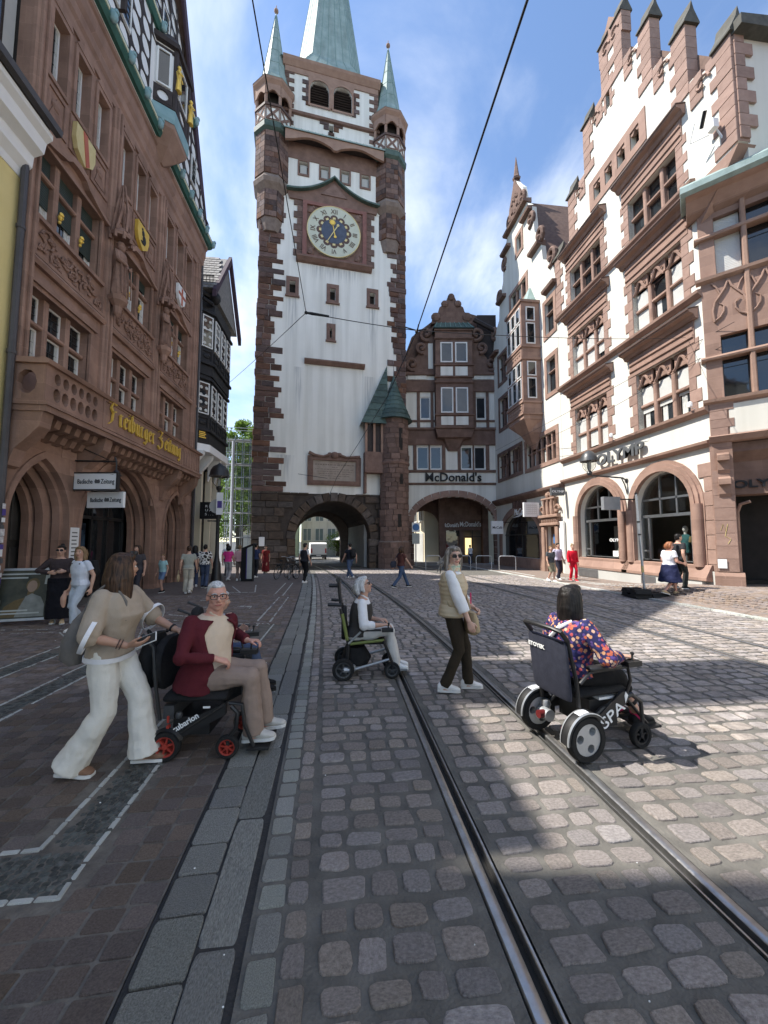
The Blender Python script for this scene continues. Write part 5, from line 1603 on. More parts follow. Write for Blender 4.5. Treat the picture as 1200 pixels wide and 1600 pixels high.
for i in range(10):
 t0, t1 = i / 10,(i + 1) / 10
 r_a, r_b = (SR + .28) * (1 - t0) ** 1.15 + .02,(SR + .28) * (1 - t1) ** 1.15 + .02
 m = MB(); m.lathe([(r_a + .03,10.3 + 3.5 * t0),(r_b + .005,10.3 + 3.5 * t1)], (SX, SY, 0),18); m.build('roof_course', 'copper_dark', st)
m = MB(); m.tube([(SX, SY, 13.7),(SX, SY, 14.7)], [.03,.01], 5); m.build('finial', 'black_metal', st)
# timber porch box on brackets next to it, with its own steep roof
m = MB(); m.box(7.15,8.45,-.75,0,6.6,7.9); px = m.build('porch_base', 'mid_stone', st)
m = MB(); m.box(7.25,8.4,-.6,0,7.9,9.95); m.build('porch_wall', 'timber_dark', px)
for x in (7.22,7.8,8.36):
 m = MB(); m.box(x - .08, x + .08,-.75,-.6,7.9,9.95); m.build('porch_post', 'tan_stone', px)
m = MB(); m.box(7.15,7.3,-.5,0,5.0,6.6); m.box(7.15,8.4,-.75,-.05,6.42,6.6); m.build('porch_bracket', 'tower_trim', px)
ap = (8.9,.0,14.6)
for i in range(9):
 t0, t1 = i / 9,(i + 1) / 9
 c = [Vector((6.85,-.95,9.9)), Vector((8.75,-1.0,9.9)), Vector((8.9,.1,9.9)), Vector((6.85,.1,9.9))]
 A = [p.lerp(Vector(ap), t0) + Vector((0,-.03,0)) for p in c]; B = [p.lerp(Vector(ap), t1) for p in c]
 m = MB(); m.add(A + B, [(0,1,5,4),(1,2,6,5),(3,0,4,7)]); m.build('porch_roof_course', 'copper_dark', px)
# small notice on the tower base
tn = thing('notice_sheet', 'small white notice on the dark stone base of the tower', 'notice', (P0[0], P0[1], 0), TA)
m = MB(); m.box(.15,.5,-.22,-.19,1.3,1.9); m.build('sheet', 'sign_white', tn)
# ------------------------------------------------------------------ right row: gabled clothes shop (local x = -y)
XRR = 12.5
def RY(y0, y1, z0, z1):
 return rect(-y1,-y0, z0, z1)
oh = thing('gabled_shop_house', 'white house with stepped pink stone gable above the arched clothes shop windows', 'house', (XRR, 0,0), R(-90))
colA, colB = (16.55,19.05),(12.25,14.7)
floors = [(6.3,8.72),(10.55,12.85),(14.7,16.55)]
hol = []
for c in (colA, colB):
 for z0, z1 in floors: hol.append(RY(c[0], c[1], z0, z1))
for i in range(4):
 y = 13.85 + i * .82; hol.append(RY(y, y + .5,18.68,19.5))
hol.append(RY(15.45,15.7,22.3,23.5))
sa = [(16.0,18.95),(12.35,15.1)]
for a, b in sa: hol.append([(-b + (b - a) * 0,.8),(-a, .8)] + arc(-(a + b) / 2,2.95,(b - a) / 2,0, math.pi, 14,1.42))
steps = []
outl = [(-20.4,-.3),(-11.6,-.3),(-11.6,14.0),(-10.05,14.4)]
hr = []
for k in range(4):
 y0 = 10.05 + 1.5 * k; zt = 18.2 + 2.54 * k
 hr += [(-y0, zt),(-(y0 + .5), zt),(-(y0 + .55), zt - .25),(-(y0 + 1.0), zt - .1),(-(y0 + 1.35), zt + .15)]
 if k < 3: hr += [(-(y0 + 1.5), zt + .15)]
outl += hr[:-3] + [(-15.0,25.6)]
left = [(-(30.5 - (-p[0])), p[1]) for p in hr[:-3]]
outl += [(-15.5,25.6)] + list(reversed(left))
outl += [(-20.4,18.0)]
m = MB(); m.plate(outl, hol, 0,.35); m.build('wall', 'plaster_warm', oh)
m = MB(); m.box(-20.4,-11.8,3.2,10,-.3,16); m.box(-20.4,-20.2,.4,3.2,-.3,16); m.box(-20.2,-11.8,.4,3.2,4.7,16); m.box(-20.2,-11.8,.4,3.2,-.3,.3); m.build('rear_wall', 'interior', oh)
m = MB(); m.prism([(-20.3,16),(-10.2,16),(-10.2,17.5),(-15.25,25.2),(-20.3,17.5)], .4,10, 'y'); m.build('roof', 'roof_tile', oh)
# pink edging of the gable and pointed copings
rg = random.Random(5)
for mir in (0,1):
 for k in range(4):
  y0 = 10.05 + 1.5 * k; zt = 18.2 + 2.54 * k
  f = (lambda y: -y) if not mir else (lambda y: -(30.5 - y))
  def blk(ya, yb, z0, z1, yy=-.05):
   a, b = sorted((f(ya), f(yb))); block('gable_stone', oh, a, b, yy, .42, z0, z1, 'pink_block', .02)
  zb = zt - 2.75 if k else 14.4
  nrow = int((zt - zb) / .42)
  for r_ in range(nrow):
   blk(y0 - .01, y0 + (.5 if r_ % 2 else .74) + (.12 if r_ == nrow - 1 else 0), zb + r_ * (zt - zb) / nrow + .008, zb + (r_ + 1) * (zt - zb) / nrow - .008,-.05 + rg.uniform(-.008,.008))
  for r_ in range(3):
   blk(y0 + 1.0, y0 + 1.48, zt - 1.0 + r_ * .36, zt - .66 + r_ * .36)
  m = MB(); a, b = sorted((f(y0 - .1), f(y0 + .62)))
  m.prism([(-.13, zt),(-.13, zt + .06),(.12, zt + .55),(.2, zt + .9),(.28, zt + .55),(.5, zt + .06),(.5, zt)], a, b, 'x'); m.build('coping', 'coping', oh)
  m = MB(); pts = []
  for t in range(10):
   rr_ = .3 - .025 * t; an = t * .6; pts.append((f(y0 + 1.0) + rr_ * math.cos(an),-.07, zt - .55 + rr_ * math.sin(an)))
  m.tube(pts, .05,5); m.build('carved_scroll', 'pink_stone', oh)
m = MB(); m.prism([(-15.7,25.4),(-14.8,25.4),(-14.85,26.0),(-15.25,26.6),(-15.65,26.0)], -.05,.42, 'y'); m.build('gable_top', 'pink_stone', oh)
# corbel under the overhanging corner
m = loft_open([[(-11.6,.02,12.8),(-11.5,.02,12.8),(-11.5,.3,12.8),(-11.6,.3,12.8)], [(-11.6,-.04,13.6),(-10.6,-.04,13.6),(-10.6,.5,13.6),(-11.6,.5,13.6)], [(-11.6,-.04,14.3),(-10.02,-.04,14.3),(-10.02,.6,14.3),(-11.6,.6,14.3)]]); m.build('corner_corbel', 'pink_stone', oh)
m = MB(); m.box(-10.3,-10.07,.36,4.5,13.8,18.2)
m.build('side_wall', 'plaster_warm', oh)
for i in range(9):
 z = 14.5 + i * .42; L = (.35,.65)[i % 2]
 inst('gable_stone', unit_block('pink_block', .02), oh, (-10.02, L / 2 + .05, z + .2),(.06, L, .4))
m = MB(); m.prism([(.0,18.1),(4.5,18.1),(4.5,18.7),(.0,18.45)], -10.5,-9.7, 'x'); m.build('side_eaves', 'coping', oh)
# windows
def trac(a, b, z, par):
 m = MB(); c = (a + b) / 2; w = (b - a) / 2
 for sg in (-1,1):
  pts = [(c + sg * w * (1 - t / 8),.06, z + .28 * math.sin(t / 8 * math.pi / 2) ** 2 * 1.6 - .0) for t in range(9)]
  m.tube(pts, .05,5)
  m.tube([(c + sg * w * .75,.07, z + .36),(c + sg * w * .5,.06, z + .3),(c + sg * w * .3,.07, z + .42)], .03,5)
 m.box(a, b, .12,.2, z + .1, z + .62)
 m.build('tracery', 'pink_stone', par)
for ci, c in enumerate((colA, colB)):
 for fi, (z0, z1) in enumerate(floors):
  a, b = -c[1], -c[0]
  ztop = z1 if fi == 2 else z1 - .6
  bl = {}
  if fi == 0 and ci == 1: bl = {(0,1): ('blind_white', 1),(1,1): ('blind_white', 1),(2,1): ('blind_white', 1),(0,0): ('blind_white', .25),(1,0): ('blind_white', .22),(2,0): ('blind_white', .12)}
  elif fi == 0: bl = {(i, k): ('blind_white', 1) for i in range(3) for k in range(2)}; bl[(1,0)] = ('blind_white', .86)
  elif fi == 1 and ci == 1: bl = {(0,1): ('blind_white', 1),(0,0): ('blind_white', 1),(2,1): ('blind_white', 1),(2,0): ('blind_white', 1)}
  elif fi == 1: bl = {(i, k): ('blind_white', 1) for i in range(3) for k in range(2)}; bl[(2,0)] = ('blind_white', .55)
  win_group(oh, a, b, z0, ztop, 3,(z0 + (ztop - z0) * .55,), yin=.24, stone='pink_stone', frame='brown_frame', mull=.17, fw=.05, bars=None, blinds=bl,
     curtains={(i, 0): (.1,.45) for i in range(3) if (i == 1 and fi == 1) or (fi == 0 and ci == 1)})
  if fi < 2:
   w = (b - a - .34) / 3
   for i in range(3): trac(a + i * (w + .17), a + i * (w + .17) + w, ztop - .02, oh)
  # frieze and hood
  ht = (9.8,14.0,17.68)[fi]
  m = MB(); m.box(a - .32, b + .32,-.05,0, z1 + .01, ht - .28); m.bbox(a - .3, b + .3,-.1,-.051, z1 + .2, z1 + .32,.02); m.bbox(a - .3, b + .3,-.1,-.051, ht - .6, ht - .48,.02); m.build('frieze', 'pink_stone', oh)
  m = MB(); m.prism([(0, ht - .28),(-.12, ht - .26),(-.2, ht - .12),(-.38, ht - .06),(-.4, ht + .02),(0, ht + .12)], a - .5, b + .5, 'x'); hd = m.build('hood', 'pink_stone', oh)
  m = MB(); m.prism([(0, ht + .13),(-.4, ht + .03),(-.43, ht - .0),(-.43, ht + .06),(0, ht + .17)], a - .52, b + .52, 'x'); m.build('hood_flashing', 'brown_frame', hd)
  # toothed side stones
  nn = 6; hh = (z1 - z0 + .35) / nn
  for i in range(nn):
   L = (.28,.46)[i % 2]
   for sg in (-1,1):
    p, q = (a - L, a) if sg < 0 else (b, b + L)
    block('jamb_stone', oh, p, q, -.03,.2, z0 - .2 + i * hh + .006, z0 - .2 + (i + 1) * hh - .006, 'pink_block', .02)
for z, hh in ((4.86,.2),(6.02,.22),(10.2,.22),(14.38,.2)):
 cornice(oh, -20.4,-11.55, [(0, z),(-.06, z),(-.2, z + hh * .55),(-.22, z + hh),(0, z + hh * 1.3)], 'pink_stone', 'string_course')
m = MB(); m.plate(RY(13.5,17.15,18.35,19.85), [RY(13.85 + i * .82,13.85 + i * .82 + .5,18.68,19.5) for i in range(4)], -.05,0); m.build('window_surround', 'pink_stone', oh)
for i in range(4):
 y = 13.85 + i * .82; win_group(oh, -(y + .5),-y, 18.68,19.5,1,(), yin=.25, frame='brown_frame', bars=None)
 m = MB(); m.prism([(-(y + .5),19.5),(-y, 19.5),(-y, 19.35),(-(y + .12),19.3),(-(y + .25),19.48),(-(y + .38),19.3),(-(y + .5),19.35)], .0,.15, 'y'); m.build('cusped_head', 'pink_stone', oh)
for i in range(5):
 L = (.14,.3)[i % 2]
 for sg in (-1,1):
  p, q = (-15.7 - L, -15.7) if sg < 0 else (-15.45,-15.45 + L); block('slit_stone', oh, p, q, -.03,.2,22.15 + i * .3,22.44 + i * .3, 'pink_block', .02)
block('slit_stone', oh, -15.95,-15.2,-.03,.2,23.5,23.75, 'pink_block', .02)
# shop arches: stone mouldings, glazing, interior
for ai, (a, b) in enumerate(sa):
 c = -(a + b) / 2; r_ = (b - a) / 2
 for k, (g, y0, y1, mt) in enumerate(((.42,-.06,0.0, 'pink_stone'),(.3,-.13,-.061, 'pink_stone'),(.16,-.18,-.131, 'pink_stone'))):
  m = MB(); m.plate([(c - r_ - g, .3),(c + r_ + g, .3)] + arc(c, 2.95, r_ + g, 0, math.pi, 16,1.42 + g), [[(c - r_, .8),(c + r_, .8)] + arc(c, 2.95, r_, 0, math.pi, 16,1.42)], y0, y1); m.build('arch_moulding', mt, oh)
 m = MB(); m.tube([(c - r_ - .2,-.12,.75),(c - r_ - .2,-.12,2.95)], .17,12); m.tube([(c + r_ + .2,-.12,.75),(c + r_ + .2,-.12,2.95)], .17,12); m.build('arch_column', 'pink_stone', oh, True)
 m = MB(); m.prism([(0,.25),(-.34,.3),(-.34,.4),(-.1,.82),(0,.82)], c - r_ - .6, c + r_ + .6, 'x'); m.build('sloping_sill', 'pink_stone', oh)
 yy = .28
 m = MB()
 for x in (c - r_ * .72, c + r_ * .72): m.box(x - .045, x + .045, yy - .05, yy + .05,.8,2.62 if abs(x - c) > r_ * .5 else 4.3)
 for x in (c - r_ * .28, c + r_ * .28): m.box(x - .035, x + .035, yy - .04, yy + .04,2.7,4.25)
 m.box(c - r_, c + r_, yy - .05, yy + .05,2.6,2.72); m.box(c - r_ * .93, c + r_ * .93, yy - .04, yy + .04,3.3,3.38); m.box(c - r_, c + r_, yy - .05, yy + .05,.8,.9)
 m.box(c - r_, c - r_ * .72, yy - .04, yy + .04,1.2,1.27); m.box(c + r_ * .72, c + r_, yy - .04, yy + .04,1.2,1.27)
 m.plate([(c - r_, .8),(c + r_, .8)] + arc(c, 2.95, r_, 0, math.pi, 16,1.42), [[(c - r_ + .07,.87),(c + r_ - .07,.87)] + arc(c, 2.95, r_ - .07,0, math.pi, 16,1.35)], yy - .05, yy + .05)
 fr = m.build('shop_window_frame', 'grey_metal', oh)
 m = MB(); m.prism([(c - r_ + .05,.85),(c + r_ - .05,.85)] + arc(c, 2.95, r_ - .05,0, math.pi, 16,1.37), yy - .006, yy + .006, 'y'); m.build('pane', 'clear_glass', fr)
m = MB(); m.box(-19.6,-11.9,2.6,2.7,.3,4.6); m.build('shop_back_wall', 'interior_warm', oh)
m = MB(); m.box(-18.6,-16.6,1.6,1.66,.9,2.4); m.build('shop_partition', 'plaster_grey', oh)
for x0, x1 in ((-20.4,-19.35),(-15.72,-15.35),(-11.95,-11.55)):
 m = MB(); m.box(x0, x1,-.1,0,-.3,.62); m.build('plinth', 'plaster_grey', oh)
m = MB(); m.box(-19.35,-11.95,-.3,0,-.3,.3); m.build('plinth', 'plaster_grey', oh)
for (x0, x1) in ((-18.8,-17.3),(-14.6,-13.9)):
 m = MB(); m.box(x0, x1,-.34,-.301,-.12,.24)
 vt = m.build('vent_grille', 'grey_metal', oh)
for i in range(8):
 z = .35 + i * .5; L = (.3,.5)[i % 2]
 block('quoin_stone', oh, -11.62 - L, -11.6,-.04,.2, z, z + .48, 'pink_block', .02)
# lettering on the front
text('shop_lettering', 'OLYMP', .72,.04, 'sign_grey', oh, (-15.8,-.16,5.28), wide=1.28, bold=.018)
text('window_lettering', 'OLYMP', .2,.002, 'sign_white', oh, (-16.75,.26,1.62), wide=1.3, bold=.006)
m = MB(); m.box(-16.95,-16.6,.25,.7,.92,1.18); m.build('window_card', 'sign_white', oh)
# floodlights and small fittings on the front
for (y, z) in ((12.0,6.35),(16.0,6.35)):
 m = MB(); m.lathe([(.02,0),(.07,.02),(.08,.16),(.05,.2)], (-y, -.3, z),8); m.tube([(-y, -.28, z),(-y, 0, z - .08)], .015,5); m.build('wall_spotlight', 'white_paint', oh, True)
m = MB(); m.box(-10.66,-10.42,-.42,-.22,15.3,15.6); m.tube([(-10.55,-.2,15.4),(-10.5,-.02,15.0)], .03,5); m.tube([(-10.9,-.6,15.9),(-11.2,-.5,15.5),(-10.7,-.3,15.3)], .02,5); m.build('floodlight', 'white_paint', oh)
m = MB(); m.tube([(-10.9,-.35,15.75),(-10.6,-.5,16.05)], .06,6); m.build('floodlight_cap', 'black_metal', oh)
# chamfered corner bay with portal
cb = thing('corner_bay', 'pink sandstone corner bay with copper eaves over the dark shop entrance', 'bay', (12.45,11.55,0), R(-45))
W_ = 3.6
bw1 = [(.42,1.1),(1.24,1.95),(2.09,2.8)]
hol = []
for a, b in bw1: hol += [rect(a, b, 6.45,8.62), rect(a, b, 10.75,12.85)]
m = MB(); m.plate([(0,5.1),(W_, 5.1),(W_, 13.3),(0,13.3)], hol, 0,.3); m.build('wall', 'pink_stone', cb)
m = MB(); m.box(.0, W_, .55,3,5.1,13.9); m.build('core', 'interior', cb)
for z0, z1, zt in ((6.45,8.62,7.86),(10.75,12.85,12.2)):
 for i, (a, b) in enumerate(bw1):
  bl = {(0,0): ('blind_white', .95),(0,1): ('blind_white', 1)} if (z0 > 10 and i == 0) else None
  win_group(cb, a, b, z0, z1,1,(), yin=.2, stone='pink_stone', frame='black_metal', fw=.04, bars=(0,1), blinds={(0,0): ('blind_white', .96)} if bl else None)
 m = MB(); m.prism([(-.12, zt - .06),(-.14, zt),(-.1, zt + .07),(.2, zt + .07),(.2, zt - .06)], -.12, W_, 'x'); m.build('transom', 'tan_stone', cb)
 m = MB(); m.prism([(0, z0 - .2),(-.14, z0 - .12),(-.16, z0 - .02),(0, z0)], -.14, W_, 'x'); m.build('sill', 'tan_stone', cb)
for a, b in ((1.1,1.24),(1.95,2.09)):
 m = MB(); m.bbox(a, b, -.1,0,6.3,13.2,.03); m.build('mullion', 'tan_stone', cb)
for (a, b) in ((.3,1.1),(1.24,1.95),(2.09,2.8)):
 m = MB(); c = (a + b) / 2
 for sg in (-1,1):
  m.tube([(c + sg * .40,-.03,9.12),(c + sg * .43,-.03,9.5),(c + sg * .37,-.03,9.8),(c + sg * .22,-.03,10.02),(c + sg * .09,-.03,10.22),(c, -.03,10.5)], .036,6)
  m.tube([(c + sg * .40,-.03,9.14),(c + sg * .25,-.03,9.24),(c + sg * .15,-.03,9.42),(c + sg * .14,-.03,9.62),(c + sg * .26,-.03,9.74)], [.032,.03,.028,.026,.012], 6)
  m.tube([(c + sg * .43,-.03,10.5),(c + sg * .3,-.03,10.3),(c + sg * .22,-.03,10.04)], .026,6)
 m.build('tracery_panel', 'pink_stone', cb)
m = MB(); m.box(.5, W_, -.02,0.0,5.2,6.2); m.build('plaster_panel', 'plaster_warm', cb)
for i in range(4):
 block('quoin_stone', cb, 0.01,(.45,.62)[i % 2], -.035,.1,5.15 + i * .29,5.43 + i * .29, 'pink_block', .02)
m = MB(); m.prism([(0,4.92),(-.1,4.95),(-.22,5.12),(0,5.2)], -.05, W_, 'x'); m.prism([(0.25,4.92),(-.1,4.95),(-.1,5.1),(.25,5.1)], -.04, W_, 'x'); m.build('band', 'pink_stone', cb)
m = MB(); m.prism([(0,13.05),(-.2,13.15),(-.5,13.45),(-.72,13.5),(-.72,13.6),(.3,13.6),(.3,13.05)], -.28, W_, 'x'); m.build('cornice', 'pink_stone', cb)
m = MB(); m.prism([(-.74,13.52),(-.86,13.6),(-.86,13.8),(-.66,14.0),(-.2,14.25),(.5,14.4),(.5,13.55)], -.42, W_, 'x'); m.build('copper_eaves', 'copper', cb)
# portal piers, lintel and dark doorway
m = MB(); m.box(-.05,.52,-.04,1.2,.55,4.93); pr_ = m.build('pier', 'pink_stone', cb)
m = MB(); m.prism([(-.14,.06),(-.14,.5),(-.05,.62),(.6,.62),(.6,.06)], -.12,.62, 'x'); m.build('pier_base', 'pink_stone', cb)
m = MB(); m.box(-.1,.62,-.13,1.2,-.3,.2); m.build('pier_foot', 'plaster_grey', cb)
for i in range(8):
 block('pier_stone', cb, -.03,.5,-.07,.1,.64 + i * .42,1.05 + i * .42, 'pink_block', .015)
for z in (3.5,4.3):
 m = MB(); m.prism([(-.02, z - .5),(-.14, z - .3),(-.14, z),(-.3, z),(-.3, z + .18),(0, z + .3)], .12,.42, 'x'); m.build('bracket', 'pink_stone', cb)
m = MB(); m.box(.5, W_, .5,1.3,3.2,4.93); m.prism([(.5,4.9),(.15,4.9),(.15,4.6),(.5,4.3)], .5, W_, 'x'); m.build('lintel', 'plum_stone', cb)
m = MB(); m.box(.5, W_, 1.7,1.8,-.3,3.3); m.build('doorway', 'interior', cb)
m = MB(); m.box(.5, W_, .1,1.7,-.3,.12); m.build('step', 'plaster_grey', cb)
m = MB(); m.tube([(.54,.3,.5),(.56,.3,2.6),(.64,.2,2.85),(.86,.05,2.92)], .05,8); m.build('portal_shaft', 'pink_stone', cb, True)
text('portal_lettering', 'OLYMP', .36,.02, 'ink', cb, (1.25,.46,3.42), wide=1.3, bold=.01)
mat('graffiti', (0.5,0.42,0.18),(0.6,0.5,0.22),3,.7)
m = MB(); m.tube([(.1,-.075,2.0),(.16,-.075,2.2),(.22,-.075,1.95),(.28,-.075,2.2),(.2,-.075,1.8),(.34,-.075,1.7),(.26,-.075,1.55)], .008,4); m.build('graffiti', 'graffiti', cb)
m = MB(); m.box(-.03,.2,-.105,-.1,.75,1.05)
hb = m.build('sticker', 'sign_white', cb)
# neighbouring house to the right, mostly beyond the picture
rn = thing('right_house', 'cream house on the right, beyond the corner bay at the picture edge', 'house', (15.0,8.9,0), R(-90))
m = MB(); m.box(0,26,0,10,-.3,15.5); m.build('wall', 'plaster_warm', rn)
m = MB(); m.prism([(-.5,15.5),(5,19.5),(10.5,15.5)], 0,26, 'x'); m.build('roof', 'roof_tile', rn)
for i in range(5):
 for z in (5,8.6,12):
  win_group(rn, 1.5 + i * 3,3.0 + i * 3, z, z + 2,2,(), yin=-.08, stone='pink_stone', bars=None)
# ------------------------------------------------------------------ white house with oriel (cafe), between shop and gate house
ch = thing('oriel_house', 'white scroll-gabled house with pink oriel over the dark arched cafe window', 'house', (XRR, 0,0), R(-90))
gy = [(30.0,17.0),(29.6,18.6),(28.6,19.4),(28.4,21.0),(27.7,22.0),(27.5,24.0),(26.6,25.2),(26.3,26.6),(25.7,27.4),(25.2,28.2),(24.7,27.4),(24.1,26.6),(23.8,25.2),(22.9,24.0),(22.7,22.0),(22.0,21.0),(21.8,19.4),(20.8,18.6),(20.42,17.0)]
w1 = [(25.45,27.1),(27.45,29.2)]
hol = [RY(a, b, 6.55,8.35) for a, b in w1] + [RY(20.95,24.6,6.5,8.2), RY(20.75,21.7,10.6,12.7), RY(20.75,21.7,14.3,16.3), RY(25.4,28.8,10.5,12.8), RY(25.4,28.8,14.2,16.3), RY(24.5,25.2,22.4,23.6), RY(24.0,26.4,18.6,19.9)]
hol.append([(-28.9,.5),(-23.1,.5)] + arc(-26.0,1.9,2.9,0, math.pi, 14,1.75))
hol.append(RY(21.25,22.2,-.2,2.5))
m = MB(); m.plate([(-30.2,-.5),(-20.42,-.5)] + [(-y, z) for y, z in reversed(gy)], hol, 0,.3); m.build('wall', 'plaster_warm', ch)
m = MB(); m.box(-30.2,-20.42,.9,9,-.4,17); m.build('rear_wall', 'interior', ch)
m = MB(); m.prism([(-30,17),(-20.5,17),(-25.2,26.5)], .4,9, 'y'); m.build('roof', 'roof_tile', ch)
for sg in (-1,1):
 for (dy, z, r_) in ((4.35,18.9,.62),(3.1,21.3,.6),(2.05,23.3,.55),(1.0,25.9,.5)):
  m = MB(); pts = []
  for t in range(14):
   rr_ = r_ * (1 - t / 17); an = R(250) + t * .5; pts.append((-25.2 + sg * (dy + rr_ * math.cos(an) * .9),.0, z + rr_ * math.sin(an)))
  m.tube(pts, .15,7); e = pts[-1]; m.ball(e, (.18,.2,.18),8); m.build('gable_scroll', 'plum_stone', ch)
for (hw, z) in ((4.9,16.9),(3.3,20.6),(2.3,23.9)):
 m = MB()
 for sg in (-1,1):
  a, b = sorted((-25.2 + sg * hw, -25.2 + sg * (hw - 1.3))); m.prism([(.3, z - .15),(-.3, z),(-.34, z + .16),(.3, z + .25)], a, b, 'x')
 m.build('gable_ledge', 'plum_stone', ch)
m = MB(); m.prism([(.3,24.9),(-.3,25.0),(-.34,25.15),(.3,25.25)], -26.9,-23.5, 'x'); m.build('gable_ledge', 'plum_stone', ch)
m = MB(); m.prism([(-26.4,25.2),(-24.0,25.2),(-24.3,26.6),(-24.9,27.6),(-25.2,28.3),(-25.5,27.6),(-26.1,26.6)], -.1,.34, 'y')
for q in range(5): m.ball((-26.0 + q * .4,-.1,25.7 + .3 * (q % 2)),(.2,.12,.25),6); m.ball((-25.6 + q * .2,-.1,26.6 + .2 * (q % 2)),(.14,.1,.2),6)
m.build('gable_crown', 'plum_stone', ch)
m = MB(); m.lathe([(.26,28.2),(.3,28.35),(.2,28.5),(.02,30.0)], (-25.2,.1,0),6); m.build('obelisk', 'plum_stone', ch)
def stone_win(par, y0, y1, z0, z1, n, tr, st='plum_stone', fm='brown_frame', sur=.26):
 m = MB(); m.plate(RY(y0 - sur, y1 + sur, z0 - sur, z1 + sur), [RY(y0, y1, z0, z1)], -.05,0); m.build('window_surround', st, par)
 win_group(par, -y1,-y0, z0, z1, n, tr, yin=.18, stone=st, frame=fm, mull=.13, fw=.045, bars=None, curtains={(i, 0): (.1,.8) for i in range(n) if i % 2})
stone_win(ch, 25.45,27.1,6.55,8.35,3,(7.5,)); stone_win(ch, 27.45,29.2,6.55,8.35,3,(7.5,))
stone_win(ch, 20.95,24.6,6.5,8.2,6,(7.45,), 'pink_stone')
stone_win(ch, 25.4,28.8,10.5,12.8,5,(11.8,)); stone_win(ch, 25.4,28.8,14.2,16.3,5,(15.4,))
stone_win(ch, 20.75,21.7,10.6,12.7,1,(11.9,), 'pink_stone'); stone_win(ch, 20.75,21.7,14.3,16.3,1,(15.6,), 'pink_stone')
stone_win(ch, 24.5,25.2,22.4,23.6,1,(), 'pink_stone'); stone_win(ch, 24.0,26.4,18.6,19.9,3,(), 'pink_stone')
cornice(ch, -30.1,-20.3, [(0,4.45),(-.1,4.5),(-.32,4.72),(-.36,4.85),(0,4.98)], 'plum_stone', 'string_course')
# oriel
OY0, OY1, OD = 22.4,24.6,1.25
def ob_(z0, z1, g, name, mt, par, d=0):
 m = MB(); m.box(-OY1 - g, -OY0 + g, -OD - g, 0, z0, z1); return m.build(name, mt, par)
orl_ = ob_(9.6,17.0,0, 'oriel', 'pink_stone', ch)
m = loft_open([[(-23.8,0,7.6),(-23.6,-.1,7.6),(-23.4,-.1,7.6),(-23.2,0,7.6)], [(-24.3,0,8.5),(-24.0,-.7,8.6),(-22.9,-.7,8.6),(-22.6,0,8.5)], [(-OY1,0,9.3),(-OY1,-OD, 9.3),(-OY0,-OD, 9.3),(-OY0,0,9.3)], [(-OY1,0,9.6),(-OY1,-OD, 9.6),(-OY0,-OD, 9.6),(-OY0,0,9.6)]]); m.build('oriel_corbel', 'pink_stone', orl_)
for z in (9.55,10.3,13.1,13.9,16.9): ob_(z, z + .14,.09, 'oriel_ledge', 'pink_stone', orl_)
m = loft_open([[(-OY1 - .1,0,17.05),(-OY1 - .1,-OD - .1,17.05),(-OY0 + .1,-OD - .1,17.05),(-OY0 + .1,0,17.05)], [(-24.2,0,17.4),(-24.2,-.6,17.4),(-22.8,-.6,17.4),(-22.8,0,17.4)], [(-23.6,0,18.6),(-23.6,-.1,18.6),(-23.4,-.1,18.6),(-23.4,0,18.6)]]); m.build('oriel_roof', 'copper', orl_)
for (z0, zt, z1) in ((10.6,12.0,13.0),(14.15,15.6,16.6)):
 for (za, zb) in ((z0, zt - .06),(zt + .06, z1)):
  # end facing the camera
  a, b = -.95,-.35; x0, x1 = -OY0 + .002,-OY0 + .05; m = MB()
  m.box(x0, x1, a, b, za, za + .07); m.box(x0, x1, a, b, zb - .07, zb); m.box(x0, x1, a, a + .07, za + .07, zb - .07); m.box(x0, x1, b - .07, b, za + .07, zb - .07); w = m.build('window', 'window_frame', orl_)
  m = MB(); m.box(x0, x0 + .015, a + .07, b - .07, za + .07, zb - .07); m.build('pane', 'glass', w)
  for i in range(3):
   x0 = -OY1 + .15 + i * .68
   m = MB(); m.plate(rect(x0, x0 + .55, za, zb), [rect(x0 + .05, x0 + .5, za + .05, zb - .05)], -OD - .05,-OD); w = m.build('window', 'window_frame', orl_)
   m = MB(); m.box(x0 + .05, x0 + .5,-OD - .02,-OD - .004, za + .05, zb - .05); m.build('pane', 'glass', w)
for z in (9.75,13.3):
 m = MB(); m.plate(rect(-OY1 + .08,-OY0 - .08, z, z + .5), [rect(-OY1 + .18,-OY0 - .18, z + .08, z + .42)], -OD - .04,-OD)
 for q in range(6): m.ball((-OY1 + .35 + q * .3,-OD - .01, z + .25),(.12,.05,.12),6)
 m.build('carved_panel', 'tan_stone', orl_)
# cafe window arch
c, r_ = -26.0,2.9
for g, y0, y1 in ((.5,-.06,0.0),(.3,-.1,-.061)):
 m = MB(); m.plate([(c - r_ - g, -.4),(c + r_ + g, -.4)] + arc(c, 1.9, r_ + g, 0, math.pi, 16,1.75 + g), [[(c - r_, .5),(c + r_, .5)] + arc(c, 1.9, r_, 0, math.pi, 16,1.75)], y0, y1); m.build('arch_moulding', 'pink_stone', ch)
m = MB(); m.prism([(c - r_, .5),(c + r_, .5)] + arc(c, 1.9, r_, 0, math.pi, 16,1.75),.25,.28, 'y'); m.build('cafe_pane', 'glass', ch)
m = MB(); m.box(c - r_, c + r_, .2,.25,2.05,2.13); m.box(c - .03, c + .03,.2,.25,.5,2.1); m.build('cafe_window_bar', 'black_metal', ch)
text('cafe_lettering', 'McCafé', .62,.02, 'sign_white', ch, (-25.35,-.3,3.45), shear=.3, wide=.85)
m = MB(); m.tube([(-26.3,-.3,3.3),(-25.4,-.3,3.36),(-24.5,-.3,3.5)], [.02,.05,.02], 6); m.build('lettering_swash', 'sign_white', ch)
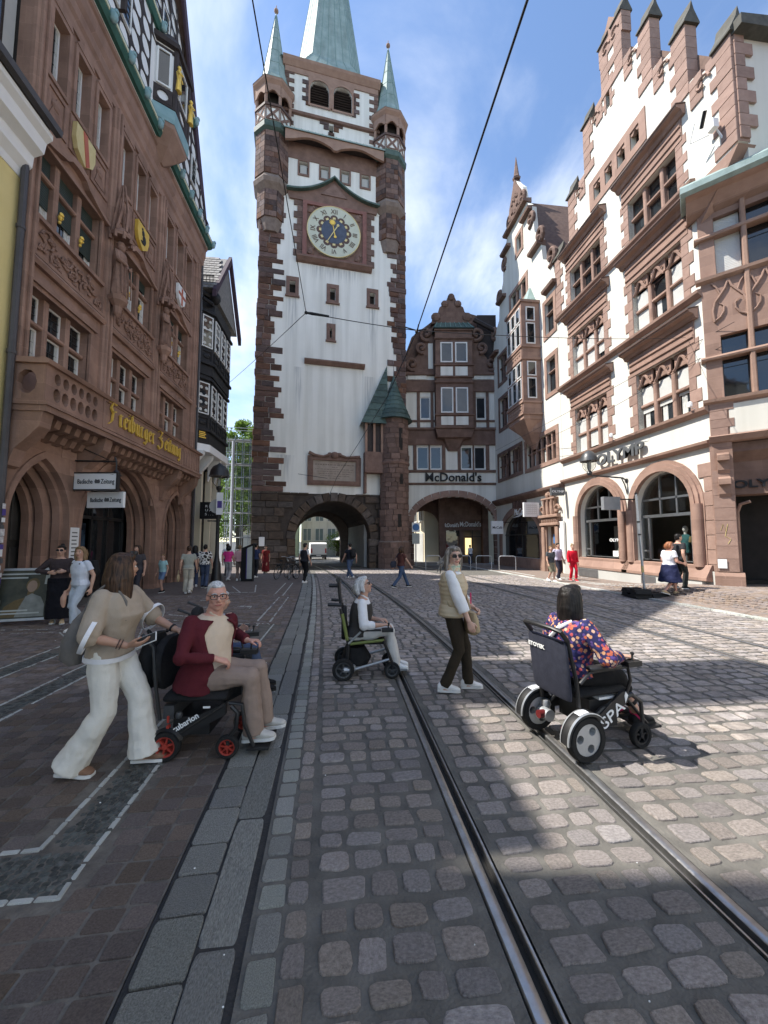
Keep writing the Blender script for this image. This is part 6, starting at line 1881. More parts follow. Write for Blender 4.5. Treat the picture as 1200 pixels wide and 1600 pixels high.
for i in range(3):
 m = MB(); m.box(-26.1 + i * .6,-25.95 + i * .6,-.45,-.05,3.95,4.4); m.build('sign_spot', 'brown_frame', ch)
# carved portal
m = MB(); m.plate(RY(20.75,22.65,-.3,3.1), [RY(21.25,22.2,-.28,2.5)], -.12,0); m.bbox(-22.75,-20.65,-.3,-.121,2.55,2.72,.03); m.bbox(-22.8,-20.6,-.36,-.121,3.02,3.2,.03); pt = m.build('portal', 'tan_stone', ch)
for x in (-22.45,-20.95):
 m = MB(); m.bbox(x - .16, x + .16,-.24,-.121,-.3,2.5,.04); m.build('pilaster', 'tan_stone', pt)
m = MB(); m.box(-22.6,-20.8,-.22,-.121,2.74,3.0)
for q in range(9): m.ball((-22.45 + q * .19,-.24,2.87),(.06,.05,.1),6)
m.build('carved_frieze', 'tan_stone', pt)
m = MB(); m.box(-22.3,-21.1,-.2,0,3.22,4.1); m.bbox(-22.45,-20.95,-.3,0,4.1,4.22,.03)
for x in (-22.15,-21.7,-21.25): m.tube([(x, -.26,3.25),(x, -.26,3.7),(x, -.26,4.08)], [.1,.06,.09], 7)
for sg in (-1,1):
 pts = [(-21.7 + sg * (.78 + (.28 - .02 * t) * math.cos(t * .6)),-.15,3.5 + (.28 - .02 * t) * math.sin(t * .6)) for t in range(11)]; m.tube(pts, .07,6)
m.ball((-21.9,-.15,4.4),(.2,.1,.2),8); m.ball((-21.45,-.15,4.4),(.2,.1,.2),8); m.ball((-21.7,-.15,4.5),(.14,.1,.18),8)
m.build('portal_aedicule', 'tan_stone', pt)
m = MB(); m.box(-22.2,-21.25,.2,.25,-.3,2.5); dr = m.build('door', 'wood_door', ch)
mat('blue_poster', (0.05,0.14,0.34),(0.08,0.2,0.42),3,.5)
m = MB(); m.box(-21.95,-21.5,.17,.2,1.5,2.05); m.build('poster', 'blue_poster', dr)
m = MB(); m.box(-20.72,-20.3,-.16,-.05,.6,2.75); mb_ = m.build('menu_case', 'white_paint', ch)
# projecting signs on this side
def proj_sign(nm, y, x0, x1, z0, z1, mt, label, txt=None, tm='sign_white', sz=.2, wd=1.25):
 t = thing(nm, label, 'sign', (x0, y, 0),0)
 m = MB(); m.box(0, x1 - x0,-.09,.09, z0, z1); m.build('board', mt, t)
 m = MB(); m.box(x1 - x0,12.45 - x0,-.02,.02, z1 - .12, z1 - .07); m.build('bracket', 'black_metal', t)
 if txt: text('lettering', txt, sz, .004, tm, t, ((x1 - x0) / 2,-.094,(z0 + z1) / 2 - sz * .33), wide=wd, bold=.003)
 return t
proj_sign('projecting_sign', 20.2,11.6,12.35,4.18,4.62, 'sign_grey', 'dark grey projecting sign with white lettering above the carved portal', 'OLYMP', 'sign_white', .17,1.3)
ps = proj_sign('projecting_sign', 22.9,11.3,12.3,3.15,4.05, 'sign_white', 'square white projecting sign with faint pattern beside the cafe window')
m = MB()
for i in range(6):
 for k in range(5):
  m.lathe([(.03,-.093),(.045,-.095),(.05,-.092)], (.2 + i * .12,0,3.35 + k * .13),8, 'y', ring=True)
m.build('pattern', 'plaster_grey', ps, kind='stuff')
ls = proj_sign('hanging_sign', 15.0,10.9,11.65,2.95,3.5, 'zinc', 'plain grey square sign hanging in front of the left arched shop window')
# ------------------------------------------------------------------ gate house with the burger restaurant, right of the tower
MA = R(-6.26)
gh = thing('gate_house', 'dark timbered gate house with scroll gable and wide arch right of the tower', 'house', (12.5,30.0,0), MA)
ga = [(-6.75,-.5),(-.15,-.5)] + arc(-3.45,3.2,3.3,0, math.pi, 18,2.05)
hol = [ga]
for a, b in ((-6.45,-5.48),(-5.36,-4.4),(-2.83,-1.86),(-1.74,-.8)): hol.append(rect(a, b, 7.5,9.4))
hol += [rect(-6.15,-5.3,11.75,13.6), rect(-1.5,-.7,11.75,13.6)]
m = MB(); m.plate([(-7.4,-.5),(.15,-.5),(.15,15.6),(-7.4,15.6)], hol, 0,.4); m.build('wall', 'plaster', gh)
m = MB(); m.box(-7.4,.15,1.2,8,5.6,15.6); m.build('rear_wall', 'interior', gh)
m = MB(); m.plate([(-7.4,-.5),(.15,-.5),(.15,5.6),(-7.4,5.6)], [[(-6.9,-.48),(-3.9,-.48)] + arc(-5.4,2.9,1.5,0, math.pi, 12,1.6)], 5.2,5.5); m.build('passage_rear', 'plum_stone', gh)
m = MB(); m.box(-7.4,.15,.4,8,5.55,5.65); m.build('passage_vault', 'plum_stone', gh)
m = MB(); m.plate(rect(-3.9,.0,-.5,5.5), [rect(-3.5,-2.3,-.3,2.6), rect(-1.9,-.3,-.3,2.6)], 3.8,4.0); m.build('restaurant_front', 'plum_stone', gh)
m = MB(); m.box(-3.9,0,4.3,4.4,-.4,3); m.build('restaurant_interior', 'interior_warm', gh)
m = MB(); m.box(-3.5,-2.3,3.95,3.98,-.3,2.6); m.build('restaurant_window', 'glass', gh)
mat('lamp_glow', (0.8,0.62,0.25),(0.85,0.66,0.3),2,.5)
b_ = MATS['lamp_glow'].node_tree.nodes['Principled BSDF']; b_.inputs['Emission Color'].default_value = (1,.75,.35,1); b_.inputs['Emission Strength'].default_value = .8
m = MB(); m.box(-1.75,-1.2,3.9,3.95,.4,1.9); m.build('lit_panel', 'lamp_glow', gh)
m = MB(); m.box(-1.9,-.3,3.82,3.9,2.0,2.06); m.box(-1.13,-1.07,3.82,3.9,-.3,2.6); m.build('door_frame', 'black_metal', gh)
text('restaurant_lettering', "McDonald's", .62,.02, 'sign_white', gh, (-1.3,3.72,2.95), wide=.66, bold=.01)
text('restaurant_lettering', "McDonald's", .5,.02, 'sign_white', gh, (-3.05,3.72,2.9), wide=.6, bold=.01)
for x in (-3.95,-.05):
 m = MB(); m.box(x - .25, x + .25,3.2,3.8,-.4,5.4); m.build('passage_pier', 'plum_stone', gh)
# voussoirs of the wide arch
for i in range(15):
 t = math.pi * (i + .5) / 15
 cx, cz = -3.45 + 3.55 * math.cos(t),3.2 + 2.3 * math.sin(t)
 tn_ = math.atan2(math.sin(t) / 2.3, math.cos(t) / 3.55)
 dt = math.pi / 15; L = math.hypot(3.55 * math.sin(t) * dt, 2.3 * math.cos(t) * dt)
 block('voussoir', gh, cx - .26, cx + .26,-.06,.4, cz - L / 2 + .01, cz + L / 2 - .01, 'pink_block', .02, rot=-tn_)
for s_ in (-7.0,.1):
 for k in range(7): block('jamb_stone', gh, s_ - .28, s_ + .28,-.06,.4,-.4 + k * .52,.1 + k * .52, 'mid_stone', .03)
cornice(gh, -7.4,.1, [(0,6.2),(-.12,6.24),(-.14,6.34),(0,6.4)], 'plum_stone', 'string_course')
cornice(gh, -7.4,.1, [(0,7.22),(-.12,7.26),(-.14,7.4),(0,7.46)], 'plum_stone', 'string_course')
text('restaurant_lettering', "McDonald's", .98,.05, 'ink', gh, (-3.5,-.12,6.5), wide=1.0, bold=.016)
for i, (a, b) in enumerate(((-6.45,-5.48),(-5.36,-4.4),(-2.83,-1.86),(-1.74,-.8))):
 win_group(gh, a, b, 7.5,9.4,1,(), yin=.08, fw=.09, bars=None, pane='glass_sky')
for a, b in ((-6.15,-5.3),(-1.5,-.7)): win_group(gh, a, b, 11.75,13.6,1,(), yin=.08, fw=.08, bars=None, pane='glass_sky')
# stone and timber framing
def beam(a, b, z0, z1, d=.1, nm='timber_beam', mt='plum_stone'):
 m = MB(); m.bbox(a, b, -d, 0, z0, z1,.02); m.build(nm, mt, gh)
for a, b in ((-6.75,-6.47),(-5.48,-5.36),(-4.38,-4.1),(-3.1,-2.85),(-1.86,-1.74),(-.78,-.5)): beam(a, b, 7.47,9.5)
beam(-7.4,.1,9.5,10.75,.14); beam(-7.4,.1,10.75,10.95,.26)
beam(-7.4,.1,11.45,11.62,.1); beam(-7.4,.1,14.0,15.0,.16); beam(-7.4,.1,15.4,15.65,.24)
for a, b in ((-6.42,-6.17),(-5.28,-5.05),(-1.8,-1.52),(-.68,-.45)): beam(a, b, 10.95,14.0)
# gable with scrolls
m = MB(); m.prism([(-7.3,15.6),(.1,15.6),(-.3,16.6),(-1.0,17.6),(-1.5,19.2),(-2.0,19.8),(-5.0,19.8),(-5.5,19.2),(-6.0,17.6),(-6.8,16.6)], -.02,.3, 'y'); m.build('gable', 'plum_stone', gh)
beam(-5.45,-5.05,16.0,18.2,.06, 'plaster_panel', 'plaster'); beam(-7.2,-5.6,15.05,15.4,.12, 'plaster_panel', 'plaster'); beam(-1.7,.0,15.05,15.4,.12, 'plaster_panel', 'plaster')
for sg in (-1,1):
 for (dx_, z, r_) in ((3.3,16.4,.6),(2.5,17.8,.5),(2.1,19.0,.62)):
  m = MB(); pts = [(-3.5 + sg * (dx_ + r_ * (1 - t / 17) * math.cos(R(250) + t * .5)),-.1, z + r_ * (1 - t / 17) * math.sin(R(250) + t * .5)) for t in range(14)]
  m.tube(pts, .16,7); m.ball(pts[-1], .2,8); m.build('gable_scroll', 'plum_stone', gh)
m = MB(); m.prism([(-5.2,19.8),(-1.8,19.8),(-1.9,20.3),(-2.3,20.5),(-2.5,21.2),(-3.0,21.6),(-3.2,22.1),(-3.5,22.35),(-3.8,22.1),(-4.0,21.6),(-4.5,21.2),(-4.7,20.5),(-5.1,20.3)], -.3,.3, 'y')
for sg in (-1,1):
 m.ball((-3.5 + sg * 1.3,-.3,20.35),(.42,.2,.4),10); m.ball((-3.5 + sg * .55,-.3,21.5),(.32,.2,.3),10)
m.ball((-3.5,-.3,22.1),(.3,.2,.32),10); m.build('gable_crown', 'plum_stone', gh)
# oriel
oo = MB(); oo.box(-4.95,-1.95,-.85,0,10.6,19.0); orl3 = oo.build('oriel', 'plum_stone', gh)
m = loft_open([[(-3.9,0,9.0),(-3.7,-.15,9.0),(-3.2,-.15,9.0),(-3.0,0,9.0)], [(-4.4,0,9.9),(-4.2,-.5,9.9),(-2.7,-.5,9.9),(-2.5,0,9.9)], [(-4.9,0,10.0),(-4.8,-.75,10.0),(-2.1,-.75,10.0),(-2.0,0,10.0)], [(-5.0,0,10.6),(-5.0,-.9,10.6),(-1.9,-.9,10.6),(-1.9,0,10.6)]]); m.build('oriel_corbel', 'plum_stone', orl3)
for (a, b) in ((-4.55,-3.55),(-3.35,-2.35)):
 for (z0, z1) in ((11.95,14.05),(16.15,17.85)):
  m = MB(); m.plate(rect(a, b, z0, z1), [rect(a + .1, b - .1, z0 + .1, z1 - .1)], -.93,-.85); w = m.build('window', 'window_frame', orl3)
  m = MB(); m.box(a + .1, b - .1,-.89,-.87, z0 + .1, z1 - .1); m.build('pane', 'glass_sky', w)
 for (z0, z1) in ((10.95,11.65),(15.05,15.8)):
  m = MB(); m.box(a, b, -.9,-.85, z0, z1); m.build('plaster_panel', 'plaster', orl3)
for z in (10.65,11.7,14.4,14.85,15.85,18.1,18.8):
 m = MB(); m.prism([(-.85, z),(-.98, z + .04),(-1.0, z + .14),(-.85, z + .18)], -5.05,-1.85, 'x'); m.build('oriel_ledge', 'plum_stone', orl3)
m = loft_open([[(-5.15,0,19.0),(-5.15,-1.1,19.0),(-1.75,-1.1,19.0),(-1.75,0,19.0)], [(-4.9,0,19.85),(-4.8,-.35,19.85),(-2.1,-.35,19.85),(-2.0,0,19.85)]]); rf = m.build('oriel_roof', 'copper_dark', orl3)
m = MB()
for i in range(8): m.tube([(-5.0 + i * .43,-1.1,19.05),(-4.72 + i * .36,-.36,19.88)], .03,4)
m.build('roof_seam', 'copper_seam', orl3)
m = MB(); m.prism([(-8,15.6),(1.0,15.6),(-.2,20.6),(-3.5,21.6),(-6.8,19)], .4,7, 'y'); m.build('roof', 'roof_tile', gh)
m = MB(); m.box(-1.2,.4,.3,.5,17.0,20.9); m.tube([(-1.6,-.2,20.2),(.8,-.3,18.8)], .2,6); m.build('carved_eaves', 'timber_dark', gh)
# small restaurant sign sticking out
rs = proj_sign('hanging_sign', 27.2,10.9,11.8,2.15,3.1, 'sign_white', 'white square cafe sign at the restaurant passage', 'McCafé', 'ink', .26,.95)
# ------------------------------------------------------------------ beyond the gates: street, houses, van, tree, scaffold
mat('pane_reflection', (.16,.22,.25),(.24,.31,.34),2,.15, spec=.6)  # pale blue reflection put into the base colour of the panes
def far_house(name, label, loc, rz, w, h, d, mt, cols, rows, wm='glass_sky', band=None, z0=3.6, fh=3.2, fm='window_frame'):
 t = thing(name, label, 'house', loc, rz)
 m = MB(); m.box(0, w, 0, d, -.8, h); m.build('wall', mt, t)
 cw_ = w / cols
 for r_ in range(rows):
  for c_ in range(cols):
   a = c_ * cw_ + cw_ * .14; b = a + cw_ * .72; z = z0 + r_ * fh
   m = MB(); m.plate(rect(a, b, z, z + fh * .66), [rect(a + .1, b - .1, z + .1, z + fh * .66 - .1)], -.1,0); m.box((a + b) / 2 - .04,(a + b) / 2 + .04,-.08,0, z + .1, z + fh * .66 - .1); wv = m.build('window', fm, t)
   m = MB(); m.box(a + .1, b - .1,-.03,-.005, z + .1, z + fh * .66 - .1); m.build('pane', wm, wv)
 m = MB(); m.box(.4, w - .4,-.06,-.005,-.8, min(2.4, z0 - .5)); m.build('shop_front', 'plaster_grey', t)
 m = MB(); m.prism([(-.5, h),(d * .5, h + 3),(d + .5, h)], -.2, w + .2, 'x'); m.build('roof', 'roof_tile', t)
 return t
far_house('office_house', 'pale modern house with tall windows seen through the tower arch', (-6.2,60,0), R(-6),5.6,15,8, 'plaster', 3,4, wm='pane_reflection', fh=3.0, z0=1.6)
far_house('green_house', 'pale green house at the left of the view through the tower arch', (-10.6,56,0), R(4),4.3,13,8, 'pale_green', 2,3)
fh_ = far_house('cream_house', 'cream ornate house on the right of the view through the tower arch', (-.5,62,0), R(-80),20,16,8, 'plaster_cream', 9,4, fm='plaster_cream', z0=2.6)
far_house('white_house', 'white house beyond the restaurant passage', (7.7,47.0,0), R(-88),10.0,12,8, 'plaster_cream', 4,3)
far_house('beige_house', 'beige house behind the tree left of the tower', (-13.5,52,0), R(10),6.0,13,8, 'plaster_cream', 3,3)
for i in range(3):
 t = thing('awning', ('cream shop awning nearest the van', 'cream shop awning in the middle of the row', 'cream shop awning farthest from the van')[i], 'awning', (-.3 + i * .5,59 - i * 4.2,0), R(-82))
 m = MB(); m.prism([(0,2.5),(-1.5,1.9),(-1.5,1.75),(0,2.35)], 0,3.2, 'x'); m.build('canvas', 'blind_white', t)
 m = MB(); m.tube([(.1,0,1.7),(.1,-1.45,1.85)], .03,5); m.tube([(3.1,0,1.7),(3.1,-1.45,1.85)], .03,5); m.build('arm', 'grey_metal', t)
# white van
vn = thing('parked_van', 'white delivery van with dark rear window parked beyond the arch', 'van', (-2.55,43.5, gz(43.5) - .02), R(8))
m = MB()
m.prism([(-.0,.35),(-.02,1.0),(.08,1.75),(.35,1.88),(2.8,1.9),(3.4,1.25),(4.3,1.05),(4.4,.35)], -.88,.88, 'x')
vb = m.build('body', 'white_paint', vn)
m = MB(); m.prism([(-.76,1.12),(.76,1.12),(.68,1.66),(-.68,1.66)], -.035,.02, 'y', M=Matrix.Rotation(R(-6),4, 'X')); m.build('rear_window', 'glass', vn)
m = MB(); m.box(-.9,.9,-.1,.05,.36,.56); m.build('bumper', 'dark_grey_metal', vn)
mat('tail_red', (.35,.02,.02),(.45,.03,.03),3,.3)
for sg in (-1,1):
 m = MB(); m.box(sg * .78 - .07, sg * .78 + .07,-.05,.05,.75,1.25); m.build('tail_light', 'tail_red', vn)
 for y in (.8,3.5):
  m = MB(); m.lathe([(.2,-.1),(.31,-.1),(.33,-.06),(.33,.06),(.31,.1),(.2,.1)], (sg * .82, y, .33),16, 'x'); w = m.build('wheel', 'rubber', vn)
  m = MB(); m.lathe([(0,-.09),(.2,-.09),(.2,.09),(0,.09)], (sg * .82, y, .33),12, 'x'); m.build('rim', 'grey_metal', w)
m = MB(); m.box(-.26,.26,-.11,-.101,.42,.52); m.build('number_plate', 'sign_white', vn)
m = MB(); m.tube([(-.9,2.9,1.2),(-1.1,2.85,1.25)], .06,6); m.build('mirror', 'black_plastic', vn)
# tree and scaffolding left of the tower
mat('bark', (.05,.04,.03),(.09,.07,.055),6,.9,.5,20)
def leaf_mat(nm, c1, c2):
 m = mat(nm, c1, c2,2.5,.55, rnd=.3, attr=True, spec=.3)
 t = m.node_tree; b = t.nodes['Principled BSDF']; o = [n for n in t.nodes if n.type == 'OUTPUT_MATERIAL'][0]
 tl = N(t, 'ShaderNodeBsdfTranslucent'); ms = N(t, 'ShaderNodeMixShader'); ms.inputs[0].default_value = .45
 src = b.inputs['Base Color'].links[0].from_socket
 link(t, src, tl.inputs['Color']); link(t, b.outputs[0], ms.inputs[1]); link(t, tl.outputs[0], ms.inputs[2]); link(t, ms.outputs[0], o.inputs['Surface'])
leaf_mat('leaf', (.09,.17,.025),(.22,.32,.06))
def tree(label, x, y, h, r_, seed, zc=.55, leaves=9000, ls=.2):
 rg = random.Random(seed)
 t = thing('leafy_tree', label, 'tree', (x, y, gz(y)),0)
 m = MB(); m.tube([(0,0,-.2),(.1,0, h * .2),(-.05,.1, h * .45),(.1,0, h * .75)], [.3,.24,.18,.07], 8)
 ends = []
 for i in range(16):
  a = rg.uniform(0,6.28); z0 = h * rg.uniform(.28,.6); L = r_ * rg.uniform(.5,.95)
  e = (L * math.cos(a), L * math.sin(a), z0 + h * rg.uniform(.08,.32)); ends.append(e)
  m.tube([(0,0, z0),(e[0] * .5, e[1] * .5, z0 + (e[2] - z0) * .4), e], [.09,.06,.02], 5)
 m.build('trunk', 'bark', t)
 cl = []
 for e in ends + [(0,0, h * .85),(0,0, h * .7)]:
  for q in range(4): cl.append((e[0] + rg.gauss(0,.5), e[1] + rg.gauss(0,.5), e[2] + rg.gauss(0,.6), rg.uniform(.5,1.1)))
 vs_ = []; fs = []; rn = []
 for i in range(leaves):
  c_ = rg.choice(cl); d = Vector((rg.gauss(0,1), rg.gauss(0,1), rg.gauss(0,1))).normalized() * c_[3] * rg.random() ** .4
  p = Vector(c_[:3]) + d
  u = Vector((rg.gauss(0,1), rg.gauss(0,1), rg.gauss(0,.6))).normalized(); w = u.orthogonal().normalized(); w.rotate(Matrix.Rotation(rg.uniform(0,6.28),3, u))
  s_ = ls * rg.uniform(.6,1.3); v2 = u.cross(w)
  o = len(vs_); vs_ += [p - w * s_ * .5, p + v2 * s_ * .28, p + w * s_ * .5, p - v2 * s_ * .28]; fs.append((o, o + 1, o + 2, o + 3)); rn.append(rg.random())
 me = bpy.data.meshes.new('crown'); me.from_pydata([tuple(v) for v in vs_], [], fs)
 at = me.attributes.new('rnd', 'FLOAT', 'FACE'); at.data.foreach_set('value', rn)
 me.materials.append(MATS['leaf']); o = bpy.data.objects.new('crown', me); COL.objects.link(o); o.parent = t
 return t
tree('tall light green tree behind the scaffolding left of the tower', -10.2,40.0,16.0,3.6,1, leaves=22000, ls=.28)
tree('lower leafy tree farther back beyond the scaffolding', -11.4,45.0,10.5,3.4,2, leaves=11000, ls=.26)
tree('bushy low tree at the foot of the scaffolding', -9.9,38.0,8.0,2.6,5, leaves=9000, ls=.24)
tree('small street tree beside the white van beyond the arch', -.6,57.0,3.2,1.0,3, leaves=1600, ls=.18)
sf = thing('scaffolding', 'metal scaffolding with pale netting beside the tower', 'scaffold', (-9.35,32.0,-.3), R(4))
for i in range(4):
 for k in range(2):
  m = MB(); m.tube([(i * .6, k * .8,0),(i * .6, k * .8,10.4)], .03,6); m.build('standard_tube', 'zinc', sf)
for j in range(6):
 z = .2 + j * 2.0
 for k in range(2):
  m = MB(); m.tube([(-.2, k * .8, z),(2.0, k * .8, z)], .025,6); m.tube([(-.2, k * .8, z + 1.0),(2.0, k * .8, z + 1.0)], .02,6); m.build('ledger_tube', 'zinc', sf)
 m = MB(); m.box(-.1,1.9,.02,.78, z + .02, z + .07); m.build('platform', 'plaster_grey', sf)
 m = MB(); m.tube([(0,0, z),(.6,0, z + 2 if j < 5 else z)], .02,5); m.build('brace_tube', 'zinc', sf)
def net_mat():
 m = bpy.data.materials.new('netting'); m.use_nodes = True; t = m.node_tree; t.nodes.clear()
 o = N(t, 'ShaderNodeOutputMaterial'); mxs = N(t, 'ShaderNodeMixShader'); tr = N(t, 'ShaderNodeBsdfTransparent'); df = N(t, 'ShaderNodeBsdfDiffuse'); df.inputs['Color'].default_value = (.5,.55,.5,1)
 mxs.inputs[0].default_value = .12
 link(t, tr.outputs[0], mxs.inputs[1]); link(t, df.outputs[0], mxs.inputs[2]); link(t, mxs.outputs[0], o.inputs['Surface']); MATS['netting'] = m
net_mat()
m = MB()
vs_ = []; fs = []
for i in range(13):
 for k in range(21):
  vs_.append((-.15 + 2.1 * i / 12,-.06 + .04 * math.sin(i * 1.7 + k),.8 + 9.6 * k / 20))
for i in range(12):
 for k in range(20): fs.append((i * 21 + k, (i + 1) * 21 + k, (i + 1) * 21 + k + 1, i * 21 + k + 1))
m.add(vs_, fs); m.build('netting', 'netting', sf, True)
mat('tube_white', (.7,.7,.7),(.75,.75,.75),3,.5)
m = MB(); m.tube([(.55,-.3,-.1),(.55,-.3,10.0)], .11,8); m.build('rubble_chute', 'tube_white', sf, True)
# ------------------------------------------------------------------ people
def skin_mat(nm, c):
 m = mat(nm, c, tuple(min(1, v * 1.12) for v in c),6,.5, spec=.35)
 b = m.node_tree.nodes['Principled BSDF']
 b.inputs['Subsurface Weight'].default_value = .12
 b.inputs['Subsurface Radius'].default_value = (.012,.005,.003)
skin_mat('skin', (.50,.30,.22)); skin_mat('skin_tan', (.42,.24,.165)); skin_mat('skin_pale', (.56,.36,.28)); skin_mat('skin_red', (.54,.29,.22))
def cloth(nm, c, c2=None, sc=40, rough=.9, bump=.25):
 mat(nm, c, c2 or tuple(v * 1.2 for v in c),5, rough, bump, sc * 4, spec=.2)
cloth('lips', (.36,.13,.11)); cloth('eye_white', (.7,.7,.68)); cloth('iris', (.03,.025,.02))
def hair_mat(nm, c1, c2):
 m = mat(nm, c1, c2,3,.45, spec=.3)
 t = m.node_tree; b = t.nodes['Principled BSDF']
 tcn = N(t, 'ShaderNodeTexCoord'); mpn = N(t, 'ShaderNodeMapping'); mpn.inputs['Scale'].default_value = (34,34,3); link(t, tcn.outputs['Object'], mpn.inputs[0])
 n = N(t, 'ShaderNodeTexNoise'); n.inputs['Scale'].default_value = 2.0; n.inputs['Detail'].default_value = 4; link(t, mpn.outputs[0], n.inputs['Vector'])
 ra = N(t, 'ShaderNodeValToRGB'); ra.color_ramp.elements[0].color = (*c1,1); ra.color_ramp.elements[1].color = (*c2,1); ra.color_ramp.elements[0].position = .35; ra.color_ramp.elements[1].position = .68
 link(t, n.outputs['Fac'], ra.inputs[0]); link(t, ra.outputs[0], b.inputs['Base Color'])
 bp = N(t, 'ShaderNodeBump'); bp.inputs['Strength'].default_value = .7; bp.inputs['Distance'].default_value = .01; link(t, n.outputs['Fac'], bp.inputs['Height']); link(t, bp.outputs[0], b.inputs['Normal'])
hair_mat('hair_brown', (.018,.010,.007),(.10,.05,.026)); hair_mat('hair_dark', (.004,.0035,.0035),(.018,.014,.013)); hair_mat('hair_grey', (.22,.225,.23),(.62,.62,.62)); hair_mat('hair_ash', (.09,.075,.06),(.36,.32,.28)); hair_mat('hair_red', (.20,.07,.03),(.36,.15,.07)); hair_mat('hair_fair', (.16,.10,.05),(.3,.2,.11)); hair_mat('hair_white', (.36,.36,.36),(.72,.72,.72))
CLOUD2 = bpy.data.textures.new('fine_folds', 'CLOUDS'); CLOUD2.noise_scale = .05; CLOUD2.noise_depth = 2
CLOUD = bpy.data.textures.new('cloth_folds', 'CLOUDS'); CLOUD.noise_scale = .16; CLOUD.noise_depth = 1
def remesh(o, vox, smooth=3, fold=0.0):
 md = o.modifiers.new('merge', 'REMESH'); md.mode = 'VOXEL'; md.voxel_size = vox; md.use_smooth_shade = True
 if smooth:
  s_ = o.modifiers.new('soften', 'SMOOTH'); s_.factor = .5; s_.iterations = smooth
 if fold:
  d = o.modifiers.new('folds', 'DISPLACE'); d.texture = CLOUD; d.strength = fold * 1.5; d.mid_level = .5; d.texture_coords = 'LOCAL'
  if vox < .0125:
   d = o.modifiers.new('fine_folds', 'DISPLACE'); d.texture = CLOUD2; d.strength = min(.009, fold * .6); d.mid_level = .5; d.texture_coords = 'LOCAL'
 return o
V = Vector
def two_bone(a, b, l1, l2, pole):
 a, b = V(a), V(b); d = b - a; L = min(d.length, (l1 + l2) * .999)
 if d.length > 1e-6: d.normalize()
 b2 = a + d * L
 x = (l1 * l1 - l2 * l2 + L * L) / (2 * L); h = math.sqrt(max(0, l1 * l1 - x * x))
 p = V(pole); p = p - d * p.dot(d)
 p = p.normalized() if p.length > 1e-5 else d.orthogonal().normalized()
 return a + d * x + p * h, b2
def loft(m, secs, n=14):
 """closed body of elliptical sections: (centre, half width vector, half depth vector)"""
 vs_ = []; fs = []
 for c, u, w in secs:
  c, u, w = V(c), V(u), V(w)
  for k in range(n):
   a = 2 * math.pi * k / n; ca, sa_ = math.cos(a), math.sin(a)
   # slightly squared ellipse
   q = (abs(ca) ** 2.6 + abs(sa_) ** 2.6) ** (-1 / 2.6)
   vs_.append(c + u * (ca * q) + w * (sa_ * q))
 for i in range(len(secs) - 1):
  for k in range(n): fs.append((i * n + k, i * n + (k + 1) % n, (i + 1) * n + (k + 1) % n, (i + 1) * n + k))
 fs.append(tuple(reversed(range(n)))); fs.append(tuple((len(secs) - 1) * n + k for k in range(n)))
 m.add(vs_, fs)
def limb(m, pts, rad, n=12):
 pts = [V(p) for p in pts]
 # subdivide for smooth taper
 m.tube(pts, rad, n)
 for p, r_ in zip(pts, rad): m.ball(p, r_ * .995,10)
def hand(m, wrist, d, pn, side, curl=.35, spread=.0, s=1.0, thumb=.5, grip=False):
 """palm and five fingers. d: direction of the fingers, pn: palm normal (where the palm faces), side: +1 thumb towards d x pn"""
 w = V(wrist); d = V(d).normalized(); pn = V(pn); pn = (pn - d * pn.dot(d)).normalized(); lat = d.cross(pn).normalized() * side
 loft(m, [(w - d * .012 * s, lat * .024 * s, pn * .018 * s),(w + d * .022 * s, lat * .031 * s, pn * .017 * s),(w + d * .06 * s, lat * .040 * s, pn * .015 * s),(w + d * .088 * s, lat * .039 * s, pn * .0125 * s)], 10)
 for i, (L, off) in enumerate(((.072,.029),(.081,.010),(.076,-.010),(.058,-.029))):
  base = w + d * (.083 - .004 * abs(i - 1.4)) * s + lat * off * s
  ang = 0; p = base; pts = [base - d * .012 * s]; rad = [.0095 * s]
  pts.append(p); rad.append(.0095 * s)
  for j, f in enumerate((.42,.32,.26)):
   ang += curl * (1.0 if j == 0 else 1.25) * (1 + .12 * i)
   dd = d * math.cos(ang) + pn * math.sin(ang) + lat * (spread * (1.5 - i))
   p = p + dd.normalized() * L * f * s * 1.02
   pts.append(p); rad.append((.0088,.008,.0066)[j] * s)
  m.tube(pts, rad, 8); m.ball(p, .0066 * s, 6)
 b0 = w + d * .02 * s + lat * .024 * s + pn * .004 * s
 t1 = b0 + (lat * .6 + d * .7 + pn * thumb * .5).normalized() * .040 * s
 t2 = t1 + (lat * .25 + d * .85 + pn * thumb).normalized() * .030 * s
 t3 = t2 + (d * .9 + pn * thumb * 1.2 - lat * .1).normalized() * .024 * s
 m.tube([b0, t1, t2, t3], [.014 * s, .0115 * s, .0098 * s, .007 * s], 8); m.ball(t3,.007 * s, 6)
def head_rot(yaw, pitch, roll=0):
 return Matrix.Rotation(yaw, 3, 'Z') @ Matrix.Rotation(-pitch, 3, 'X') @ Matrix.Rotation(roll, 3, 'Y')
